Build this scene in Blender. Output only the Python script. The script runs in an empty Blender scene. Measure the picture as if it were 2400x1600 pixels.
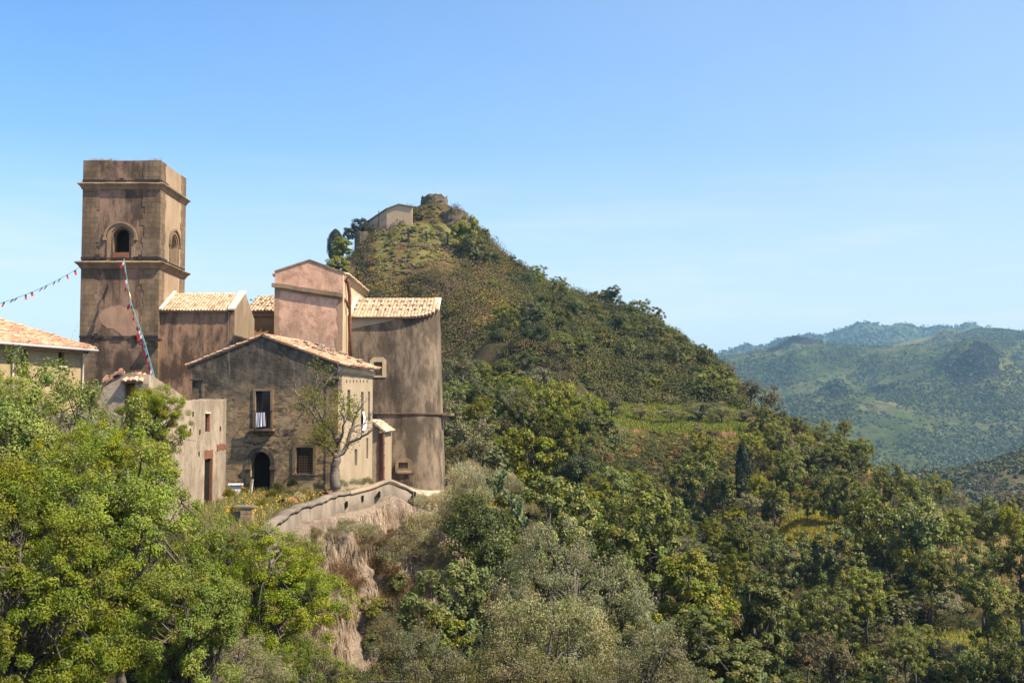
import bpy, math, random
import numpy as np
from mathutils import Vector, noise as mnoise
from mathutils.geometry import tessellate_polygon
PI = math.pi
S = bpy.context.scene

# ------------------------------------------------------------------ camera, sky, sun, exposure
F = 2800.0            # focal length in photograph pixels (2400 wide)
HOR = 970.0           # row of the horizon
PITCH = math.atan((HOR - 800) / F)
cd = bpy.data.cameras.new('camera'); cam = bpy.data.objects.new('camera', cd); S.collection.objects.link(cam)
cd.sensor_width = 36; cd.lens = F / 2400 * 36; cd.clip_start = 0.1; cd.clip_end = 60000
cam.location = (0, 0, 0); cam.rotation_euler = (PI / 2 + PITCH, 0, 0)
S.camera = cam
SUN_EL, SUN_AZ = math.radians(52), math.radians(24)      # azimuth from +X towards the camera side (-Y)
sun_dir = Vector((math.cos(SUN_EL) * math.cos(SUN_AZ), -math.cos(SUN_EL) * math.sin(SUN_AZ), math.sin(SUN_EL)))
sl = bpy.data.lights.new('sun', 'SUN'); sl.energy = 5.0; sl.angle = math.radians(0.5); sl.color = (1, 0.87, 0.67)
so = bpy.data.objects.new('sun', sl); S.collection.objects.link(so)
so.rotation_euler = sun_dir.to_track_quat('Z', 'Y').to_euler()
wd = bpy.data.worlds.new('World'); S.world = wd; wd.use_nodes = True
nt = wd.node_tree; nt.nodes.clear()
wo = nt.nodes.new('ShaderNodeOutputWorld'); bg = nt.nodes.new('ShaderNodeBackground')
sky = nt.nodes.new('ShaderNodeTexSky'); sky.sky_type = 'NISHITA'; sky.sun_disc = False
sky.sun_elevation = SUN_EL; sky.sun_rotation = PI / 2 + SUN_AZ
sky.altitude = 300; sky.air_density = 1.0; sky.dust_density = 1.3; sky.ozone_density = 1.5
hs = nt.nodes.new('ShaderNodeHueSaturation'); hs.inputs['Saturation'].default_value = 1.32; hs.inputs['Hue'].default_value = .506
nt.links.new(sky.outputs[0], hs.inputs['Color'])
# a few thin wisps of cloud low over the far mountains
tc = nt.nodes.new('ShaderNodeTexCoord'); mp = nt.nodes.new('ShaderNodeMapping'); mp.inputs['Scale'].default_value = (5, 5, 42)
nz = nt.nodes.new('ShaderNodeTexNoise'); nz.inputs['Scale'].default_value = 1.0; nz.inputs['Detail'].default_value = 6; nz.inputs['Roughness'].default_value = .6
sp = nt.nodes.new('ShaderNodeSeparateXYZ')
nt.links.new(tc.outputs['Generated'], mp.inputs[0]); nt.links.new(mp.outputs[0], nz.inputs['Vector']); nt.links.new(tc.outputs['Generated'], sp.inputs[0])
r1 = nt.nodes.new('ShaderNodeMapRange'); r1.inputs[1].default_value = .50; r1.inputs[2].default_value = .70; nt.links.new(nz.outputs[0], r1.inputs[0])
r2 = nt.nodes.new('ShaderNodeMapRange'); r2.inputs[1].default_value = .22; r2.inputs[2].default_value = .09; nt.links.new(sp.outputs[2], r2.inputs[0])
mu = nt.nodes.new('ShaderNodeMath'); mu.operation = 'MULTIPLY'; nt.links.new(r1.outputs[0], mu.inputs[0]); nt.links.new(r2.outputs[0], mu.inputs[1])
mu2 = nt.nodes.new('ShaderNodeMath'); mu2.operation = 'MULTIPLY'; mu2.inputs[1].default_value = .42; nt.links.new(mu.outputs[0], mu2.inputs[0])
mxw = nt.nodes.new('ShaderNodeMixRGB'); nt.links.new(mu2.outputs[0], mxw.inputs[0]); mxw.inputs[2].default_value = (4.9, 4.6, 4.7, 1)
# pale air near the horizon and a thin veil of high cloud towards the right
hz_ = nt.nodes.new('ShaderNodeMapRange'); hz_.inputs[1].default_value = .22; hz_.inputs[2].default_value = -.02; hz_.inputs[4].default_value = .8; nt.links.new(sp.outputs[2], hz_.inputs[0])
mh = nt.nodes.new('ShaderNodeMixRGB'); nt.links.new(hz_.outputs[0], mh.inputs[0]); nt.links.new(hs.outputs[0], mh.inputs[1]); mh.inputs[2].default_value = (4.15, 4.1, 4.4, 1)
vx = nt.nodes.new('ShaderNodeMapRange'); vx.inputs[1].default_value = -.35; vx.inputs[2].default_value = .42; vx.inputs[3].default_value = 0; vx.inputs[4].default_value = .36; nt.links.new(sp.outputs[0], vx.inputs[0])
nv_ = nt.nodes.new('ShaderNodeTexNoise'); nv_.inputs['Scale'].default_value = 3.5; nv_.inputs['Detail'].default_value = 6; nv_.inputs['Distortion'].default_value = .8; nt.links.new(tc.outputs['Generated'], nv_.inputs['Vector'])
nr_ = nt.nodes.new('ShaderNodeMapRange'); nr_.inputs[1].default_value = .3; nr_.inputs[2].default_value = .7; nr_.inputs[3].default_value = .8; nr_.inputs[4].default_value = 1.15; nt.links.new(nv_.outputs[0], nr_.inputs[0])
vm = nt.nodes.new('ShaderNodeMath'); vm.operation = 'MULTIPLY'; nt.links.new(vx.outputs[0], vm.inputs[0]); nt.links.new(nr_.outputs[0], vm.inputs[1])
mv = nt.nodes.new('ShaderNodeMixRGB'); nt.links.new(vm.outputs[0], mv.inputs[0]); nt.links.new(mh.outputs[0], mv.inputs[1]); mv.inputs[2].default_value = (3.2, 3.8, 4.4, 1)
nt.links.new(mv.outputs[0], mxw.inputs[1]); nt.links.new(mxw.outputs[0], bg.inputs[0]); bg.inputs[1].default_value = 0.108
nt.links.new(bg.outputs[0], wo.inputs[0])
S.view_settings.view_transform = 'Standard'; S.view_settings.look = 'None'; S.view_settings.gamma = 1; S.view_settings.exposure = 1.12
S.cycles.use_denoising = True
S.cycles.max_bounces = 5; S.cycles.diffuse_bounces = 1; S.cycles.transmission_bounces = 2; S.cycles.volume_bounces = 0; S.cycles.transparent_max_bounces = 4

# ------------------------------------------------------------------ geometry helpers
_cp, _sp = math.cos(PITCH), math.sin(PITCH)
def ray(px, py):
    a, b = (px - 1200) / F, (800 - py) / F
    return Vector((a, _cp - b * _sp, _sp + b * _cp))
def W(px, py, D):
    "world point seen at pixel (px,py) of the photograph at distance D along +Y"
    r = ray(px, py); return r * (D / r.y)
def ztop(py, D): return W(1200, py, D).z
def tag(o, label=None, cat=None, group=None, kind=None):
    if label: o['label'] = label
    if cat: o['category'] = cat
    if group: o['group'] = group
    if kind: o['kind'] = kind
    return o
def empty(name, loc, label, cat, group=None):
    o = bpy.data.objects.new(name, None); S.collection.objects.link(o); o.location = loc
    o.empty_display_size = .3
    return tag(o, label, cat, group)
class MB:
    def __init__(s): s.v = []; s.f = []; s.c = []
    def add(s, vs, fs, col=None):
        b = len(s.v); s.v += [tuple(p) for p in vs]; s.f += [tuple(i + b for i in f) for f in fs]
        s.c += [col or (1, 1, 1)] * len(vs); return s
    def quad(s, a, b, c, d, col=None): return s.add([a, b, c, d], [(0, 1, 2, 3)], col)
    def box(s, c, size, rz=0, col=None, tilt=None):
        hx, hy, hz = size[0] / 2, size[1] / 2, size[2] / 2; vs = []
        for z in (-hz, hz):
            for x, y in ((-hx, -hy), (hx, -hy), (hx, hy), (-hx, hy)):
                v = Vector((x, y, z))
                if tilt: v.rotate(tilt)
                X = v.x * math.cos(rz) - v.y * math.sin(rz); Y = v.x * math.sin(rz) + v.y * math.cos(rz)
                vs.append((c[0] + X, c[1] + Y, c[2] + v.z))
        return s.add(vs, [(0, 3, 2, 1), (4, 5, 6, 7), (0, 1, 5, 4), (1, 2, 6, 5), (2, 3, 7, 6), (3, 0, 4, 7)], col)
    def tube(s, pts, rad, n=6, col=None, cap=True):
        pts = [Vector(p) for p in pts]
        if not hasattr(rad, '__len__'): rad = [rad] * len(pts)
        vs = []; up = Vector((0.13, .31, .94))
        for i, p in enumerate(pts):
            d = (pts[min(i + 1, len(pts) - 1)] - pts[max(i - 1, 0)])
            if d.length < 1e-6: d = Vector((0, 0, 1))
            d.normalize(); x = d.cross(up)
            if x.length < .1: x = d.cross(Vector((1, 0, 0)))
            x.normalize(); y = d.cross(x)
            for k in range(n):
                a = 2 * PI * k / n; vs.append(p + (x * math.cos(a) + y * math.sin(a)) * rad[i])
        fs = [(i * n + k, i * n + (k + 1) % n, (i + 1) * n + (k + 1) % n, (i + 1) * n + k) for i in range(len(pts) - 1) for k in range(n)]
        if cap: fs += [tuple(range(n))[::-1], tuple((len(pts) - 1) * n + k for k in range(n))]
        return s.add(vs, fs, col)
    def build(s, name, mat, parent=None, smooth=False, col=False):
        me = bpy.data.meshes.new(name); me.from_pydata(s.v, [], s.f); me.materials.append(mat)
        if col:
            at = me.color_attributes.new('Col', 'FLOAT_COLOR', 'POINT')
            at.data.foreach_set('color', np.hstack([np.array(s.c, dtype=np.float32), np.ones((len(s.c), 1), np.float32)]).ravel())
        if smooth: me.polygons.foreach_set('use_smooth', [True] * len(me.polygons))
        o = bpy.data.objects.new(name, me); S.collection.objects.link(o)
        if parent:
            o.parent = parent; o.location = -parent_world(parent)
        return o
def parent_world(p):
    v = Vector(p.location)
    while p.parent: p = p.parent; v = v + Vector(p.location)
    return v
def np_mesh(name, V, Q, C, mat, smooth=False):
    "fast mesh from numpy arrays: verts (n,3), quads (m,4), colours (n,3)"
    me = bpy.data.meshes.new(name); n, m, k = len(V), len(Q), Q.shape[1]
    me.vertices.add(n); me.vertices.foreach_set('co', V.astype(np.float32).ravel())
    me.loops.add(m * k); me.loops.foreach_set('vertex_index', Q.astype(np.int32).ravel())
    me.polygons.add(m); me.polygons.foreach_set('loop_start', np.arange(0, m * k, k, dtype=np.int32))
    me.polygons.foreach_set('loop_total', np.full(m, k, dtype=np.int32))
    if smooth: me.polygons.foreach_set('use_smooth', np.ones(m, dtype=bool))
    me.update(calc_edges=True)
    if C is not None:
        at = me.color_attributes.new('Col', 'FLOAT_COLOR', 'POINT')
        at.data.foreach_set('color', np.hstack([C, np.ones((n, 1))]).astype(np.float32).ravel())
    me.materials.append(mat); return me
def link(me, name, parent=None):
    o = bpy.data.objects.new(name, me); S.collection.objects.link(o)
    if parent: o.parent = parent
    return o

class Frame:
    "an upright wall plane: origin (x,y), direction angle th; n points out of the wall"
    def __init__(s, x, y, th):
        s.o = Vector((x, y, 0)); s.u = Vector((math.cos(th), math.sin(th), 0)); s.n = Vector((math.sin(th), -math.cos(th), 0)); s.th = th
    def proj(s, px, py):
        r = ray(px, py); t = s.o.dot(s.n) / r.dot(s.n); p = r * t
        return ((p - s.o).dot(s.u), p.z)
    def P(s, u, z, off=0.0): return s.o + s.u * u + s.n * off + Vector((0, 0, z))
    def poly(s, pts): return [s.proj(*p) for p in pts]
    def rect(s, x0, y0, x1, y1):
        u0, _ = s.proj(x0, (y0 + y1) / 2); u1, _ = s.proj(x1, (y0 + y1) / 2); xm = (x0 + x1) / 2
        za = s.proj(xm, y0)[1]; zb = s.proj(xm, y1)[1]
        return (min(u0, u1), min(za, zb), max(u0, u1), max(za, zb))
def rpoly(r): return [(r[0], r[1]), (r[2], r[1]), (r[2], r[3]), (r[0], r[3])]
def arch(r, rise=None, n=10):
    u0, z0, u1, z1 = r; h = (u1 - u0) / 2; rise = h if rise is None else rise
    c = (u0 + u1) / 2; zs = z1 - rise
    return [(u0, z0), (u1, z0)] + [(c + h * math.cos(PI * k / n), zs + rise * math.sin(PI * k / n)) for k in range(0, n + 1)]
def grow(r, a, b=None, c=None):
    b = a if b is None else b; c = a if c is None else c
    return (r[0] - a, r[1] - c, r[2] + a, r[3] + b)
def rough(poly, step, amp, seed=1, lo=-1e9):
    rng = random.Random(seed); out = []
    for i, a in enumerate(poly):
        b = poly[(i + 1) % len(poly)]; L = math.dist(a, b); k = max(1, int(L / step))
        for j in range(k):
            t = j / k; w = 0 if (j == 0) else 1
            z = a[1] + (b[1] - a[1]) * t
            out.append((a[0] + (b[0] - a[0]) * t + w * rng.uniform(-amp, amp), z + (w * rng.uniform(-amp, amp) if z > lo else 0)))
    return out
def slab(mb, fr, outer, holes=(), t=.4, off=0.0, col=None):
    loops = [outer] + list(holes); tri = tessellate_polygon([[Vector((u, z, 0)) for u, z in l] for l in loops])
    flat = [p for l in loops for p in l]; n = len(flat)
    vs = [fr.P(u, z, off) for u, z in flat] + [fr.P(u, z, off - t) for u, z in flat]; fs = []
    for a, b, c in tri:
        A, B, C = flat[a], flat[b], flat[c]; cr = (B[0] - A[0]) * (C[1] - A[1]) - (B[1] - A[1]) * (C[0] - A[0])
        if cr < 0: b, c = c, b
        fs += [(a, b, c), (n + a, n + c, n + b)]
    k = 0
    for li, l in enumerate(loops):
        m = len(l); ar = sum(l[i][0] * l[(i + 1) % m][1] - l[(i + 1) % m][0] * l[i][1] for i in range(m))
        flip = (ar > 0) == (li == 0)
        for i in range(m):
            a, b = k + i, k + (i + 1) % m
            fs.append((a, n + a, n + b, b) if flip else (b, n + b, n + a, a))
        k += m
    mb.add(vs, fs, col); return mb

# ------------------------------------------------------------------ materials
class NT:
    def __init__(s, name, rough=.9, spec=.15):
        s.m = bpy.data.materials.new(name); s.m.use_nodes = True; s.t = s.m.node_tree
        s.b = s.t.nodes['Principled BSDF']; s.b.inputs['Roughness'].default_value = rough; s.b.inputs['Specular IOR Level'].default_value = spec
        s.g = None
    def n(s, ty, **kw):
        x = s.t.nodes.new(ty)
        for k, v in kw.items(): setattr(x, k, v)
        return x
    def l(s, a, b): s.t.links.new(a, b)
    def pos(s, scale=(1, 1, 1), obj=False):
        if obj: src = s.n('ShaderNodeTexCoord').outputs['Object']
        else: src = s.n('ShaderNodeNewGeometry').outputs['Position']
        mp = s.n('ShaderNodeMapping'); mp.inputs['Scale'].default_value = scale; s.l(src, mp.inputs[0]); return mp.outputs[0]
    def noise(s, scale, detail=5, rough=.6, stretch=(1, 1, 1), dist=0, obj=False):
        x = s.n('ShaderNodeTexNoise'); x.inputs['Scale'].default_value = scale; x.inputs['Detail'].default_value = detail
        x.inputs['Roughness'].default_value = rough; x.inputs['Distortion'].default_value = dist
        s.l(s.pos(stretch, obj), x.inputs['Vector']); return x.outputs[0]
    def mr(s, v, a, b, c=0, d=1):
        x = s.n('ShaderNodeMapRange'); s.l(v, x.inputs[0])
        for i, q in enumerate((a, b, c, d)): x.inputs[i + 1].default_value = q
        return x.outputs[0]
    def mix(s, f, a, b, mode='MIX'):
        x = s.n('ShaderNodeMixRGB', blend_type=mode)
        for i, q in enumerate((f, a, b)):
            if isinstance(q, (int, float)): x.inputs[i].default_value = q
            elif isinstance(q, tuple): x.inputs[i].default_value = (*q, 1) if len(q) == 3 else q
            else: s.l(q, x.inputs[i])
        return x.outputs[0]
    def math(s, op, a, b):
        x = s.n('ShaderNodeMath', operation=op)
        for i, q in enumerate((a, b)):
            if isinstance(q, (int, float)): x.inputs[i].default_value = q
            else: s.l(q, x.inputs[i])
        return x.outputs[0]
    def bump(s, h, strength=.5, dist=.03):
        x = s.n('ShaderNodeBump'); x.inputs['Strength'].default_value = strength; x.inputs['Distance'].default_value = dist
        s.l(h, x.inputs['Height']); s.l(x.outputs[0], s.b.inputs['Normal'])
    def out(s, c):
        if isinstance(c, tuple): s.b.inputs['Base Color'].default_value = (*c, 1)
        else: s.l(c, s.b.inputs['Base Color'])
        return s.m
    def z(s):
        x = s.n('ShaderNodeSeparateXYZ'); g = s.n('ShaderNodeNewGeometry'); s.l(g.outputs['Position'], x.inputs[0]); return x.outputs[2]
def plaster(name, base, pale, dark, patch=.5, streak=.5, fine=6, stone=None, blocks=None, zlo=None):
    "old render: broad patches, vertical rain streaks, speckle, bump"
    k = NT(name)
    base, pale, dark = [tuple(q * w for q, w in zip(v, (.93, .905, .81))) for v in (base, pale, dark)]
    if stone: stone = tuple(q * w for q, w in zip(stone, (.93, .905, .81)))
    c = k.mix(k.mr(k.noise(.55, 8, .68, dist=.1), .42, .58), base, pale)
    if stone:
        c = k.mix(k.math('MULTIPLY', k.mr(k.noise(1.5, 10, .74, dist=.1), .5, .56), .8), c, stone)
    c = k.mix(k.math('MULTIPLY', k.mr(k.noise(1.15, 10, .74, (1, 1, .24)), .48, .62), streak), c, dark)
    c = k.mix(k.math('MULTIPLY', k.mr(k.noise(.38, 9, .7, (1, 1, .55), .12), .47, .57), patch), c, dark)
    fl = k.mr(k.noise(2.3, 12, .78), .63, .65); c = k.mix(k.math('MULTIPLY', fl, .55), c, tuple(min(.6, q * 1.25) for q in pale)); fl2 = k.mr(k.noise(3.1, 12, .8, (1, 1, .7)), .64, .655); c = k.mix(k.math('MULTIPLY', fl2, .7), c, tuple(q * .55 for q in base))
    sp = k.noise(22, 4, .75)
    c = k.mix(1.0, c, k.mix(k.mr(sp, .3, .7), (.80, .79, .78), (1.17, 1.16, 1.15)), 'MULTIPLY')
    c = k.mix(k.mr(k.noise(fine, 5, .7), .62, .72, 0, .45), c, dark)
    h = k.math('ADD', k.math('ADD', k.noise(3, 8, .7), k.math('MULTIPLY', fl2, -.5)), k.math('MULTIPLY', sp, .35))
    if blocks:
        br = k.n('ShaderNodeTexBrick'); br.inputs['Scale'].default_value = 1; br.inputs['Mortar Size'].default_value = .012; br.inputs['Mortar Smooth'].default_value = .3
        br.inputs['Brick Width'].default_value = blocks[0]; br.inputs['Row Height'].default_value = blocks[1]
        br.inputs['Color1'].default_value = (.84, .84, .84, 1); br.inputs['Color2'].default_value = (1.14, 1.12, 1.06, 1); br.inputs['Mortar'].default_value = (.55, .53, .5, 1); br.inputs['Bias'].default_value = 0
        g = k.n('ShaderNodeNewGeometry'); sx = k.n('ShaderNodeSeparateXYZ'); k.l(g.outputs['Position'], sx.inputs[0])
        cx = k.n('ShaderNodeCombineXYZ'); k.l(k.math('ADD', sx.outputs[0], sx.outputs[1]), cx.inputs[0])
        k.l(k.math('ADD', sx.outputs[2], k.math('MULTIPLY', k.noise(.8, 2), .08)), cx.inputs[1]); k.l(cx.outputs[0], br.inputs['Vector'])
        c = k.mix(1.0, c, br.outputs['Color'], 'MULTIPLY')
        h = k.math('SUBTRACT', h, br.outputs['Fac'])
    k.bump(h, .6, .04)
    return k.out(c)
def simple(name, col, var=.25, scale=8, rough=.85, spec=.2, metal=0, bump=.3):
    k = NT(name, rough, spec); k.b.inputs['Metallic'].default_value = metal
    lo = tuple(x * (1 - var) for x in col); hi = tuple(x * (1 + var) for x in col)
    nn = k.noise(scale, 5, .65)
    if bump: k.bump(nn, bump, .02)
    return k.out(k.mix(k.mr(nn, .3, .7), lo, hi))
def attr_mat(name, rough=.8, spec=.2, trans=0.0, scale=None, var=.3, bump=0, objvar=0.0, noisecol=None):
    k = NT(name, rough, spec); a = k.n('ShaderNodeAttribute', attribute_name='Col'); c = a.outputs['Color']
    if scale:
        c = k.mix(1.0, c, k.mix(k.mr(k.noise(scale, 5, .7), .3, .7), (1 - var,) * 3, (1 + var,) * 3), 'MULTIPLY')
    if objvar:
        oi = k.n('ShaderNodeObjectInfo'); hsn = k.n('ShaderNodeHueSaturation')
        k.l(k.mr(oi.outputs['Random'], 0, 1, .5 - .011 * objvar, .5 + .005 * objvar), hsn.inputs['Hue'])
        k.l(k.mr(oi.outputs['Random'], 0, 1, 1 + .08 * objvar, 1 - .12 * objvar), hsn.inputs['Saturation'])
        r2 = k.math('FRACT', k.math('MULTIPLY', oi.outputs['Random'], 37.7), 0)
        k.l(k.mr(r2, 0, 1, 1 - .22 * objvar, 1 + .22 * objvar), hsn.inputs['Value'])
        k.l(c, hsn.inputs['Color']); c = hsn.outputs[0]
    if bump: k.bump(k.noise(bump, 6, .7), .6, .05)
    k.out(c)
    if trans:
        tr = k.n('ShaderNodeBsdfTranslucent'); mx = k.n('ShaderNodeMixShader'); mx.inputs[0].default_value = trans
        k.l(k.mix(1.0, c, (1.3, 1.25, .4), 'MULTIPLY'), tr.inputs[0]); k.l(k.b.outputs[0], mx.inputs[1]); k.l(tr.outputs[0], mx.inputs[2])
        k.l(mx.outputs[0], k.t.nodes['Material Output'].inputs[0])
    return k.m
M = {}
M['leaf'] = attr_mat('leaf', .55, .3, trans=.28, objvar=1.7)
M['scrub'] = attr_mat('scrub', .7, .2, trans=.15)
M['bark'] = simple('bark', (.10, .085, .07), .4, 14, bump=.8)
M['pale_bark'] = simple('pale_bark', (.26, .22, .19), .35, 14, bump=.6)
M['cactus'] = attr_mat('cactus', .55, .3, scale=3, var=.25)
M['tower_plaster'] = plaster('tower_plaster', (.245, .165, .127), (.285, .192, .148), (.06, .046, .037), .9, .9)
M['tower_stone'] = plaster('tower_stone', (.235, .172, .123), (.19, .142, .106), (.085, .066, .052), .6, .6, blocks=(.62, .34))
M['tower_light'] = plaster('tower_light', (.36, .27, .20), (.40, .30, .22), (.2, .15, .11), .3, .4)
M['new_render'] = plaster('new_render', (.40, .26, .19), (.36, .235, .175), (.22, .15, .12), .4, .6)
M['moulding'] = plaster('moulding', (.24, .17, .12), (.30, .22, .15), (.09, .07, .055), .5, .5)
M['rust_wall'] = plaster('rust_wall', (.33, .21, .15), (.30, .19, .138), (.06, .043, .035), .9, .85)
M['buttress'] = plaster('buttress', (.30, .235, .18), (.36, .28, .22), (.14, .11, .085), .3, .3)
M['ochre'] = plaster('ochre', (.44, .25, .12), (.5, .3, .15), (.2, .12, .07), .4, .5)
M['pink'] = plaster('pink', (.72, .46, .36), (.60, .38, .295), (.22, .145, .115), .45, .3, stone=(.43, .255, .19))
M['cream'] = plaster('cream', (.50, .40, .28), (.56, .45, .33), (.3, .24, .17), .3, .4)
M['apse_wall'] = plaster('apse_wall', (.255, .20, .162), (.20, .158, .128), (.058, .046, .038), .8, .95)
M['apse_patch'] = plaster('apse_patch', (.42, .35, .29), (.46, .38, .32), (.3, .25, .2), .3, .3)
M['right_wall'] = plaster('right_wall', (.355, .29, .225), (.41, .335, .26), (.27, .22, .16), .35, .35)
M['ruin_wall'] = plaster('ruin_wall', (.34, .285, .235), (.42, .35, .29), (.14, .115, .095), .45, .4, stone=(.27, .215, .17))
M['yellow_wall'] = plaster('yellow_wall', (.37, .295, .19), (.42, .335, .22), (.28, .22, .15), .3, .3)
M['parapet'] = plaster('parapet', (.215, .185, .165), (.26, .22, .195), (.10, .085, .075), .6, .5)
M['coping'] = plaster('coping', (.31, .245, .20), (.36, .285, .235), (.16, .125, .105), .5, .4)
M['rubble'] = plaster('rubble', (.26, .2, .14), (.32, .25, .18), (.09, .07, .055), .5, .3, blocks=(.5, .28))
M['dark_rubble'] = plaster('dark_rubble', (.13, .11, .085), (.17, .14, .11), (.05, .042, .035), .5, .4, blocks=(.6, .35))
M['terrace_wall'] = plaster('terrace_wall', (.30, .17, .10), (.22, .13, .08), (.05, .04, .03), .6, .2, blocks=(.5, .25))
M['hill_house'] = plaster('hill_house', (.46, .35, .255), (.50, .38, .28), (.38, .29, .21), .2, .3)
M['verge'] = plaster('verge', (.60, .55, .49), (.66, .6, .54), (.4, .36, .31), .2, .2)
M['iron'] = simple('iron', (.028, .022, .022), .3, 6, .7, .3)
M['dark_fill'] = simple('dark_interior', (.02, .017, .015), .2, 2, .95, 0, bump=0)  # near-black colour standing in for the shade inside openings and holes
M['door_wood'] = simple('door_wood', (.02, .014, .012), .3, 4, .8, .15)
M['brick'] = plaster('brick', (.30, .135, .10), (.26, .12, .085), (.13, .07, .05), .3, .2, blocks=(.25, .08))
M['gutter'] = simple('gutter', (.45, .42, .40), .1, 3, .5, .4)
M['copper'] = simple('copper_pipe', (.20, .085, .055), .3, 5, .5, .4)
M['white_pipe'] = simple('white_pipe', (.62, .58, .54), .1, 3, .5, .4)
M['glass'] = simple('old_glass', (.03, .035, .035), .2, 2, .12, .6, bump=0)
M['wood'] = simple('wood_frame', (.09, .06, .045), .3, 6)
M['shutter'] = simple('green_shutter', (.035, .045, .035), .3, 6)
M['stone'] = simple('loose_stone', (.24, .18, .13), .5, 9, bump=.9)
M['red_cloth'] = simple('red_cloth', (.60, .035, .03), .1, 3)
M['white_cloth'] = simple('white_cloth', (.75, .74, .74), .06, 3)
M['green_cloth'] = simple('green_cloth', (.02, .28, .12), .1, 3)
M['string'] = simple('string', (.12, .35, .2), .1, 3)
M['path'] = plaster('pale_path', (.44, .37, .30), (.5, .43, .35), (.3, .25, .2), .4, .1)
M['tile'] = attr_mat('clay_tile', .85, .2, scale=9, var=.28)
def striped():
    k = NT('striped_cloth', .9, .1); w = k.n('ShaderNodeTexWave', wave_type='BANDS', bands_direction='X'); w.inputs['Scale'].default_value = 2.5; w.inputs['Distortion'].default_value = .6
    k.l(k.pos((1, 0, 0)), w.inputs['Vector']); return k.out(k.mix(k.mr(w.outputs[1], .22, .3), (.07, .05, .07), (.68, .68, .72)))
M['striped'] = striped()
def gable_mat():
    "weathered lime render: black-brown crust high under the gable, warm ochre below, ragged horizontal scabs"
    k = NT('weathered_gable'); z = k.z()
    low = k.mix(k.mr(k.noise(.9, 7, .66), .4, .6), (.33, .225, .12), (.42, .30, .165))
    scab = k.mr(k.noise(1.25, 8, .72, (1, 1, 2.8), .7), .49, .56)
    low = k.mix(k.math('MULTIPLY', scab, k.mr(k.noise(.4, 4, .6), .4, .6, .25, .95)), low, (.085, .068, .052))
    up = k.mix(k.mr(k.noise(1.7, 8, .7, (1, 1, .6)), .42, .66), (.058, .049, .039), (.19, .152, .11))
    e = k.math('ADD', z, k.math('MULTIPLY', k.math('SUBTRACT', k.noise(.8, 6, .7), .5), 3.4))
    c = k.mix(k.mr(e, .5, 1.5), low, up)
    c = k.mix(k.math('MULTIPLY', k.mr(k.noise(1.5, 6, .7, (1, 1, .1)), .5, .7), .35), c, (.12, .095, .07))
    ln = k.mr(k.noise(1.6, 3, .5, (1, 1, .12), 1.2), .66, .69)
    c = k.mix(k.math('MULTIPLY', ln, .45), c, (.34, .28, .2))
    sp = k.noise(20, 4, .75); c = k.mix(1.0, c, k.mix(k.mr(sp, .3, .7), (.78,) * 3, (1.2,) * 3), 'MULTIPLY')
    k.bump(k.math('ADD', k.noise(3, 8, .7), k.math('MULTIPLY', scab, .5)), .8, .06)
    return k.out(c)
M['gable'] = gable_mat()
def ground_mat():
    k = NT('earth_and_grass', .95, .05); a = k.n('ShaderNodeAttribute', attribute_name='Col')
    c = a.outputs['Color']
    c = k.mix(1.0, c, k.mix(k.mr(k.noise(.25, 8, .7), .3, .7), (.6, .62, .55), (1.4, 1.35, 1.3)), 'MULTIPLY')
    c = k.mix(1.0, c, k.mix(k.mr(k.noise(3.2, 8, .75), .3, .7), (.6,) * 3, (1.4,) * 3), 'MULTIPLY')
    k.bump(k.noise(1.4, 10, .75), 1.0, .5); return k.out(c)
M['ground'] = ground_mat()
def cliff_mat():
    k = NT('tufa_cliff', .95, .05)
    c = k.mix(k.mr(k.noise(1.5, 10, .75, (1, 1, .3), .3), .4, .62), (.31, .235, .175), (.52, .41, .31))
    c = k.mix(k.mr(k.noise(2.2, 9, .75, (1, 1, .22), .3), .56, .66), c, (.20, .165, .14))
    c = k.mix(k.mr(k.noise(.6, 7, .7), .52, .66), c, (.28, .19, .13))
    sp = k.noise(15, 6, .75, (1, 1, .3)); c = k.mix(1.0, c, k.mix(k.mr(sp, .3, .7), (.6,) * 3, (1.35,) * 3), 'MULTIPLY')
    k.bump(k.math('ADD', k.noise(2.2, 10, .75, (1, 1, .2)), sp), 1.0, .25); return k.out(c)
M['cliff'] = cliff_mat()
def mountain_mat():
    k = NT('mountain_scrub', .95, 0); a = k.n('ShaderNodeAttribute', attribute_name='Col'); c = a.outputs['Color']
    c = k.mix(1.0, c, k.mix(k.mr(k.noise(.008, 8, .65), .35, .65), (.62, .7, .6), (1.35, 1.25, 1.25)), 'MULTIPLY')
    c = k.mix(1.0, c, k.mix(k.mr(k.noise(.05, 8, .75), .35, .65), (.6,) * 3, (1.35,) * 3), 'MULTIPLY')
    k.bump(k.noise(.04, 10, .75), 1.0, 14); return k.out(c)
M['mountain'] = mountain_mat()
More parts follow.
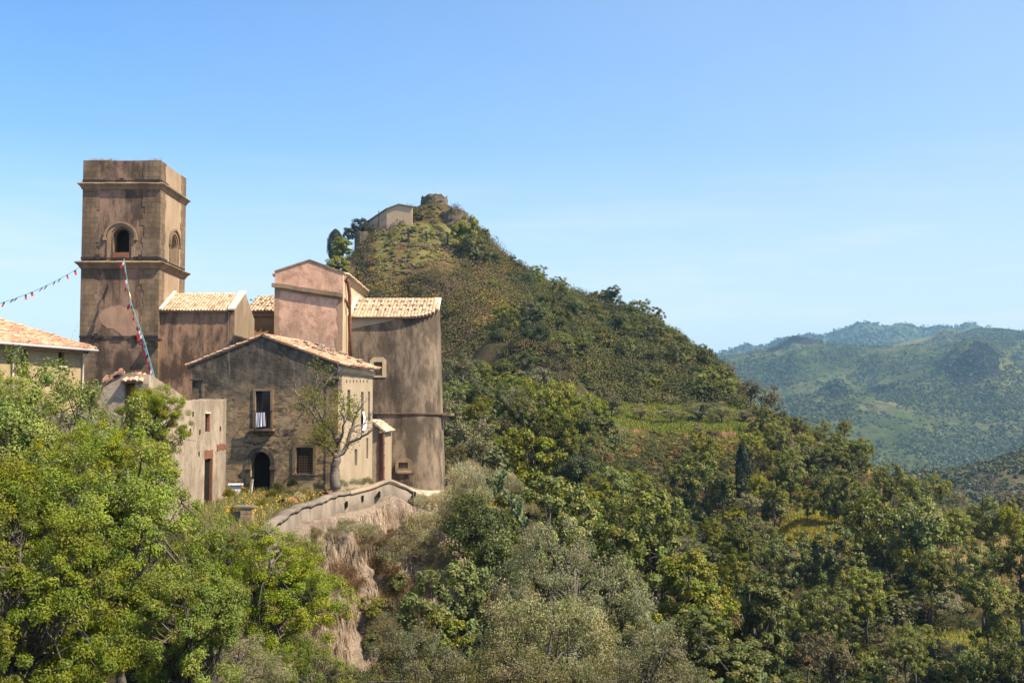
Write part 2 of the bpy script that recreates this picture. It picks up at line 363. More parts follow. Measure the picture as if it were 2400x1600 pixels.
# ------------------------------------------------------------------ terrain: ground profiles (distance, height) along directions given by photo columns
def yz(D, py): return (D, ztop(py, D))
COL = {
 -600: [(-40, -1.8), (1.2, -1.8), (5, -6), (15, -8), (30, -7), (44, -4), (95, -3.8), (130, -20), (300, -70), (900, -160)],
 150: [(-40, -1.8), (1.2, -1.8), (5, -6.5), (15, -9), (32, -8), (42, -4.2), (95, -3.8), (125, -18), (300, -70), (900, -160)],
 450: [(-40, -1.8), (1.2, -1.8), (5, -7), (15, -10), (34, -9.5), (41, -4.4), (92, -3.8), (120, -18), (300, -60), (900, -160)],
 600: [(-40, -1.8), (1.2, -1.8), (5, -7), (15, -10.5), (36, -10.5), (40.5, -4.3), (92, -3.8), (120, -16), (300, -50), (900, -160)],
 740: [(-40, -1.8), (1.2, -1.8), (5, -7), (15, -10.5), (46, -11.5), (53.5, -4.2), (92, -3.8), (115, -9), (200, 4), (255, 12), yz(296, 690), (320, 22), (420, -50), (900, -160)],
 815: [(-40, -1.8), (1.2, -1.8), (5, -7), (15, -10.5), (50, -11.5), (59, -4.2), (90, -3.8), (115, -6), (200, 4), (255, 15), yz(293, 622), (325, 34), (420, -50), (900, -160)],
 870: [(-40, -1.8), (1.2, -1.8), (5, -7), (15, -10.5), (52, -11.5), (59.5, -4.2), (90, -4), (115, -6), (200, 5), (250, 18), yz(290, 590), yz(300, 545), (325, 44), (420, -50), (900, -160)],
 950: [(-40, -1.8), (1.2, -1.8), (5, -7.5), (15, -10.5), (54, -12), (61, -4.2), (68, -4.6), (90, -4.6), (120, -6), (200, 5), (250, 18), yz(282, 590), yz(296, 532), (306, 52), yz(318, 500), (345, 40), (420, -50), (900, -160)],
 1020: [(-40, -1.8), (1.2, -1.8), (5, -8), (15, -10.5), (53, -12), (61, -5.0), (70, -4.7), (86, -5.5), (120, -5), (160, -2), (205, 5), (235, 11), yz(255, 680), yz(282, 592), yz(294, 545), yz(303, 505), yz(312, 465), (330, 54), (420, -50), (900, -160)],
 1080: [(-40, -1.8), (1.2, -1.8), (5, -8), (15, -10.5), (52, -12.5), (62, -6), (74, -5), (90, -7), (120, -6), (160, -2), (205, 5), (222, 11), yz(250, 700), yz(282, 600), yz(303, 545), yz(314, 500), (330, 48), (420, -50), (900, -160)],
 1140: [(-40, -1.8), (1.2, -1.8), (5, -8), (15, -10.5), (48, -12.5), (62, -7.8), (72, -7), (90, -10), (120, -7), (160, -2), (205, 5), (209, 12), yz(218, 800), yz(250, 710), yz(285, 630), yz(308, 572), (330, 38), (420, -50), (900, -160)],
 1210: [(-40, -1.8), (1.2, -1.8), (5, -8), (15, -10.5), (48, -12.5), (62, -10), (74, -10), (90, -12), (120, -8), (160, -2), (202, 5), (206, 12), yz(216, 800), yz(250, 735), yz(285, 668), yz(305, 628), (330, 28), (420, -60), (900, -160)],
 1300: [(-40, -1.8), (1.2, -1.8), (5, -8), (15, -10.5), (48, -12.5), (62, -12), (78, -14), (100, -11), (130, -6), (165, -1), (202, 4.5), (206, 12), yz(218, 830), yz(250, 762), yz(280, 712), yz(302, 682), (330, 18), (420, -60), (900, -160)],
 1400: [(-40, -1.8), (1.2, -1.8), (5, -8), (15, -10.5), (48, -12), (62, -12.5), (82, -17), (110, -13), (150, -5.5), (185, -1.5), (197, 0.2), (215, 1.8), (226, 3), (236, 9), yz(252, 800), yz(275, 755), yz(298, 722), (330, 12), (420, -70), (900, -160)],
 1500: [(-40, -1.8), (1.2, -1.8), (5, -8), (15, -10.5), (48, -11.5), (60, -13.5), (84, -20), (115, -17), (150, -12), (172, -11), (177, -5.5), (184, -3.6), (192, -2.4), (226, 2.2), (238, 8), yz(260, 800), yz(293, 758), (330, 6), (420, -80), (900, -160)],
 1600: [(-40, -1.8), (1.2, -1.8), (5, -8), (15, -10.5), (48, -11.5), (58, -14), (80, -22), (100, -23), (130, -18.5), (160, -15.5), (174, -14.5), (179, -5.5), (186, -3.6), (192, -2.2), (226, 1.8), (238, 7), yz(262, 835), yz(286, 808), (320, 4), (420, -90), (900, -160)],
 1690: [(-40, -1.8), (1.2, -1.8), (5, -8), (15, -10.5), (48, -11.2), (56, -14), (80, -23.5), (100, -24), (130, -19.5), (158, -16.5), (172, -15.5), (177, -7), (186, -3.9), (192, -2.2), (222, 1.6), (236, 4), yz(262, 882), (300, -10), (420, -100), (900, -160)],
 1780: [(-40, -1.8), (1.2, -1.8), (5, -8), (15, -10.5), (48, -11.2), (56, -14.5), (80, -24.5), (100, -23.5), (130, -20), (150, -17), (168, -15), (174, -9), (188, -4.6), (194, -2.6), (215, -.2), yz(240, 945), (290, -22), (420, -110), (900, -160)],
 1860: [(-40, -1.8), (1.2, -1.8), (5, -8), (15, -10.5), (46, -11.5), (56, -16), (80, -26), (100, -23.5), (122, -19.5), (134, -15.6), (152, -13.8), (166, -12.3), (180, -7.5), (200, -5), yz(222, 985), (290, -34), (420, -120), (900, -160)],
 1940: [(-40, -1.8), (1.2, -1.8), (5, -8.5), (15, -11.5), (44, -13), (56, -19), (80, -28), (100, -24.5), (120, -19.8), (134, -15.8), (152, -13.6), (166, -12), (184, -7.7), yz(206, 1030), (280, -40), (420, -120), (900, -160)],
 2020: [(-40, -1.8), (1.2, -1.8), (5, -9), (15, -13), (42, -16), (56, -22), (80, -29), (100, -25), (125, -19.5), (145, -15.5), (168, -12), yz(192, 1082), (280, -44), (420, -120), (900, -160)],
 2120: [(-40, -1.8), (1.2, -1.8), (5, -9), (15, -13), (42, -18), (56, -24), (80, -29), (100, -24.5), (112, -21), (140, -17), yz(170, 1150), yz(180, 1158), (260, -46), (420, -120), (900, -160)],
 2240: [(-40, -1.8), (1.2, -1.8), (5, -9), (15, -13), (42, -18), (56, -25), (80, -29), (100, -24), (118, -20), (122, -17.3), (140, -14.6), yz(160, 1202), yz(172, 1198), (250, -46), (420, -120), (900, -160)],
 2400: [(-40, -1.8), (1.2, -1.8), (5, -9), (15, -13), (42, -18), (56, -25), (80, -29), (100, -24), (116, -20), (121, -17), (136, -14.8), yz(155, 1225), (240, -46), (420, -120), (900, -160)],
 3000: [(-40, -1.8), (1.2, -1.8), (5, -9), (15, -13), (42, -18), (56, -25), (80, -29), (100, -24), (120, -17), (150, -14), (240, -46), (420, -120), (900, -160)],
}
DG = np.concatenate([np.linspace(-40, 1, 8), np.linspace(2, 40, 50), np.linspace(40.5, 130, 190), np.linspace(131, 345, 300), np.geomspace(348, 900, 50)])
_cx = np.array(sorted(COL)); _zz = np.stack([np.interp(DG, *zip(*COL[c])) for c in _cx])       # (cols, D)
PXG = np.linspace(-900, 3300, 561)
def _sm(a, k, ax):
    ker = np.hanning(k + 2)[1:-1]; ker /= ker.sum()
    return np.apply_along_axis(lambda v: np.convolve(np.pad(v, k // 2, mode='edge'), ker, 'valid'), ax, a)
ZG = np.stack([np.interp(np.clip(PXG, -600, 3000), _cx, _zz[:, j]) for j in range(len(DG))], 1)
ZG = _sm(_sm(ZG, 5, 0), 5, 1)
TOPW = [(470, 1300, 34.0), (560, 1272, 37.0), (609, 1246, 40.2), (662, 1206, 46.8), (695, 1188, 50.5), (738, 1176, 53.5), (782, 1159, 57.5), (815, 1154, 58.6), (861, 1143, 59.3), (891, 1131, 59.8), (911, 1126, 60), (927, 1130, 60.1), (951, 1140, 60.2), (967, 1151, 60.3)]
for _i, _px in enumerate(PXG):      # the churchyard ends in a sheer edge along the parapet
    if 470 <= _px <= 1095:
        _wd = float(np.interp(_px, [t[0] for t in TOPW] + [1040, 1100], [t[2] for t in TOPW] + [61.4, 66]))
        _lo = DG < _wd + .35; _hi = (DG > _wd + .8) & (DG < 62.5)
        ZG[_i, _lo] = np.minimum(ZG[_i, _lo], -11.4); ZG[_i, _hi] = np.maximum(ZG[_i, _hi], -4.35)
def ground_hit(px, py, lo=100, hi=330):
    'first point of the ground seen at a pixel of the photograph, searching outward'
    r = ray(px, py); D = lo
    while D < hi:
        p = r * (D / r.y)
        if gz(p.x, D) >= p.z: return Vector((p.x, D, p.z))
        D += .5
    return W(px, py, hi)
def fbm(x, y, s, seed=0, oct=5):
    return mnoise.fractal(Vector((x / s + seed * 7.3, y / s - seed * 3.1, seed * 1.7)), .9, 2.1, oct)
def gz_arr(x, y):
    "terrain height at arrays x,y"
    x = np.asarray(x, float); y = np.asarray(y, float)
    px = x / np.maximum(y, 25) * F * _cp + 1200
    i = np.interp(px, PXG, np.arange(len(PXG))); j = np.interp(y, DG, np.arange(len(DG)))
    i0 = np.clip(i.astype(int), 0, len(PXG) - 2); j0 = np.clip(j.astype(int), 0, len(DG) - 2); a = i - i0; b = j - j0
    return (ZG[i0, j0] * (1 - a) * (1 - b) + ZG[i0 + 1, j0] * a * (1 - b) + ZG[i0, j0 + 1] * (1 - a) * b + ZG[i0 + 1, j0 + 1] * a * b)
# bake the small relief into ZG so everything stands on the same surface
_rng = np.random.RandomState(3)
for i, px in enumerate(PXG):
    for j, d in enumerate(DG):
        if d < 5: continue
        x = (px - 1200) / F * max(d, 25)
        amp = .25 if d < 95 else (.7 if d < 230 else 1.6)
        if d > 40 and d < 92 and px < 1080: amp = .07
        if 180 < d < 230 and 1350 < px < 1850: amp = .25
        ZG[i, j] += amp * fbm(x, d, 5 + d * .05, 1, 4)
def gz(x, y): return float(gz_arr([x], [y])[0])
def at(px, D):
    "point on the ground in the direction of photo column px at distance D"
    x = (px - 1200) / F / _cp * D; return Vector((x, D, gz(x, D)))
GREEN, STRAW, EARTH, DUSK, ROCK, ORANGE = (.11, .16, .02), (.27, .18, .06), (.085, .062, .03), (.03, .033, .013), (.055, .042, .03), (.24, .11, .035)
def gcol(px, d, z):
    _x = (px - 1200) / F * d; px += 26 * fbm(_x, d, 7, 21, 3); d += 5 * fbm(_x, d, 6, 23, 3) * min(1, d / 150)
    n = fbm(_x, d, 9, 5, 4); c = tuple(q * (1 + .3 * n) for q in DUSK)
    def blend(col, w):
        nonlocal c; w = min(max(w, 0), 1)
        if w > 0: c = tuple(p * (1 - w) + q * w for p, q in zip(c, col))
    blend(EARTH, .35 + .6 * n)
    if 38 < d < 62 and px < 1060: blend((.17, .16, .06), .7 + .5 * n)
    if d >= 62 and d < 95 and px < 1100: blend((.27, .22, .15), .8)
    if 183 < d < 230 and 1385 < px < 1830:
        blend((.19, .26, .045), 1.1 + .5 * n); blend(STRAW, n * 1.4 - .1)
        if d < 191: blend(STRAW, .9)
    if (156 < d < 163 and 1830 < px < 1930) or (100 < d < 106 and 1850 < px < 2010) or (108 < d < 116 and 2080 < px < 2300): blend((.20, .20, .04), .9)
    if 130 < d < 155 and 1780 < px < 2010: blend((.24, .23, .06), 1.2 + n)
    if 120 < d < 140 and px > 2150: blend((.24, .18, .08), .8 + n)
    if 160 < d < 235 and 1760 < px < 2060: blend(STRAW, .75 + n * 1.2); blend(ORANGE, n * .8)
    if 276 < d < 300 and 880 < px < 1100: blend((.19, .20, .06), .9 + n)
    if 215 < d < 325 and 800 < px < 1400: blend((.12, .08, .035), .5 + n)
    return c
def terrain():
    n, m = len(PXG), len(DG); V = np.zeros((n, m, 3)); C = np.zeros((n, m, 3))
    for i, px in enumerate(PXG):
        V[i, :, 0] = (px - 1200) / F / _cp * np.maximum(DG, 25); V[i, :, 1] = DG; V[i, :, 2] = ZG[i]
    for i in range(n):
        for j in range(m):
            C[i, j] = gcol(PXG[i], DG[j], ZG[i, j]) if PXG[i] > -200 and PXG[i] < 2600 else DUSK
    # steep faces show rock
    gy = np.abs(np.gradient(ZG, axis=1) / np.gradient(DG)[None, :])
    w = np.clip((gy - .95) / .7, 0, 1)[..., None]; w[:, :8] = 0
    rk = np.array(ROCK) * np.ones_like(C); C = C * (1 - w) + rk * w
    idx = np.arange(n * m).reshape(n, m)
    Q = np.stack([idx[:-1, :-1], idx[1:, :-1], idx[1:, 1:], idx[:-1, 1:]], -1).reshape(-1, 4)
    me = np_mesh('hillside', V.reshape(-1, 3), Q, np.clip(C, .01, 1).reshape(-1, 3), M['ground'], True)
    tag(link(me, 'hillside_ground'), kind='structure')
terrain()

# distant land: olive ridge at 650 m, the long mountain at 3 km, the far ridge at 4.6 km
def far_land(name, crest, D0, D1, z0, seed, amp, ncol, nrow, colf, extra=None, back=1.25):
    cx, cy = zip(*crest); P = np.linspace(min(cx), max(cx), ncol); V = []; C = []
    rows = np.concatenate([np.linspace(0, 1, nrow), [1.06, back]])
    for px in P:
        top = np.interp(px, cx, cy); zt = ztop(top, D1)
        for t in rows:
            D = D0 + (D1 - D0) * t; x = (px - 1200) / F / _cp * D
            if t <= 1: z = z0 + (zt - z0) * (t ** 1.15)
            elif t < 1.1: z = zt - (zt - z0) * .06
            else: z = z0
            w = math.sin(PI * min(t, 1)) ** .6 if t <= 1 else 0
            r = 1 - abs(mnoise.noise(Vector((x / (amp * 5.5) + seed, D / (amp * 11), seed)))) * 2
            r2 = 1 - abs(mnoise.noise(Vector((x / (amp * 2.3) + seed * 2, D / (amp * 7), seed + 4)))) * 2
            zz = z + w * amp * (.7 * r + .3 * r2 + .75 * fbm(x, D, amp * 6, seed, 6)) + (amp * .06 * fbm(x, D, amp * .8, seed + 2, 4))
            if extra: zz += extra(px, t, x, D)
            V.append((x, D, zz)); C.append(colf(px, t, x, D))
    n, m = ncol, len(rows); idx = np.arange(n * m).reshape(n, m); V = np.array(V); C = np.array(C)
    Q = np.stack([idx[:-1, :-1], idx[1:, :-1], idx[1:, 1:], idx[:-1, 1:]], -1).reshape(-1, 4)
    me = np_mesh(name, V, Q, C, M['mountain'], True); tag(link(me, name), kind='structure')
    return V.reshape(n, m, 3), C.reshape(n, m, 3)
def cmix(a, b, w): w = min(max(w, 0), 1); return tuple(p * (1 - w) + q * w for p, q in zip(a, b))
def col_mtn(px, t, x, D):
    n = fbm(x, D, 260, 4, 6); n2 = fbm(x, D, 60, 9, 4)
    c = cmix((.06, .08, .025), (.105, .115, .04), .45 + .9 * n)
    c = cmix(c, (.15, .13, .065), n2 * 1.3 - .35)
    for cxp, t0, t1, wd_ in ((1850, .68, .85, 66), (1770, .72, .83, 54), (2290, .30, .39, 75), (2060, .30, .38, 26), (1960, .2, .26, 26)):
        if abs(px + 14 * n * 3 - cxp) < wd_ and t0 < t + .02 * n2 < t1: c = cmix((.016, .016, .017), (.04, .034, .03), .5 + n2 * 1.5)  # rock darkened below its own grey to paint in shade on steep faces
    if 1670 < px < 2300 and t > .84: c = cmix(c, (.22, .19, .09), .5 + n)
    return c
def bluff(px, t, x, D):
    z = 0
    # rocky bluff left of centre, a couple of crags lower down
    for cxp, t0, wd_, h in ((1850, .70, 62, 30), (1770, .72, 50, 20), (2060, .36, 30, 30), (2290, .36, 75, 42), (1960, .25, 28, 26)):
        d = math.exp(-((px - cxp) / wd_) ** 2); s = 1 / (1 + math.exp(-(t - t0) * 70)) - 1 / (1 + math.exp(-(t - t0 - .09) * 16))
        z += h * d * s
    return z
crest1 = [(1300, 900), (1560, 870), (1650, 852), (1690, 842), (1740, 838), (1800, 832), (1835, 824), (1858, 811), (1885, 818), (1930, 816), (2000, 814), (2080, 808), (2150, 796), (2195, 782), (2215, 771), (2250, 774), (2290, 775), (2340, 779), (2400, 792), (2500, 800), (2800, 830)]
crest2 = [(1300, 930), (1600, 850), (1690, 839), (1720, 828), (1745, 813), (1785, 820), (1800, 822), (1840, 806), (1865, 795), (1900, 787), (1935, 789), (1965, 777), (1990, 765), (2020, 758), (2055, 759), (2075, 765), (2095, 760), (2112, 756), (2130, 759), (2160, 769), (2200, 771), (2240, 769), (2265, 759), (2283, 759), (2310, 768), (2350, 776), (2400, 779), (2500, 790), (2800, 800)]
MT1 = far_land('mountain_slope', crest1, 1500, 3100, -78, 3, 74, 420, 150, col_mtn, bluff)
MT2 = far_land('far_mountain_ridge', crest2, 3600, 4700, 60, 6, 60, 300, 40, lambda px, t, x, D: cmix((.06, .085, .03), (.12, .14, .055), .5 + fbm(x, D, 200, 2, 5)))
crest3 = [(1700, 1165), (1900, 1140), (2000, 1132), (2060, 1126), (2110, 1108), (2150, 1100), (2200, 1097), (2260, 1090), (2310, 1080), (2350, 1066), (2400, 1050), (2500, 1030), (2700, 1010)]
MT3 = far_land('olive_ridge', crest3, 330, 640, -88, 8, 5, 200, 90, lambda px, t, x, D: cmix((.11, .10, .055), (.17, .145, .08), .5 + fbm(x, D, 30, 2, 5)), lambda px, t, x, D: .9 * (1 if (t * 26 + .5 * fbm(x, D, 60, 1, 2)) % 1 > .5 else 0) * (t < .97))
g = MB(); g.quad((-14000, -60, -171), (14000, -60, -171), (14000, 14000, -171), (-14000, 14000, -171))
def plain_mat():
    k = NT('valley_fields', .95, 0); return k.out(k.mix(k.mr(k.noise(.004, 6), .4, .6), (.07, .09, .035), (.15, .15, .07)))
tag(g.build('valley_ground', plain_mat()), kind='structure')

# ------------------------------------------------------------------ the cliff under the churchyard
def cliff():
    path = [W(px, py, D) for px, py, D in TOPW]
    path += [W(1000, 1160, 60.6), W(1040, 1163, 61.4), W(1075, 1170, 63), W(1100, 1180, 66), W(1120, 1185, 70), W(1130, 1190, 76)]
    # resample
    P = [Vector(p) for p in path]; L = [0]
    for a, b in zip(P, P[1:]): L.append(L[-1] + (b.xy - a.xy).length)
    n = 150; m = 70; V = []; S_ = np.linspace(0, L[-1], n)
    xs = np.interp(S_, L, [p.x for p in P]); ys = np.interp(S_, L, [p.y for p in P]); zs = np.interp(S_, L, [p.z for p in P])
    xs, ys = _sm(xs[None], 9, 1)[0], _sm(ys[None], 9, 1)[0]
    N = []
    for i in range(n):
        a, b = max(i - 3, 0), min(i + 3, n - 1); d = Vector((xs[b] - xs[a], ys[b] - ys[a], 0)).normalized(); nn = Vector((d.y, -d.x, 0)); N.append(nn)
    for i in range(n):
        q = i / (n - 1); top = zs[i] - .75 - .5 * fbm(S_[i], 0, 4, 3); wd_ = .25 + 4.2 * (min(max((q - .30) / .25, 0), 1)) ** 1.2
        for j in range(m):
            t = j / (m - 1); z = top + (-12.6 - top) * t
            out = -.5 if j == 0 else (.42 + wd_ * (t ** .55) * .55 + .9 * fbm(S_[i], z * .55, 2.4, 4, 7) * min(1, t * 6) + .35 * fbm(S_[i] * 2.2, z * .8, 1.1, 8, 5) * min(1, t * 6))
            p = Vector((xs[i], ys[i], z)) + N[i] * out
            V.append(tuple(p))
    idx = np.arange(n * m).reshape(n, m); Q = np.stack([idx[:-1, :-1], idx[:-1, 1:], idx[1:, 1:], idx[1:, :-1]], -1).reshape(-1, 4)
    me = np_mesh('cliff', np.array(V), Q, None, M['cliff'], True); tag(link(me, 'cliff'), kind='structure')
    return np.array(V).reshape(n, m, 3), N
CL, CLN = cliff()
# parapet wall with rounded coping along the cliff edge
def parapet():
    root = empty('parapet_wall', W(780, 1165, 57.5), 'low grey rendered wall with pale rounded coping snaking up along the cliff edge in front of the churchyard', 'wall')
    pts = [W(*p) for p in TOPW[2:]]; fine = []
    for a, b in zip(pts, pts[1:]):
        k = max(2, int((b - a).length / .45))
        for j in range(k): fine.append(a.lerp(b, j / k))
    fine.append(pts[-1])
    for i, p in enumerate(fine): p.z += .008 * math.sin(i * 2.1) + .02 * fbm(i * .7, 2, 1.3)
    mb = MB(); prof = []
    for i, p in enumerate(fine):
        a, b = fine[max(i - 1, 0)], fine[min(i + 1, len(fine) - 1)]; d = (b - a); d.z = 0; d.normalize(); nn = Vector((d.y, -d.x, 0)); prof.append((p, nn))
    rows = [(-.18, -2.2), (-.2, -.1), (.2, -.1), (.24, -.8), (.3, -2.4)]
    vs = [p + nn * o + Vector((0, 0, z - .02)) for p, nn in prof for o, z in rows]; k = len(rows)
    fs = [(i * k + j, i * k + j + 1, (i + 1) * k + j + 1, (i + 1) * k + j) for i in range(len(prof) - 1) for j in range(k - 1)]
    fs += [tuple(range(k)), tuple((len(prof) - 1) * k + j for j in range(k))[::-1]]
    mb.add(vs, fs); mb.build('wall_body', M['parapet'], root, True)
    for nm, s0, s1, mt in (('rough_coping', 0, 38, 'parapet'), ('smooth_coping', 38, len(prof), 'coping')):
        mb = MB(); sec = [(-.24, -.1), (-.25, .0), (-.2, .05), (0, .085), (.2, .05), (.25, .0), (.24, -.1)]; pr = prof[s0:s1 + 1]; k = len(sec)
        rr = random.Random(4)
        vs = []
        for p, nn in pr:
            j = rr.uniform(-.05, .05) if nm[0] == 'r' else rr.uniform(-.012, .012)
            vs += [p + nn * (o * 1.0) + Vector((0, 0, z + j)) for o, z in sec]
        fs = [(i * k + j, i * k + (j + 1) % k, (i + 1) * k + (j + 1) % k, (i + 1) * k + j) for i in range(len(pr) - 1) for j in range(k)]
        fs += [tuple(range(k)), tuple((len(pr) - 1) * k + j for j in range(k))[::-1]]
        mb.add(vs, fs); mb.build(nm, M[mt], root, True)
    # dark weep holes: small spouts of slate
    for x, y, D in ((706, 1217, 50.9), (701, 1235, 50.4), (763, 1195, 55.8), (850, 1166, 59.2), (888, 1157, 59.6), (971, 1158, 60.2), (812, 1180, 58.3)):
        p = W(x, y, D); mb = MB(); mb.box((p.x + .05, p.y - .25, p.z), (.08, .3, .28)); mb.build('drain_slot', M['dark_fill'], root)
parapet()
def pale_path():
    top = [W(px, py, D) for px, py, D in ((940, 1140, 62.8), (975, 1147, 62.6), (1010, 1149, 62.8), (1053, 1147, 64.5), (1075, 1142, 67))]
    low = [W(px, py, D) for px, py, D in ((951, 1139, 60.7), (985, 1157, 60.6), (1005, 1161, 60.8), (1035, 1156, 61.8), (1062, 1150, 63.5))]
    mb = MB()
    for i in range(4):
        a, b, c, d = low[i], low[i + 1], top[i + 1], top[i]; mb.quad(a, b, c, d)
        mb.quad(a - Vector((0, .3, 1.8)), b - Vector((0, .3, 1.8)), b, a)
    tag(mb.build('path', M['path'], None), kind='structure')
pale_path()
# ------------------------------------------------------------------ clay tile roofs
def tile_roof(mb, el, er, rr_, rl, tw=.21, tl=.34, tones=((.66, .47, .29), (.72, .54, .35), (.58, .37, .22)), seed=1, jitter=.012, missing=0.0, thick=.06):
    el, er, rr_, rl = map(Vector, (el, er, rr_, rl)); rng = random.Random(seed)
    W_ = (er - el).length; H_ = ((rl - el).length + (rr_ - er).length) / 2; nc = max(2, round(W_ / tw)); nr = max(2, round(H_ / tl))
    def pt(u, v): return el.lerp(er, u).lerp(rl.lerp(rr_, u), v)
    nrm = (er - el).cross(rl - el).normalized()
    if nrm.z < 0: nrm = -nrm
    base = tuple(x * .55 for x in tones[2])
    a, b, c, d = pt(0, 0), pt(1, 0), pt(1, 1), pt(0, 1); dn = -nrm * thick
    mb.add([a, b, c, d, a + dn, b + dn, c + dn, d + dn], [(0, 1, 2, 3), (7, 6, 5, 4), (0, 4, 5, 1), (1, 5, 6, 2), (2, 6, 7, 3), (3, 7, 4, 0)], base)
    for i in range(nc):
        cj = rng.uniform(-1, 1) * jitter
        for j in range(nr):
            if rng.random() < missing: continue
            u = (i + .5) / nc; hw = .5 / nc * .98; v0 = (j - .12 + rng.uniform(-.06, .06)) / nr; v1 = (j + 1.05) / nr
            if j == nr - 1: v1 = 1.0
            col = list(rng.choice(tones)); k = rng.uniform(.82, 1.12); col = tuple(x * k for x in col)
            r = tw * .5; vs = []; lift0 = .055 + rng.uniform(-1, 1) * jitter + cj; lift1 = .02 + cj; du = rng.uniform(-.04, .04) / nc
            for v, lf, sc in ((v0, lift0, 1.0), (v1, lift1, .82)):
                for q in range(6):
                    an = PI * q / 5; vs.append(pt(u + du - hw * sc * math.cos(an), v) + nrm * (r * .75 * math.sin(an) * sc + lf))
            fs = [(q, q + 1, q + 7, q + 6) for q in range(5)] + [(5, 4, 3, 2, 1, 0)]
            mb.add(vs, fs, col)
    return mb
def ridge_tiles(mb, a, b, r=.12, tones=((.62, .38, .26),), seed=2, step=.38):
    a, b = Vector(a), Vector(b); n = max(2, int((b - a).length / step)); rng = random.Random(seed); d = (b - a).normalized(); s = d.cross(Vector((0, 0, 1))).normalized()
    for i in range(n):
        p, q = a.lerp(b, i / n), a.lerp(b, (i + 1.15) / n); col = tuple(x * rng.uniform(.85, 1.1) for x in rng.choice(tones)); vs = []
        for w, rr2, lf in ((p, r * 1.05, .03), (q, r * .88, 0)):
            for k in range(6):
                an = PI * k / 5; vs.append(w + s * (-rr2 * math.cos(an)) + Vector((0, 0, rr2 * .8 * math.sin(an) + lf)))
        mb.add(vs, [(k, k + 1, k + 7, k + 6) for k in range(5)] + [(5, 4, 3, 2, 1, 0)], col)
PALE = ((.60, .435, .285), (.66, .50, .35), (.53, .365, .235), (.60, .435, .285), (.40, .29, .205))
RED = ((.48, .23, .14), (.56, .32, .20), (.40, .26, .18), (.62, .40, .26))

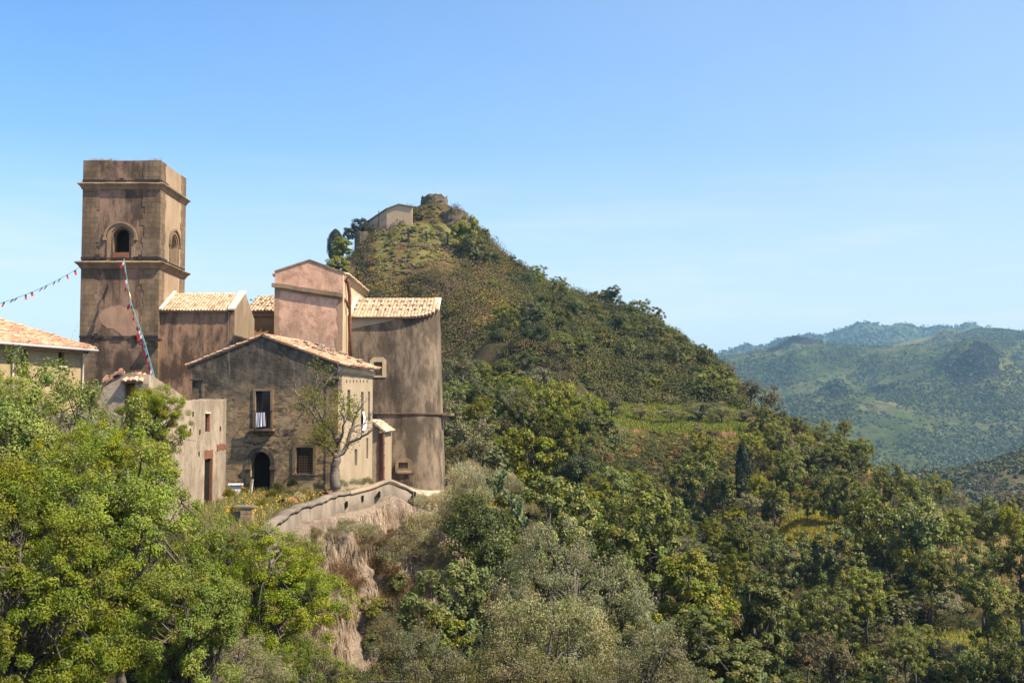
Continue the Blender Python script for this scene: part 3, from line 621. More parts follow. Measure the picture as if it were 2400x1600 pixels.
# ------------------------------------------------------------------ bell tower
def arch_band(mb, fr, r, wd_, t, off, spring_only=False, n=14, legs=True):
    "raised band round an arched opening r"
    u0, z0, u1, z1 = r; h = (u1 - u0) / 2; c = (u0 + u1) / 2; zs = z1 - h
    inn = [(c + h * math.cos(PI * k / n), zs + h * math.sin(PI * k / n)) for k in range(n + 1)]
    out = [(c + (h + wd_) * math.cos(PI * k / n), zs + (h + wd_) * math.sin(PI * k / n)) for k in range(n + 1)]
    if legs: inn = [(u1, z0)] + inn + [(u0, z0)]; out = [(u1 + wd_, z0)] + out + [(u0 - wd_, z0)]
    slab(mb, fr, out + inn[::-1], (), t, off)
TD = 78.0
def bell_tower():
    xl, xr = W(193, 500, TD).x, W(375, 500, TD).x; dep = 6.1; zb = -4.4; zt = ztop(376, TD)
    root = empty('bell_tower', ((xl + xr) / 2, TD, zb), 'tall square brown stone bell tower with arched belfry windows and two cornices', 'bell tower')
    f = Frame(xl, TD, 0); fr = Frame(xr, TD, PI / 2); w = xr - xl
    z1, z2 = ztop(432, TD), ztop(616, TD)
    fh = f.rect(265, 536, 303, 591); rh = fr.rect(400, 552, 415, 622)
    rh = (rh[0], z2 + .25, rh[2], rh[3])
    mb = MB(); slab(mb, f, rough([(0, zb), (w, zb), (w, zt - .02), (0, zt - .02)], 1.2, .02, 2, zb + 1), [arch(fh, .48)], .7)
    mb.build('front_wall', M['tower_plaster'], root)
    mb = MB(); slab(mb, fr, [(.003, zb), (dep, zb), (dep, zt - .05), (.003, zt)], [arch(rh)], .7)
    slab(mb, Frame(xl, TD + dep, -PI / 2), [(.01, zb), (dep - .7, zb), (dep - .7, zt), (.01, zt)], (), .6, -.003)
    slab(mb, Frame(xr, TD + dep, PI), [(.72, zb), (w - .62, zb), (w - .62, zt), (.72, zt)], (), .6)
    mb.build('side_wall', M['tower_light'], root)
    for q_ in (zt - .5, z2 - .2): mb = MB(); mb.box(((xl + xr) / 2, TD + dep / 2, q_), (w - 1.42, dep - 1.3, .2)); mb.build('floor_deck', M['dark_fill'], root)
    # quoins of dressed stone, standing 3 cm proud
    rng = random.Random(5)
    def quoin(fr_, ua, ub, za, zb_, side, seed, mat, off=.03):
        rg = random.Random(seed); z = za; p = []; rowh = .42
        edge = []
        while z < zb_ - .05:
            zn = min(z + rowh * rg.uniform(.85, 1.15), zb_); e = rg.uniform(-.16, .16); edge += [(e, z), (e, zn)]; z = zn
        if side > 0: poly = [(ua, za)] + [(ub + e, zz) for e, zz in edge] + [(ua, zb_)]
        else: poly = [(ub, za), (ub, zb_)] + [(ua + e, zz) for e, zz in edge[::-1]]
        m_ = MB(); slab(m_, fr_, poly, (), off + .05, off); m_.build('quoin', M[mat], root)
    qz = f.proj(284, 789)[1]
    for za, zb_ in ((z2 + .14, z1 - .18), (qz - 3.0, z2 - .26), (z1 + .14, zt - .01)):
        quoin(f, .0, 1.05, za, zb_, 1, int(za * 10) % 97, 'tower_stone'); quoin(f, w - 1.12, w + .02, za, zb_, -1, int(za * 13) % 91, 'tower_stone')
        quoin(fr, .006, 1.15, za, zb_, 1, int(za * 17) % 89, 'tower_stone', .025); quoin(fr, dep - 1.2, dep, za, zb_, -1, int(za * 19) % 83, 'tower_stone', .025)
    # cornices
    def cornice(z, out_, h):
        mb = MB(); prof = [(.02, -h), (.06, -h * .95), (out_ * .45, -h * .45), (out_ * .85, -h * .12), (out_, 0), (out_ * .9, .07), (.02, .14)]
        cs = [(xl, TD, -1, -1), (xr, TD, 1, -1), (xr, TD + dep, 1, 1), (xl, TD + dep, -1, 1)]; vs = []
        k = len(prof); nseg = 14; ring = []
        for a in range(4):
            A, B = cs[a], cs[(a + 1) % 4]
            for s_ in range(nseg):
                t = s_ / nseg; dz = .02 * fbm(a * 9 + s_ * .8, z, 1.1)
                for o, q in prof:
                    ax, ay = A[0] + A[2] * o, A[1] + A[3] * o; bx, by = B[0] + B[2] * o, B[1] + B[3] * o
                    vs.append((ax + (bx - ax) * t, ay + (by - ay) * t, z + q + dz))
        N_ = 4 * nseg; fs = [(i * k + j, ((i + 1) % N_) * k + j, ((i + 1) % N_) * k + j + 1, i * k + j + 1) for i in range(N_) for j in range(k - 1)]
        mb.add(vs, fs); mb.build('cornice', M['moulding'], root)
    cornice(z1, .30, .36); cornice(z2, .36, .40)
    # iron tie bands
    def band(z, th, nm, anchors=True, right=True):
        mb = MB(); mb.box((xl + w * .15, TD - .08, z), (w * .3, .10, th)); mb.box((xr - w * .16, TD - .08, z + .02), (w * .32 + .06, .10, th)); mb.box(((xl + xr) / 2, TD - .06, z), (w * .5, .05, th * .4))
        mb.box((xl + w * .5, TD - .07, z - .03), (w * .14, .09, th * 1.1))
        if right: mb.box((xr + .06, TD + dep * .12, z), (.09, dep * .25, th)); mb.box((xr + .05, TD + dep * .6, z - .03), (.05, dep * .75, th * .45))
        if anchors:
            for px in (232, 332): mb.box((f.proj(px, 500)[0] + xl, TD - .12, z + .04), (.22, .16, .36))
        mb.build(nm, M['iron'], root)
    band(z1 + .22, .14, 'iron_tie', False); band(z2 + .30, .16, 'iron_tie'); band(qz, .14, 'iron_tie', True, False)
    # front window surround
    fo = f.rect(255, 528, 313, 612); fo = (fo[0], z2 + .16, fo[2], fo[3])
    mb = MB(); inner = (fh[0] - .16, z2 + .16, fh[2] + .16, fh[3] + .14)
    arch_band(mb, f, inner, .22, .16, .07); mb.build('window_surround', M['moulding'], root)
    mb = MB(); hd = f.rect(249, 524, 317, 565); arch_band(mb, f, hd, .14, .22, .15, legs=False)
    mb.box((xl + hd[0] - .06, TD - .1, hd[3] - (hd[2] - hd[0]) / 2 - .08), (.22, .2, .16)); mb.box((xl + hd[2] + .06, TD - .1, hd[3] - (hd[2] - hd[0]) / 2 - .08), (.22, .2, .16)); mb.build('hood_moulding', M['moulding'], root)
    mb = MB(); slab(mb, f, rpoly((fh[0] + .0, z2 + .2, fh[2] - .0, fh[1] - .003)), (), .2, .012); mb.build('brick_sill', M['brick'], root)
    mb = MB(); arch_band(mb, fr, grow(rh, .10, .1, 0), .22, .16, .07); mb.build('window_surround', M['moulding'], root)
    mb = MB(); h2 = grow(rh, .34, .34, 0); arch_band(mb, fr, (h2[0], h2[3] - 1.2, h2[2], h2[3]), .15, .24, .16, legs=False); mb.build('hood_moulding', M['moulding'], root)
    # patch of newer render
    blob = [(232, 737), (240, 727), (252, 722), (262, 718), (280, 715), (292, 720), (308, 722), (322, 727), (326, 745), (327, 765), (328, 781), (318, 786), (306, 787), (290, 788), (278, 780), (268, 771), (252, 769), (240, 760), (233, 750)]
    pp = f.poly(blob); out = []
    for i, a in enumerate(pp):
        b = pp[(i + 1) % len(pp)]
        for s_ in range(3): out.append((a[0] + (b[0] - a[0]) * s_ / 3, a[1] + (b[1] - a[1]) * s_ / 3 + .02 * math.sin(i * 5 + s_ * 2)))
    mb = MB(); slab(mb, f, out[::-1], (), .05, .014); mb.build('render_patch', M['new_render'], root)
    mb = MB(); hp = f.rect(283, 417, 289, 421)
    mb.box((xl + (hp[0] + hp[2]) / 2, TD - .05, hp[1]), (.24, .12, .16)); mb.build('drain_spout', M['iron'], root)
    mb = MB(); c = f.proj(367, 797); mb.box((xl + c[0], TD - .35, c[1]), (.75, .5, .16)); mb.build('floodlight', M['iron'], root)
    # dry grass on top
    rg = np.random.RandomState(4); n = 420; x = xl + .1 + rg.rand(n) * (w - .2); x += 0; h = rg.rand(n) * .28 * np.clip(np.sin((x - xl) * 1.9) + .6, .1, 1) + .03; y = TD + .15 + rg.rand(n) * .5
    return root, xl, xr, dep, f
TWR, TXL, TXR, TDEP, TF = bell_tower()

# ------------------------------------------------------------------ church
CHURCH = empty('church', W(730, 1100, 78), 'large pink and ochre church with pale tiled roofs and a round apse beside the tower', 'church')
def wing():
    D = 78.35; f = Frame(TXR, D, 0); zb = -4.6; xr = W(548, 800, D).x; w = xr - TXR - .02; ze = ztop(729, D)
    mb = MB(); slab(mb, f, [(.02, zb), (w, zb), (w, ze), (.02, ze)], (), .5); mb.build('wing_wall', M['rust_wall'], CHURCH)
    # corner pilaster and gable end facing right
    pu0 = f.proj(538, 800)[0]
    mb = MB(); slab(mb, f, [(pu0, zb), (w + .04, zb), (w + .04, ze + .05), (pu0, ze + .05)], (), .1, .07); mb.build('pilaster', M['rust_wall'], CHURCH)
    xg = xr + .05; g = Frame(xg, D - .04, PI / 2)
    D2 = xg / ((596 - 1200) / F / _cp); L = D2 - D; zr = ztop(690, D + L / 2)
    mb = MB(); slab(mb, g, [(0, zb), (L, zb), (L, ze - .1), (L * .5, zr + .12), (0, ze + .12)], (), .45); mb.build('gable_end', M['buttress'], CHURCH)
    mb = MB(); slab(mb, Frame(TXR, D + L, 0), [(.02, zb), (w, zb), (w, ze), (.02, ze)], (), .3); mb.build('rear_wall', M['rust_wall'], CHURCH)
    mb = MB(); yr = D + L * .5
    tile_roof(mb, (TXR + .05, D - .22, ze - .02), (xr - .38, D - .22, ze - .02), (xr - .38, yr, zr), (TXR + .05, yr, zr), .205, .3, PALE, 3)
    ridge_tiles(mb, (TXR + .1, yr, zr), (xr - .4, yr, zr), .1, PALE)
    mb.build('tiled_roof', M['tile'], CHURCH, col=True)
    mb = MB(); tile_roof(mb, (TXR + .05, D + L + .2, ze), (xr - .38, D + L + .2, ze), (xr - .38, yr + .01, zr), (TXR + .05, yr + .01, zr), .3, .6, PALE, 3); mb.build('rear_roof', M['tile'], CHURCH, col=True)
    # pale verges
    for x0, x1 in ((TXR + .03, TXR + .24), (xr - .36, xr + .1)):
        a, b = Vector((x0, D - .3, ze + .06)), Vector((x0, yr, zr + .14)); dx = Vector((x1 - x0, 0, 0)); up = Vector((0, 0, .12))
        mb = MB()
        for p, q in ((a, b),):
            mb.add([p, p + dx, q + dx, q, p + up, p + dx + up, q + dx + up, q + up], [(0, 3, 2, 1), (4, 5, 6, 7), (0, 1, 5, 4), (1, 2, 6, 5), (2, 3, 7, 6), (3, 0, 4, 7)])
        mb.build('verge', M['verge'], CHURCH)
    # nave behind
    D3 = 86.5; f3 = Frame(xr - 1, D3, 0); ze3, zr3 = ztop(731, D3), ztop(695, 90.5); u1 = f3.proj(660, 750)[0]
    mb = MB(); slab(mb, f3, [(0, zb), (u1, zb), (u1, ze3), (0, ze3)], (), .5); mb.build('nave_wall', M['ochre'], CHURCH)
    mb = MB(); slab(mb, f3, [(0, ze3 - .32), (u1, ze3 - .32), (u1, ze3 - .05), (0, ze3 - .05)], (), .25, .2); mb.build('eaves_moulding', M['new_render'], CHURCH)
    mb = MB(); tile_roof(mb, (xr - 1, D3 - .4, ze3), (xr + u1, D3 - .4, ze3), (xr + u1, 90.5, zr3), (xr - 1, 90.5, zr3), .25, .34, PALE, 9, .03)
    mb.build('nave_roof', M['tile'], CHURCH, col=True)
    return f3, ze3, zr3, xr
NV = wing()
def roof_stone_proto():
    mb = MB(); rg = random.Random(3); vs = []; n = 7
    for k, (r, z) in enumerate(((.75, -.5), (1, 0), (.7, .5), (.2, .62))):
        for i in range(n): a = 2 * PI * i / n; q = r * rg.uniform(.82, 1.12); vs.append((q * math.cos(a), q * .75 * math.sin(a), z * .8 + rg.uniform(-.08, .08)))
    fs = [(k * n + i, k * n + (i + 1) % n, (k + 1) * n + (i + 1) % n, (k + 1) * n + i) for k in range(3) for i in range(n)] + [tuple(range(n))[::-1], tuple(3 * n + i for i in range(n))]
    mb.add(vs, fs); o = mb.build('roof_stone', M['stone']); return o
STONE = [roof_stone_proto()]; _first = [True]
_srg = random.Random(11)
def put_stone(p, s, label, group):
    o = STONE[0]
    if not _first[0]: o = STONE[0].copy(); S.collection.objects.link(o)
    _first[0] = False; o.location = p; o.scale = (s * _srg.uniform(.8, 1.3), s * _srg.uniform(.8, 1.2), s * _srg.uniform(.6, 1)); o.rotation_euler = (_srg.uniform(-.2, .2), _srg.uniform(-.2, .2), _srg.uniform(0, 6))
    tag(o, label, 'stone', group)
f3, ze3, zr3, xw = NV
for px, py in ((589, 708), (600, 705), (612, 705), (623, 709), (633, 706), (637, 714), (590, 719), (605, 720), (615, 715), (628, 722), (636, 723)):
    t = (731 - py) / 36; y = 86.1 + 4.4 * t * .93; put_stone((W(px, py, y).x, y, ze3 + (zr3 - ze3) * t * .95 + .17), .13, 'stone weighing down the short pale nave roof between wing and pink gable', 'stones on the nave roof')
def pink_block():
    D = 76.0; f = Frame(W(643.5, 700, D).x, D, 0); zb = -4.4; xr = W(803.5, 700, D).x; w = xr - f.o.x; L = 11.3
    ap = f.proj(726, 611.5); el = f.proj(645, 638); er = f.proj(803, 641); ze = er[1]
    out = [(0, zb), (w, zb), (w, ze), (ap[0] + .3, ap[1] - .08), ap, (ap[0] - .3, ap[1] - .08), (0, el[1])]
    mb = MB(); slab(mb, f, out, (), .5); mb.build('gable_wall', M['pink'], CHURCH)
    # rough darker edge strips of lost plaster: quoins at left and right
    for side, u0, u1 in ((1, 0, .38), (-1, w - .36, w)):
        rg = random.Random(7 + side); z = zb; poly = []; e = []
        while z < f.proj(650, 668)[1]: e.append((rg.uniform(-.14, .12), z)); z += rg.uniform(.14, .36)
        if side > 0: poly = [(-.004, zb)] + [(u1 + q, zz) for q, zz in e] + [(-.004, e[-1][1])]
        else: poly = [(w + .004, zb), (w + .004, e[-1][1] - .5)] + [(u0 + q, min(zz, e[-1][1] - .5)) for q, zz in e[::-1]]
        mb = MB(); slab(mb, f, poly, (), .06, .016); mb.build('bare_corner', M['new_render'], CHURCH)
    # sagging cornice string
    cz = [(638, 665), (645, 666), (670, 668), (700, 674), (730, 678), (760, 683), (790, 687), (804, 690)]
    top = [f.proj(*p) for p in cz]
    mb = MB(); slab(mb, f, [(u, z - .22) for u, z in top] + [(u, z + .04) for u, z in top[::-1]], (), .30, .22)
    slab(mb, f, [(u, z - .36) for u, z in top[1:]] + [(u, z - .223) for u, z in top[1:][::-1]], (), .16, .1); mb.build('cornice', M['moulding'], CHURCH)
    mb = MB(); slab(mb, f, [(-.02, el[1]), (ap[0], ap[1] - .0), (w + .05, ze), (w + .05, ze + .11), (ap[0], ap[1] + .11), (-.02, el[1] + .11)], (), .55, .05); mb.build('gable_coping', M['moulding'], CHURCH)
    fr = Frame(xr, D, PI / 2)
    mb = MB(); slab(mb, fr, [(.5, zb), (L, zb), (L, ze), (.5, ze)], (), .4, -.002); slab(mb, fr, [(.006, zb), (.497, zb), (.497, ze), (.006, ze)], (), .3, .002)
    fl = Frame(f.o.x, D + L, -PI / 2); slab(mb, fl, [(0, zb), (L - .5, zb), (L - .5, ze), (0, ze)], (), .4, -.003)
    slab(mb, Frame(xr, D + L, PI), [(.4, zb), (w - .4, zb), (w - .4, ze), (w - ap[0], ap[1]), (.4, ze)], (), .4)
    mb.build('side_wall', M['cream'], CHURCH)
    x0 = f.o.x
    mb = MB(); tile_roof(mb, (xr + .28, D + .5, ze - .05), (xr + .28, D + L, ze - .05), (x0 + ap[0], D + L, ap[1] - .02), (x0 + ap[0], D + .5, ap[1] - .02), .24, .36, PALE, 12)
    tile_roof(mb, (x0 - .25, D + L, ze - .05), (x0 - .25, D + .5, ze - .05), (x0 + ap[0], D + .5, ap[1] - .02), (x0 + ap[0], D + L, ap[1] - .02), .24, .36, PALE, 13)
    mb.build('tiled_roof', M['tile'], CHURCH, col=True)
    mb = MB()
    for k in range(3): slab(mb, fr, [(.5, ze - .32 + k * .1), (L, ze - .32 + k * .1), (L, ze - .223 + k * .1), (.5, ze - .223 + k * .1)], (), .2, .08 + .07 * k)
    mb.build('eaves_moulding', M['cream'], CHURCH)
    # tiled rain channel snaking down beside the corner
    mb = MB(); a = [W(805, 644, 76.9), W(812, 662, 77.1), (W(816, 690, 77.5)), (W(817, 760, 77.7)), (W(818, 839, 77.75))]
    mb.tube([p + Vector((.1, 0, 0)) for p in a], [.13, .13, .12, .1, .1], 7)
    b = [W(804, 700, 76.7), W(809, 706, 76.9), W(815, 722, 77.3)]; mb.tube([p + Vector((.08, 0, 0)) for p in b], .1, 6)
    mb.build('tile_downpipe', M['brick'], CHURCH, True)
pink_block()
def apse():
    Dc = 78.6; xl = W(817, 800, Dc).x; zb = -5.2; slope = .41; ze = ztop(741, Dc - .25); R = 3.05; PW = 3.0; cxp = W(1031, 800, 82).x - R; cy = Dc + R
    def zt(y): return ze + (min(y, cy + .6) - Dc) * slope
    pts = [(xl, Dc)] + [(xl + (cxp - xl) * t, Dc) for t in (.25, .5, .75)] + [(cxp + R * math.sin(a) ** (2 / PW), cy - R * math.cos(a) ** (2 / PW)) for a in np.linspace(.02, PI / 2, 26)] + [(cxp + R * .98, cy + 1.2), (cxp + R * .9, cy + 2.2)] + [(cxp - 1, cy + 5)]
    nrow = 26; vs = []; n = len(pts)
    for i, (x, y) in enumerate(pts):
        for j in range(nrow + 1):
            t = j / nrow; z = zb + (zt(y) - .04 - zb) * t; w = (1 - t); b = .42 * w * (1 if w > .1 else w * 10)
            xx = x + b * max(0, min(1, (x - xl) / 3.5)) if i > 3 else x + 0; yy = y - b * .5 * (1 if i < n - 1 else 0)
            xx += .035 * fbm(i * .5, z, 1.6, 3) ; vs.append((xx, yy, z))
    k = nrow + 1; fs = [(i * k + j, (i + 1) * k + j, (i + 1) * k + j + 1, i * k + j + 1) for i in range(n - 1) for j in range(nrow)]
    # windows: cut cells by building the openings as deep boxes set in frames on the flat part
    fw = Frame(xl, Dc, 0)
    def wall_y(x, z):
        t = (z - zb) / (zt(Dc) - zb); b = .42 * (1 - t) * .5
        if x <= cxp: return Dc - b
        q = min(1, (x - cxp) / (R + .42 * (1 - t))); return cy - b - R * (1 - q ** PW) ** (1 / PW)
    mb = MB(); mb.add(vs, fs); mb.build('round_wall', M['apse_wall'], CHURCH, True)
    # roof following the curved eaves
    mb = MB(); rng = random.Random(21); tw = .225; tl = .33; xr_end = cxp + R * .985; nc = int((xr_end - xl) / tw); yr = cy + .55
    def eave_y(x): return Dc - .28 if x <= cxp else cy - (R + .28) * (1 - min(1, (x - cxp) / (R + .12)) ** PW) ** (1 / PW)
    for i in range(nc + 1):
        x = xl + tw * (i + .5); y0 = eave_y(min(x, cxp + R)); nr = max(1, int((yr - y0) / (tl * .9)))
        for j in range(nr):
            ya = y0 + (yr - y0) * (j - .1) / nr; yb = y0 + (yr - y0) * (j + 1.06) / nr
            if j == nr - 1: yb = yr
            col = rng.choice(PALE); q = rng.uniform(.82, 1.1); col = tuple(v * q for v in col); vs2 = []
            for yy, sc, lf in ((ya, 1, .075), (yb, .84, .03)):
                for m_ in range(6): an = PI * m_ / 5; vs2.append((x - tw * .5 * sc * math.cos(an), yy, ze + (yy - Dc) * slope + lf + tw * .38 * sc * math.sin(an)))
            mb.add(vs2, [(m_, m_ + 1, m_ + 7, m_ + 6) for m_ in range(5)] + [(5, 4, 3, 2, 1, 0)], col)
        ya, yb = y0 + .02, yr; x0, x1 = x - tw / 2, x + tw / 2
        z0_, z1_ = ze + (ya - Dc) * slope, ze + (yb - Dc) * slope
        mb.add([(x0, ya, z0_), (x1, ya, z0_), (x1, yb, z1_), (x0, yb, z1_), (x0, ya, z0_ - .05), (x1, ya, z0_ - .05), (x1, yb, z1_ - .05), (x0, yb, z1_ - .05)], [(0, 1, 2, 3), (7, 6, 5, 4), (0, 4, 5, 1), (2, 6, 7, 3)], (.33, .2, .12))
    ridge_tiles(mb, (xl, yr, ze + (yr - Dc) * slope), (xr_end, yr, ze + (yr - Dc) * slope), .1, ((.5, .28, .2),))
    mb.build('apse_roof', M['tile'], CHURCH, col=True)
    # back fall of the roof (hidden side)
    mb = MB(); mb.quad((xl, yr, ze + (yr - Dc) * slope), (xr_end, yr, ze + (yr - Dc) * slope), (cxp, cy + 5, ze - .1), (xl, cy + 5, ze - .1), (.5, .35, .22)); mb.build('rear_roof', M['tile'], CHURCH, col=True)
    # verges
    mb = MB(); a, b = Vector((xl - .05, Dc - .3, ze + .03)), Vector((xl - .05, yr, ze + (yr - Dc) * slope + .12)); dx = Vector((.26, 0, 0)); up = Vector((0, 0, .12))
    mb.add([a, a + dx, b + dx, b, a + up, a + dx + up, b + dx + up, b + up], [(0, 3, 2, 1), (4, 5, 6, 7), (0, 1, 5, 4), (1, 2, 6, 5), (2, 3, 7, 6), (3, 0, 4, 7)])
    mb.build('verge', M['verge'], CHURCH)
    mb = MB(); ycap = eave_y(xr_end); za, zc = ze + (ycap + .4 - Dc) * slope, ze + (yr - Dc) * slope
    mb.add([(xr_end - .05, ycap + .3, za - .12), (xr_end + .10, ycap + .5, za - .12), (xr_end + .12, yr, zc), (xr_end - .35, yr, zc), (xr_end - .05, ycap + .3, za + .02), (xr_end + .10, ycap + .5, za + .06), (xr_end + .12, yr, zc + .14), (xr_end - .35, yr, zc + .14)], [(0, 3, 2, 1), (4, 5, 6, 7), (0, 1, 5, 4), (1, 2, 6, 5), (2, 3, 7, 6), (3, 0, 4, 7)])
    mb.build('verge', M['verge'], CHURCH)
    # lighter wedge of render below the eaves
    def onwall(px, py, off):
        r = ray(px, py); y = Dc
        for _ in range(6):
            p = r * (y / r.y); y = wall_y(p.x, p.z)
        p = r * (y / r.y); return Vector((p.x, p.y - off, p.z))
    mb = MB(); tp = [(818.5, 743), (850, 743), (880, 743), (905, 743), (926, 743)]; lo = [(818.5, 772), (850, 765), (880, 759), (905, 754), (926, 749)]
    A = [onwall(*p, .015) for p in tp]; B = [onwall(*p, .015) for p in lo]; B2 = [p + Vector((0, .12, -.02)) for p in B]
    for i in range(4): mb.quad(B[i], B[i + 1], A[i + 1], A[i]); mb.quad(B2[i], B2[i + 1], B[i + 1], B[i])
    mb.build('render_patch', M['apse_patch'], CHURCH)
    # ledge ring at eye level
    mb = MB(); ri = []
    for s_ in np.linspace(0, 1, 30):
        if s_ < .3: x = xl + .5 + (cxp - xl - .5) * s_ / .3; y = Dc; nx, ny = 0, -1
        else: a = .02 + (s_ - .3) / .7 * (PI / 2 - .02); nx, ny = math.sin(a), -math.cos(a); x = cxp + R * math.sin(a) ** (2 / PW); y = cy - R * math.cos(a) ** (2 / PW)
        bt = .42 * (1 - (0 - zb) / (ze - zb)); o = (.07 if s_ < .55 else .07 + (s_ - .55) * .35); xb = x + (bt * min(1, (x - xl) / 3.5) if s_ > .3 else 0); yb = y - bt * .5
        for oo, z in ((-.05, -.10), (o, -.10), (o + .05, .02), (-.05, .04)): ri.append((xb + nx * oo, yb + ny * oo, z + ztop(968, 79)))
    fs = [(i * 4 + j, (i + 1) * 4 + j, (i + 1) * 4 + (j + 1) % 4, i * 4 + (j + 1) % 4) for i in range(29) for j in range(4)] + [(0, 1, 2, 3), (119, 118, 117, 116)]
    mb.add(ri, fs); p = W(1047, 972, 80.8); mb.box((p.x, p.y, p.z + .02), (.82, 1.2, .15), -.15); mb.box((p.x - .15, p.y, p.z - .2), (.5, .9, .3), -.15); mb.build('stone_ledge', M['moulding'], CHURCH)
    # windows, each on a small flat frame
    for (x0, y0, x1, y1, X0, Y0, X1, Y1, low) in ((876, 848, 896, 880, 867, 837, 905.5, 884, False), (934, 1083, 956, 1097, 926.5, 1072, 971, 1107, True)):
        c = onwall((X0 + X1) / 2, (Y0 + Y1) / 2, 0); th = 0 if not low else max(0, min(1, (c.x - cxp) / R)) ** 2
        fr = Frame(c.x, c.y, th); R_ = fr.rect(X0, Y0, X1, Y1); r = fr.rect(x0, y0, x1, y1)
        if low: out = arch(R_, (R_[3] - R_[1]) * .55)
        else: cut = .22; out = [(R_[0], R_[1]), (R_[2], R_[1]), (R_[2], R_[3] - cut), (R_[2] - cut, R_[3]), (R_[0] + cut, R_[3]), (R_[0], R_[3] - cut)]
        s_ = MB(); slab(s_, fr, out, [rpoly(r)], .3 if not low else .25, .07 if not low else .10); win = s_.build('window', M['cream'] if not low else M['moulding'], CHURCH)
        s_ = MB(); s_.box(fr.P((r[0] + r[2]) / 2, (r[1] + r[3]) / 2, -.02), (r[2] - r[0] + .1, .02, r[3] - r[1] + .1), th); s_.build('pane', M['glass'], win)
        s_ = MB()
        for q in (1, 2): s_.box(fr.P(r[0] + (r[2] - r[0]) * q / 3, (r[1] + r[3]) / 2, .03), (.02, .02, r[3] - r[1]), th)
        for q in (1, 2, 3): s_.box(fr.P((r[0] + r[2]) / 2, r[1] + (r[3] - r[1]) * q / 4, .035), (r[2] - r[0], .02, .02), th)
        s_.build('bars', M['iron'], win)
        if low:
            s_ = MB(); a = [fr.P(r[0], r[1] - .02, .02), fr.P(r[2], r[1] - .02, .02), fr.P(R_[2] - .12, R_[1] + .03, .18), fr.P(R_[0] + .12, R_[1] + .03, .18)]; dn = Vector((0, 0, -.1))
            s_.add(a + [q + dn for q in a], [(0, 1, 2, 3), (7, 6, 5, 4), (0, 4, 5, 1), (1, 5, 6, 2), (2, 6, 7, 3), (3, 7, 4, 0)]); s_.build('sill', M['moulding'], win)
    # stones laid on the tiles in three rows
    for r_i, (ya, n_, xa, xb) in enumerate(((.76, 11, 843, 1012), (.52, 10, 836, 1008), (.28, 10, 832, 992))):
        for i in range(n_):
            y = Dc + (yr - Dc) * ya; px = xa + (xb - xa) * i / (n_ - 1); x = (px - 1200) / F / _cp * y
            if y < eave_y(min(x, cxp + R)) + .3: continue
            put_stone((x, y, ze + (y - Dc) * slope + .17), .125, 'small brown stone weighing down the pale tiles of the apse roof', 'stones in rows on the apse roof')
apse()
def lean_to():
    D = 73.0; f = Frame(W(872, 1000, D).x, D, 0); u1 = f.proj(897, 1050)[0]; zt, zb = f.proj(885, 1010)[1], -4.6
    mb = MB(); slab(mb, f, [(0, zb), (u1, zb), (u1, f.proj(897, 1016)[1]), (0, f.proj(872, 988)[1])], (), .3)
    x1 = f.o.x + u1; slab(mb, Frame(x1, D, PI / 2), [(.003, zb), (6, zb), (6, f.proj(897, 1016)[1]), (.003, f.proj(897, 1016)[1])], (), .3); o = mb.build('porch_wall', M['right_wall'], CHURCH)
    mb = MB(); tile_roof(mb, (x1 + .2, D - .2, f.proj(897, 1012)[1]), (x1 + .2, D + 5, f.proj(897, 1012)[1]), (f.o.x - .1, D + 5, f.proj(872, 985)[1]), (f.o.x - .1, D - .2, f.proj(872, 985)[1]), .22, .3, PALE, 31); mb.build('porch_roof', M['tile'], CHURCH, col=True)
    mb = MB(); p = W(899, 1015, D - .1); q = W(899, 1128, D - .1); mb.tube([p, (p + q) / 2, q], .075, 8); mb.tube([W(888, 1012, D - .2), p], .05, 6)
    for t in (.2, .45, .7, .95): c = p.lerp(q, t); mb.box(c, (.18, .17, .05))
    mb.build('copper_downpipe', M['copper'], CHURCH)
    mb = MB(); a = f.rect(885, 1018, 893, 1125); slab(mb, f, rough(rpoly(a), .3, .03, 4), (), .06, .04); mb.build('brick_strip', M['brick'], CHURCH)
lean_to()

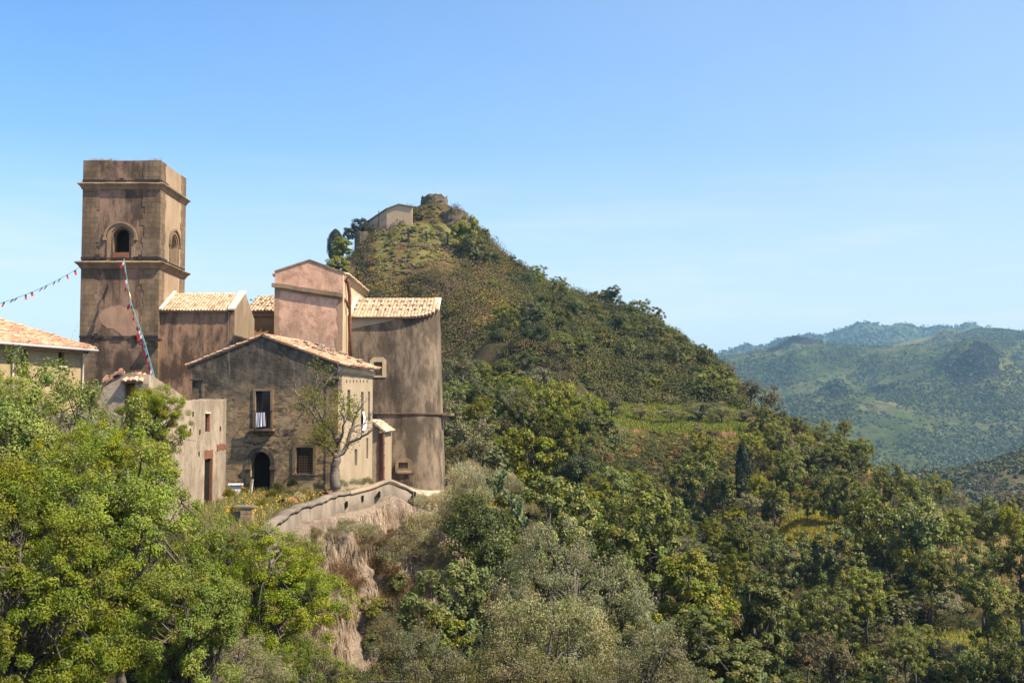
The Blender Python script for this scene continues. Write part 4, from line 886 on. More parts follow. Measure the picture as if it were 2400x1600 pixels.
# ------------------------------------------------------------------ gabled house in front of the church
def gable_house():
    th = math.radians(-10); D = 60.0; c = W(792, 1000, D)
    u = Vector((math.cos(th), math.sin(th), 0))   # frame runs left -> right; origin at left corner
    wid = 8.0; o = Vector((c.x, c.y, 0)) - u * wid; f = Frame(o.x, o.y, th)
    el = f.proj(440, 860); er = f.proj(791.8, 853); ap = f.proj(617, 788.5); zb = -4.5; w = f.proj(791.8, 950)[0]
    root = empty('gabled_house', (c.x - 4, c.y, -3.8), 'dark weathered gabled stone house with barred window over an arched doorway below the pink church', 'house')
    door = f.rect(587.5, 1058, 634, 1140); wu = f.rect(599, 916, 634, 1004); wl = f.rect(694, 1048, 734, 1109); door = (door[0], zb + .4, door[2], door[3])
    mb = MB(); slab(mb, f, rough([(el[0] + .25, zb), (w, zb), (w, er[1]), ap, (el[0], el[1]), (el[0], el[1] - .22), (el[0] + .25, el[1] - .4)], .9, .02, 6, zb + 2), [arch(door), rpoly(wu), rpoly(wl)], .6)
    mb.build('front_wall', M['gable'], root)
    fr = Frame(*(f.P(w, 0).xy), th + PI / 2); L = fr.proj(873, 950)[0]
    ze = er[1] - .06
    slits = [fr.rect(*q) for q in ((814, 913, 821, 986), (846, 918, 852, 996), (862.5, 917, 867, 986), (831, 1052, 837.5, 1090.5), (858.5, 1026, 863, 1074))]
    slits = [r if r[2] - r[0] > .28 else (r[0], r[1], r[0] + .3, r[3]) for r in slits]
    sl_out = [rpoly(r) for r in slits]
    mb = MB(); slab(mb, fr, rough([(.003, zb), (L, zb), (L, ze - .08), (.003, ze)], .7, .02, 8, zb + 2), sl_out, .55, .002); mb.build('side_wall', M['right_wall'], root)
    mb = MB()
    slab(mb, Frame(*(fr.P(L, 0).xy), th + PI), [(.56, zb), (w - el[0] - .3, zb), (w - el[0] - .3, el[1] - .1), (w - ap[0], ap[1] - .1), (.56, ze - .1)], (), .5, -.002)
    slab(mb, Frame(*(f.P(el[0] + .25, 0).xy + (fr.P(L, 0) - fr.P(0, 0)).xy), th - PI / 2), [(.5, zb), (L - .61, zb), (L - .61, el[1] - .1), (.5, el[1] - .1)], (), .5)
    mb.build('rear_wall', M['gable'], root)
    back = fr.u * L
    # roof
    up = Vector((0, 0, .06)); fo = -fr.u * .1
    ER = f.P(w + .38, er[1] - .12) + up + fo; AP = f.P(ap[0], ap[1]) + up + fo; EL = f.P(el[0] - .12, el[1]) + up + fo; bk = back + fr.u * .25
    mb = MB(); tile_roof(mb, ER, ER + bk, AP + bk, AP, .23, .34, RED, 41, .03)
    mb.build('tiled_roof', M['tile'], root, col=True)
    mb = MB(); tile_roof(mb, EL + bk - fo, EL - fo, AP - fo, AP + bk - fo, .25, .36, RED, 42, .03, thick=.1); mb.build('tiled_roof', M['tile'], root, col=True)
    mb = MB()
    ridge_tiles(mb, AP, AP + bk, .12, RED); mb.build('ridge_tiles', M['tile'], root, col=True)
    mb = MB(); slab(mb, f, [(el[0] - .02, el[1]), (ap[0], ap[1]), (ap[0], ap[1] + .07), (el[0] - .02, el[1] + .07)], (), .55, .04); slab(mb, f, [(ap[0], ap[1]), (w, er[1]), (w, er[1] + .05), (ap[0], ap[1] + .05)], (), .55, .03); mb.build('verge_mortar', M['dark_rubble'], root)
    mb = MB(); slab(mb, fr, [(-.0, ze - .28), (L, ze - .34), (L, ze - .1), (-.0, ze - .05)], (), .2, .16); slab(mb, fr, [(-.0, ze - .36), (L, ze - .42), (L, ze - .343), (-.0, ze - .283)], (), .1, .08); mb.build('eaves_moulding', M['cream'], root)
    # holes under the eaves, pilaster and string
    for px in (812, 820, 828, 836, 844, 852, 860): a = fr.proj(px, 893); mb = MB(); mb.box(fr.P(a[0], a[1], -.02), (.08, .08, .14), th + PI / 2); mb.build('putlog_hole', M['dark_fill'], root)
    mb = MB(); pr = f.rect(764, 888, 791, 1130); slab(mb, f, rough([(pr[0], zb), (w + .02, zb), (w + .02, pr[3]), (pr[0], pr[3])], .8, .015, 3), (), .08, .035); mb.build('pilaster', M['right_wall'] if False else M['gable'], root)
    mb = MB(); slab(mb, f, [(pr[0] - .1, pr[3]), (w + .1, pr[3]), (w + .1, pr[3] + .07), (pr[0] - .1, pr[3] + .07)], (), .2, .12); mb.build('pilaster_cap', M['moulding'], root)
    sh = f.rect(440, 888, 478, 900); mb = MB(); slab(mb, f, [(sh[0] + .15, sh[3] - .07), (sh[2], sh[3] - .07), (sh[2], sh[3]), (sh[0] + .15, sh[3])], (), .1, .08); slab(mb, f, [(sh[2] - .12, sh[3] - 1.0), (sh[2], sh[3] - 1.0), (sh[2], sh[3] - .073), (sh[2] - .12, sh[3] - .073)], (), .06, .04); mb.build('moulding', M['gable'], root)
    # door
    d = MB(); arch_band(d, f, door, .23, .14, .05); dr = d.build('door_surround', M['dark_rubble'], root)
    d = MB()
    for uu in (door[0] - .3, door[2] - .02): slab(d, f, rpoly((uu, door[3] - .9, uu + .32, door[3] - .72)), (), .1, .09)
    d.build('impost', M['moulding'], dr)
    d = MB(); slab(d, f, arch(grow(door, .1, .1, 0)), (), .06, -.5)
    for q in range(5): uu = door[0] + (door[2] - door[0]) * (q + .5) / 5; slab(d, f, rpoly((uu - .1, zb + .5, uu + .1, door[3] - .35)), (), .03, -.47)
    d.build('wooden_door', M['door_wood'], root)
    # upper window
    s_ = MB(); g = grow(wu, .14, .12, .0); slab(s_, f, rpoly(g), [rpoly(grow(wu, .002, .002, .002))], .08, .045); win = s_.build('window', M['moulding'], root)
    s_ = MB(); slab(s_, f, rpoly(grow(wu, .1)), (), .03, -.42); s_.build('pane', M['glass'], win)
    s_ = MB()
    for q in range(1, 7): uu = wu[0] + (wu[2] - wu[0]) * q / 7; s_.box(f.P(uu, (wu[1] + wu[3]) / 2, -.06), (.022, .022, wu[3] - wu[1]), th)
    for q in range(1, 9): zz = wu[1] + (wu[3] - wu[1]) * q / 9; s_.box(f.P((wu[0] + wu[2]) / 2, zz, -.065), (wu[2] - wu[0], .02, .025), th)
    s_.build('bars', M['iron'], win)
    s_ = MB(); s_.box(f.P((wu[0] + wu[2]) / 2, wu[1] - .06, .12), (wu[2] - wu[0] + .5, .4, .11), th)
    for uu in (wu[0] - .05, wu[2] + .05): s_.box(f.P(uu, wu[1] - .2, .08), (.1, .24, .18), th)
    s_.build('sill', M['moulding'], win)
    s_ = MB(); n = 10
    for q in range(n + 1): uu = wu[0] - .12 + (wu[2] - wu[0] + .24) * q / n; s_.box(f.P(uu, wu[1] + .45, .28), (.02, .02, .9), th)
    for zz in (wu[1] + .03, wu[1] + .9): s_.box(f.P((wu[0] + wu[2]) / 2, zz, .28), (wu[2] - wu[0] + .28, .03, .03), th)
    for uu in (wu[0] - .13, wu[2] + .13):
        for zz in (wu[1] + .03, wu[1] + .9): s_.box(f.P(uu, zz, .16), (.03, .28, .03), th)
    s_.build('railing', M['iron'], win)
    # striped cloth hung on the railing
    ct = f.poly([(604, 967), (628, 966), (628.5, 998), (607, 1001)]); nu, nv = 16, 14; vs = []
    for j in range(nv + 1):
        for i in range(nu + 1):
            a, b = i / nu, j / nv
            uu = (ct[0][0] * (1 - a) + ct[1][0] * a) * (1 - b) + (ct[3][0] * (1 - a) + ct[2][0] * a) * b; zz = (ct[0][1] * (1 - a) + ct[1][1] * a) * (1 - b) + (ct[3][1] * (1 - a) + ct[2][1] * a) * b
            vs.append(f.P(uu, zz, .33 + .02 * math.sin(a * 17) * b + .02 * b))
    me = MB(); me.add(vs, [(j * (nu + 1) + i, j * (nu + 1) + i + 1, (j + 1) * (nu + 1) + i + 1, (j + 1) * (nu + 1) + i) for j in range(nv) for i in range(nu)])
    cl = me.build('hanging_cloth', M['striped'], None, True); tag(cl, 'white cloth with dark vertical stripes hung on the balcony railing of the gabled house', 'cloth')
    # lower window with square grille
    s_ = MB(); g = f.rect(686, 1042, 741, 1113); slab(s_, f, rpoly(g), [rpoly(grow(wl, .002))], .1, .05); win = s_.build('window', M['moulding'], root)
    s_ = MB(); slab(s_, f, rpoly(grow(wl, .1)), (), .03, -.3); s_.build('pane', M['glass'], win)
    s_ = MB(); slab(s_, f, rpoly((wl[0] + .02, wl[1] + .02, wl[2] - .02, wl[3] - .42)), (), .02, -.22); s_.build('shutter', M['ochre'], win)
    s_ = MB()
    for q in range(1, 7): uu = wl[0] + (wl[2] - wl[0]) * q / 7; s_.box(f.P(uu, (wl[1] + wl[3]) / 2, -.04), (.026, .026, wl[3] - wl[1]), th)
    for q in range(1, 10): zz = wl[1] + (wl[3] - wl[1]) * q / 10; s_.box(f.P((wl[0] + wl[2]) / 2, zz, -.045), (wl[2] - wl[0], .024, .026), th)
    s_.build('grille', M['iron'], win)
    # slit windows
    for k, r in enumerate(slits):
        s_ = MB(); s_.box(fr.P((r[0] + r[2]) / 2, (r[1] + r[3]) / 2, -.3), (r[2] - r[0] + .04, .03, r[3] - r[1] + .04), th + PI / 2); wn = s_.build('slit_window', M['glass'], root)
        s_ = MB(); s_.box(fr.P(r[0] + .03, (r[1] + r[3]) / 2, -.22), (.05, .05, r[3] - r[1]), th + PI / 2); s_.box(fr.P((r[0] + r[2]) / 2, (r[1] + r[3]) / 2, -.22), (r[2] - r[0], .05, .05), th + PI / 2); s_.build('frame', M['wood'], wn)
        if k < 3:
            s_ = MB(); s_.box(fr.P((r[0] + r[2]) / 2, r[1] + .4, .04), (r[2] - r[0] + .05, .03, .03), th + PI / 2)
            for q in range(3): s_.box(fr.P(r[0] + (r[2] - r[0]) * (q + .5) / 3, r[1] + .2, .04), (.02, .02, .42), th + PI / 2)
            s_.build('rail', M['iron'], wn)
    r = slits[1]; vs = []; nu, nv = 5, 10
    for j in range(nv + 1):
        for i in range(nu + 1):
            a, b = i / nu, j / nv; uu = r[0] - .02 + (r[2] - r[0] + .06) * a + .12 * b * math.sin(b * 3); zz = r[1] + .72 - 1.0 * b; vs.append(fr.P(uu, zz, .09 + .05 * math.sin(a * 5 + b * 4)))
    me = MB(); me.add(vs, [(j * (nu + 1) + i, j * (nu + 1) + i + 1, (j + 1) * (nu + 1) + i + 1, (j + 1) * (nu + 1) + i) for j in range(nv) for i in range(nu)])
    tag(me.build('hanging_cloth', M['white_cloth'], None, True), 'plain white cloth hanging from a slit window in the lit side wall', 'cloth')
    # stones along the roof
    for i in range(34):
        t = _srg.uniform(.12, .97); s = _srg.choice((.35, .62, .9)) ; p = AP.lerp(ER, t) + bk * s; put_stone(p + Vector((0, 0, .19)), _srg.uniform(.12, .2), 'loose stone holding down the red tiles of the gabled house roof', 'stones on the gabled house roof')
    return f, fr
GF, GFR = gable_house()

# ------------------------------------------------------------------ ruined house at left of the churchyard
def ruin():
    xw = W(530.5, 1000, 56).x; root = empty('ruined_house', (xw - 1, 50, -4), 'roofless pale ruined house with slit window and brick-edged doorway half hidden by trees', 'house')
    f = Frame(xw, 0, PI / 2)   # u = distance along +Y
    zb = -5.4
    top = f.poly([(531, 935), (510, 936), (490, 936), (470, 937), (454, 939), (452, 946), (440, 940), (425, 925), (410, 913), (395, 905), (375, 892), (360, 882), (350, 877)])
    door = f.rect(479, 1075, 497, 1150); door = (door[0], zb + .3, door[2], door[3]); sl = f.rect(481, 969, 491, 1011); sd = f.rect(400, 978, 409, 1002)
    mb = MB(); near = top[-1][0]
    slab(mb, f, rough([(near, zb), (top[0][0], zb)] + top, .35, .035, 3, zb + .8), [rough(rpoly(door), .3, .03, 5), rpoly(sl), rpoly(sd)], .5); mb.build('side_wall', M['ruin_wall'], root)
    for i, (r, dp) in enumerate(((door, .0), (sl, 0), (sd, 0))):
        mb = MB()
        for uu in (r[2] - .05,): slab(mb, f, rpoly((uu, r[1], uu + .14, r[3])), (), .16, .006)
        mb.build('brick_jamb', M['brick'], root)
        mb = MB(); slab(mb, f, rpoly((r[0] - .03, r[1] - .03, r[2] - .055, r[3] + .03)), (), .04, -.10); mb.build('doorway' if i == 0 else 'window', M['dark_fill'], root)  # near-black panel just inside each opening paints in its shade
    mb = MB(); slab(mb, f, rough(rpoly((door[0] - .05, door[3] + .02, door[2] + .1, door[3] + .4)), .2, .04, 7), (), .06, .015); mb.build('brick_lintel', M['brick'], root)
    mb = MB(); slab(mb, f, rpoly((sl[0] - .1, sl[3] + .003, sl[2] + .05, sl[3] + .07)), (), .1, .05); mb.build('slate_hood', M['verge'], root)
    for px, py in ((425, 1012), (446, 1010), (468, 1012), (452, 970), (424, 1027), (516, 1004), (466, 1063)): a = f.proj(px, py); mb = MB(); mb.box(f.P(a[0], a[1], -.04), (.16, .12, .2), PI / 2); mb.build('beam_hole', M['dark_fill'], root)
    mb = MB(); a = f.rect(508, 1040, 530, 1054); slab(mb, f, rough(rpoly(a), .2, .06, 12), (), .07, .02); mb.build('bare_masonry', M['brick'], root)
    # far end wall and front gable
    yf = top[0][0]; fe = Frame(xw, yf, PI); slab_ = MB(); slab(slab_, fe, rough([(.5, zb), (7, zb), (7, .2), (.5, top[0][1] - .1)], .5, .04, 3), (), .45); slab_.build('end_wall', M['ruin_wall'], root)
    yn = near; ff = Frame(xw - 12, yn, 0)
    P = ff.poly([(349, 877), (340, 876), (320, 873), (300, 873), (292, 878), (275, 890), (258, 898), (243, 908), (232, 935), (225, 960), (120, 975)])
    niche = ff.rect(291, 893, 333, 1010)
    mb = MB(); slab(mb, ff, rough([(P[-1][0], zb), (11.497, zb), (11.497, P[0][1] + .02)] + P[2:], .4, .03, 9, zb + .8), [rpoly(niche)], .45); mb.build('front_wall', M['ruin_wall'], root)
    mb = MB(); slab(mb, ff, rpoly(grow(niche, .2)), (), .1, -.38); mb.build('niche_back', M['ochre'], root)
    mb = MB(); n2 = grow(niche, .08); a, b = ff.P(n2[0], niche[3] - .02, .2), ff.P(n2[2], niche[3] - .02, .2); tile_roof(mb, a, b, b + Vector((-.05, .6, .3)), a + Vector((.15, .6, .3)), .2, .3, RED, 51, .03); mb.build('small_tiled_roof', M['tile'], root, col=True)
    a, b = W(243, 900, 45.2), W(290, 876, 45.2); mb = MB(); c, d = W(250, 890, 46.5), W(292, 868, 46.5); tile_roof(mb, a, b, d, c, .2, .3, RED, 52, .04); mb.build('broken_tiles', M['tile'], root, col=True)
ruin()
def left_house():
    A, B = W(193, 880, 67), W(-120, 880, 57.5); d = (A - B).xy; th = math.atan2(d.y, d.x); f = Frame(B.x, B.y, th); L = d.length; ze = f.proj(193, 822)[1]; zb = -4.5
    root = empty('tiled_house', (A.x - 3, A.y, -4), 'yellow rendered house with red tiled hip roof and pale gutter at the left edge', 'house')
    ws = [f.rect(49, 812, 66, 866), f.rect(137, 820, 151, 857)]
    mb = MB(); slab(mb, f, [(0, zb), (L, zb), (L, ze), (0, ze)], [rpoly(ws[0]), arch(ws[1], .15)], .5); mb.build('wall', M['yellow_wall'], root)
    ra = Frame(A.x, A.y, th + PI / 2); mb = MB(); slab(mb, ra, [(.003, zb), (7, zb), (7, ze), (.003, ze)], (), .45); slab(mb, Frame(B.x, B.y, th), [(-.5, zb), (-.002, zb), (-.002, ze), (-.5, ze)], (), 7); mb.build('side_wall', M['yellow_wall'], root)
    for r in ws:
        s_ = MB(); s_.box(f.P((r[0] + r[2]) / 2, (r[1] + r[3]) / 2, -.3), (r[2] - r[0] + .1, .03, r[3] - r[1] + .1), th); wn = s_.build('window', M['glass'], root)
        s_ = MB()
        for uu in (r[0] + .05, (r[0] + r[2]) / 2, r[2] - .05): s_.box(f.P(uu, (r[1] + r[3]) / 2, -.22), (.07, .06, r[3] - r[1]), th)
        for q in (.03, .5, .97): s_.box(f.P((r[0] + r[2]) / 2, r[1] + (r[3] - r[1]) * q, -.225), (r[2] - r[0], .06, .06), th)
        s_.build('frame', M['shutter'], wn)
        s_ = MB(); s_.box(f.P((r[0] + r[2]) / 2, r[1] - .04, .04), (r[2] - r[0] + .2, .2, .07), th); s_.build('sill', M['verge'], wn)
    # hip roof: main slope towards us and the hip slope at right
    ov = .62; e0, e1 = f.P(-3, ze + .08, ov), f.P(L + .35, ze + .08, ov); back = ra.u * 3.6
    r1 = f.P(L - 2.6, ze + 1.62) + back; r0 = f.P(-3, ze + 1.62) + back
    mb = MB(); tile_roof(mb, e0, e1, r1, r0, .21, .3, RED, 61, .045, .01); mb.build('tiled_roof', M['tile'], root, col=True)
    e2 = e1 + ra.u * 8; mb = MB(); tile_roof(mb, e1, e2, r1 + ra.u * .3, r1, .24, .36, RED, 62, .04); tile_roof(mb, e2, e0 + ra.u * 8, r0, r1 + ra.u * .3, .4, .5, RED, 64); mb.build('hip_roof', M['tile'], root, col=True)
    mb = MB(); ridge_tiles(mb, e1 + Vector((0, 0, .03)), r1, .1, RED); ridge_tiles(mb, r1, r0, .12, RED); mb.build('ridge_tiles', M['tile'], root, col=True)
    mb = MB(); vs = []
    g0, g1 = f.P(-3, ze + .02, ov + .06), f.P(L + .4, ze + .02, ov + .06); mb.tube([g0, (g0 + g1) / 2, g1], .08, 8); g2 = g1 + ra.u * 3; mb.tube([g1, g2], .08, 8); mb.build('gutter', M['gutter'], root, True)
    mb = MB(); slab(mb, f, [(0, ze - .16), (L + .3, ze - .16), (L + .3, ze - .02), (0, ze - .02)], (), .35, .32); mb.build('fascia', M['yellow_wall'], root)
    for px, py0 in ((27, 800), (191, 822)):
        u_, z_ = f.proj(px, py0 + 20); mb = MB(); mb.tube([f.P(u_, ze - .02, ov), f.P(u_, ze - .45, .12), f.P(u_, ze - 2, .12), f.P(u_, zb + .8, .12)], .055, 8); mb.build('downpipe', M['white_pipe'], root, True)
left_house()
def low_roof():
    root = empty('low_outbuilding', W(20, 1000, 50), 'low outbuilding with broken red tiled roof glimpsed through the trees at the left edge', 'outbuilding')
    D = 48; a, b = W(-160, 942, D), W(62, 944, D); c, d = W(52, 922, D + 2.5), W(-150, 920, D + 2.5)
    mb = MB(); tile_roof(mb, a, b, c, d, .22, .32, RED, 71, .05); mb.build('tiled_roof', M['tile'], root, col=True)
    mb = MB(); f = Frame(a.x, D + .3, 0); slab(mb, f, [(0, -5.5), (b.x - a.x - .3, -5.5), (b.x - a.x - .3, a.z - .02), (0, a.z - .02)], (), .4); slab(mb, Frame(b.x - .3, D + .7, PI / 2), [(0, -5.5), (2.5, -5.5), (2.5, a.z), (0, a.z - .05)], (), .4); mb.build('wall', M['ruin_wall'], root)
    root = empty('garden_wall', W(600, 1200, 47), 'square stub of a brown gate pillar standing in the yellow flowers left of the parapet', 'pillar')
    root.name = 'gate_pillar'
    p = at(585, 44.5); top = ztop(1189, 44.5); mb = MB(); mb.box((p.x, 44.5, (p.z - .5 + top) / 2), (.42, .42, top - p.z + .5)); mb.box((p.x - .38, 44.7, (p.z - .5 + top - .1) / 2), (.36, .3, top - p.z + .3)); mb.build('pillar_shaft', M['rubble'], root)
    mb = MB(); mb.box((p.x - .1, 44.5, top + .035), (.72, .48, .07)); mb.build('cap_stone', M['parapet'], root)
low_roof()
# red stick, bucket-like tile pieces and rubbish by the doorway
def bits():
    p = at(594, 58.5); mb = MB(); mb.tube([p + Vector((-.05, 0, -.2)), p + Vector((0, 0, .35)), p + Vector((.06, 0, 1.0))], [.045, .04, .035], 6); tag(mb.build('leaning_post', M['white_pipe']), 'short pale post leaning in front of the arched doorway', 'post')
    p = W(787, 1150, 58.2); mb = MB(); mb.tube([p + Vector((-.05, 0, -.15)), p + Vector((0, 0, .14))], [.11, .12], 9); tag(mb.build('broken_pipe', M['verge']), 'short white piece of pipe lying on the parapet end by the bare tree', 'pipe')
    for i, (px, py, D) in enumerate(((755, 1160, 58), (763, 1157, 58.5), (770, 1154, 59), (758, 1164, 57))):
        p = W(px, py, D); mb = MB(); mb.box(p, (.32, .22, .12), i * .8, tilt=Vector((.3, .2, 1)).to_track_quat('Z', 'Y')); o = mb.build('broken_brick', M['brick']); tag(o, 'broken red brick in the small heap beside the parapet by the bare tree', 'brick', 'broken bricks by the tree')
    p = W(679, 1172, 53); mb = MB(); vs = []
    for k in range(9): a = PI * k / 8; vs += [p + Vector((.4 * math.cos(a) - .1, -.25, .2 * math.sin(a) - .1)), p + Vector((.34 * math.cos(a), .3, .22 * math.sin(a) - .1))]
    mb.add(vs, [(2 * k, 2 * k + 1, 2 * k + 3, 2 * k + 2) for k in range(8)]); tag(mb.build('fallen_roof_tile', M['brick']), 'large curved red clay tile lying in the weeds beside the parapet', 'roof tile')
    p = at(553, 59); mb = MB(); mb.box((p.x, p.y, p.z + .35), (.62, .5, .7), .2); mb.box((p.x + .1, p.y - .05, p.z + .73), (.72, .55, .06), .2); tag(mb.build('white_crate', M['white_cloth']), 'whitish box standing against the wall left of the arched doorway', 'box')
bits()

# ------------------------------------------------------------------ bunting
def bunting(name, pts3, n, sag, label, size, seed, c0='white_cloth', c1='red_cloth', cord='string'):
    root = empty(name, pts3[0], label, 'bunting'); rg = random.Random(seed); P = [Vector(p) for p in pts3]
    def at_(t):
        k = t * (len(P) - 1); i = min(int(k), len(P) - 2); p = P[i].lerp(P[i + 1], k - i); p.z -= sag * 4 * t * (1 - t); return p
    mb = MB(); mb.tube([at_(i / 40) for i in range(41)], .014, 4); mb.build('cord', M[cord], root)
    for i in range(n):
        t = (i + .5 + rg.uniform(-.3, .3)) / n; c = at_(t); d = (at_(min(t + .02, 1)) - at_(max(t - .02, 0))).normalized(); w = size * rg.uniform(.8, 1.2); h = size * rg.uniform(1.0, 1.5)
        dn = (Vector((rg.uniform(-.9, .3), rg.uniform(-.5, .5), -1))).normalized(); a, b = c - d * w / 2, c + d * w / 2
        parts = ((0, .5, c0), (.5, 1, c1))
        fl = None
        for q0, q1, mt in parts:
            m_ = MB(); m_.add([a + dn * h * q0, b + dn * h * q0, b + dn * h * q1 + Vector((0, .03, 0)), a + dn * h * q1 + Vector((0, .03, 0))], [(0, 1, 2, 3)])
            if fl is None: fl = m_.build('flag', M[mt], root)
            else: m_.build('red_stripe', M[mt], fl)
bunting('bunting', [W(291, 606, 77.4), W(296, 640, 76.6), W(305, 700, 75), W(320, 745, 73.5), W(338, 795, 72), W(352, 845, 70.5), W(363, 884, 69)], 36, 0, 'string of red, white and green flags slanting down the front of the bell tower', .34, 3)
bunting('bunting', [W(184, 628, 78), W(-20, 716, 70)], 12, .25, 'string of small flags darkened as if backlit, stretched against the sky left of the bell tower', .22, 5, 'shutter', 'red_cloth', 'iron')  # dark cloth and cord colours paint in the backlit look
bunting('bunting', [W(184, 752, 77.8), W(175, 770, 76), W(166, 795, 74)], 4, .1, 'short string of flags between the tower foot and the red tiled roof', .22, 8)
# ------------------------------------------------------------------ plants: meshes
def leaf_quads(rg, P, N, size, aspect, droop=.0, spread=.8):
    "one rhombic leaf at each P, facing roughly along N"
    n = len(P); R = rg.normal(size=(n, 3)); Nn = N + spread * R; Nn /= np.linalg.norm(Nn, axis=1, keepdims=True) + 1e-9
    A = rg.normal(size=(n, 3)); A[:, 2] -= droop; A -= (A * Nn).sum(1, keepdims=True) * Nn; A /= np.linalg.norm(A, axis=1, keepdims=True) + 1e-9
    B = np.cross(Nn, A); s = size * rg.uniform(.65, 1.3, (n, 1)); w = s * aspect
    V = np.stack([P - A * s * .5, P + B * w * .5 + A * s * .05, P + A * s * .5, P - B * w * .5 + A * s * .05], 1).reshape(-1, 3)
    Q = np.arange(4 * n).reshape(n, 4); return V, Q
def vary(rg, col, n, v=.22, h=.1, alt=None, altp=.0):
    c = np.array(col)[None] * np.ones((n, 1))
    if alt is not None:
        m = rg.rand(n) < altp; c[m] = np.array(alt)
    c = c * rg.uniform(1 - v, 1 + v, (n, 1)) * (1 + h * rg.normal(size=(n, 3))); return np.clip(c, .004, .9)
def lobes(rg, H, Wd, base, k, shape='round'):
    L = []
    for i in range(k):
        a = rg.uniform(0, 2 * PI); q = rg.rand() ** .5; t = rg.rand()
        if shape == 'round': z = base + (H - base) * (.13 + .68 * t); rmax = Wd * .5 * math.sin(PI * min(max(.24 + .62 * t, 0), 1)) * .72
        elif shape == 'wide': z = base + (H - base) * (.25 + .55 * t); rmax = Wd * .40 * (1 - .4 * t)
        else: z = base + (H - base) * (.15 + .5 * t); rmax = Wd * .36 * (1 - .5 * t)
        rr = Wd * rg.uniform(.17, .27) * (1.0 if shape != 'wide' else .9); L.append((rmax * q * math.cos(a), rmax * q * math.sin(a), z, rr))
    L.append((0, 0, H - Wd * .26, Wd * .25)); return np.array(L)
def make_tree(name, seed, H, Wd, base, nl, nclump, leaf, aspect, col, alt=None, altp=.15, k=9, shape='round', clr=.42, trunk=.16, limbs=26, droop=0, twigs=True, bark='bark', flat=.75, spread=.5, lean=0):
    rg = np.random.RandomState(seed); L = lobes(rg, H, Wd, base, k, shape)
    C = []
    while len(C) < nclump:
        l = L[rg.randint(len(L))]; d = rg.normal(size=3); d /= np.linalg.norm(d); r = l[3] * rg.uniform(.55, 1.08)
        p = l[:3] + d * r * np.array([1, 1, flat])
        if p[2] > base * .75: C.append(p)
    C = np.array(C); ins = np.zeros(len(C))
    for l in L: ins += (np.linalg.norm((C - l[:3]) / np.array([1, 1, flat]), axis=1) < l[3] * .6)
    C = C[ins == 0] if (ins == 0).sum() > nclump * .3 else C
    m = len(C); per = max(3, nl // m); cr = clr * rg.uniform(.6, 1.25, m); n = m * per
    ci = np.repeat(np.arange(m), per); d = rg.normal(size=(n, 3)); d /= np.linalg.norm(d, axis=1, keepdims=True); d[:, 2] = d[:, 2] * .7 + .22
    P = C[ci] + d * (cr[ci] * rg.uniform(.25, 1.0, n) ** .6)[:, None]
    cen = np.array([0, 0, base + (H - base) * .45]); out = P - cen; out /= np.linalg.norm(out, axis=1, keepdims=True)
    N = out * .45 + d * .75 + np.array([0, 0, .6]); V, Q = leaf_quads(rg, P, N, leaf, aspect, droop, spread)
    cc = vary(rg, col, m, .16, .05, alt, altp)[ci] * rg.uniform(.75, 1.25, (n, 1)) ; cc = np.repeat(np.clip(cc, .004, .9), 4, 0)
    V[:, 0] += lean * np.clip(V[:, 2] / H, 0, 1) ** 1.5 * Wd
    crown = np_mesh(name + '_crown', V, Q, cc, M['leaf'])
    mb = MB(); T = [Vector((0, 0, -1.2)), Vector((.03, .02, 0)), Vector((rg.uniform(-.1, .1) * Wd * .3, rg.uniform(-.1, .1) * Wd * .3, base * .8)), Vector((rg.uniform(-.08, .08) * Wd, 0, base + (H - base) * .4)), Vector((0, 0, base + (H - base) * .75))]
    mb.tube(T, [trunk * 1.3, trunk, trunk * .8, trunk * .5, trunk * .15], 8)
    for i in rg.permutation(m)[:limbs]:
        t = rg.uniform(.25, .8); a = T[2].lerp(T[3], t) if rg.rand() < .7 else T[3].lerp(T[4], t * .7); e = Vector(C[i]); mid = a.lerp(e, .5) + Vector((rg.uniform(-.1, .1), rg.uniform(-.1, .1), rg.uniform(-.02, .14))) * Wd * .5
        r0 = trunk * rg.uniform(.25, .45); mb.tube([a, a.lerp(mid, .55) + Vector((0, 0, .03 * Wd)), mid, e], [r0, r0 * .7, r0 * .5, r0 * .18], 5, cap=False)
        if twigs:
            for _ in range(3):
                q = mid.lerp(e, rg.uniform(.2, 1)); e2 = q + Vector(rg.normal(size=3)) * clr * 1.1; mb.tube([q, q.lerp(e2, .5) + Vector((0, 0, .05)), e2], [r0 * .28, r0 * .2, r0 * .08], 4, cap=False)
    if lean: mb.v = [(x + lean * max(0, min(z / H, 1)) ** 1.5 * Wd, y, z) for x, y, z in mb.v]
    me = bpy.data.meshes.new(name + '_trunk'); me.from_pydata(mb.v, [], mb.f); me.materials.append(M[bark]); me.polygons.foreach_set('use_smooth', [True] * len(me.polygons))
    return dict(crown=crown, trunk=me, H=float(np.percentile(V[:, 2], 99.7)), W=2 * float(np.percentile(np.abs(V[:, 0] - V[:, 0].mean()), 97.5)))
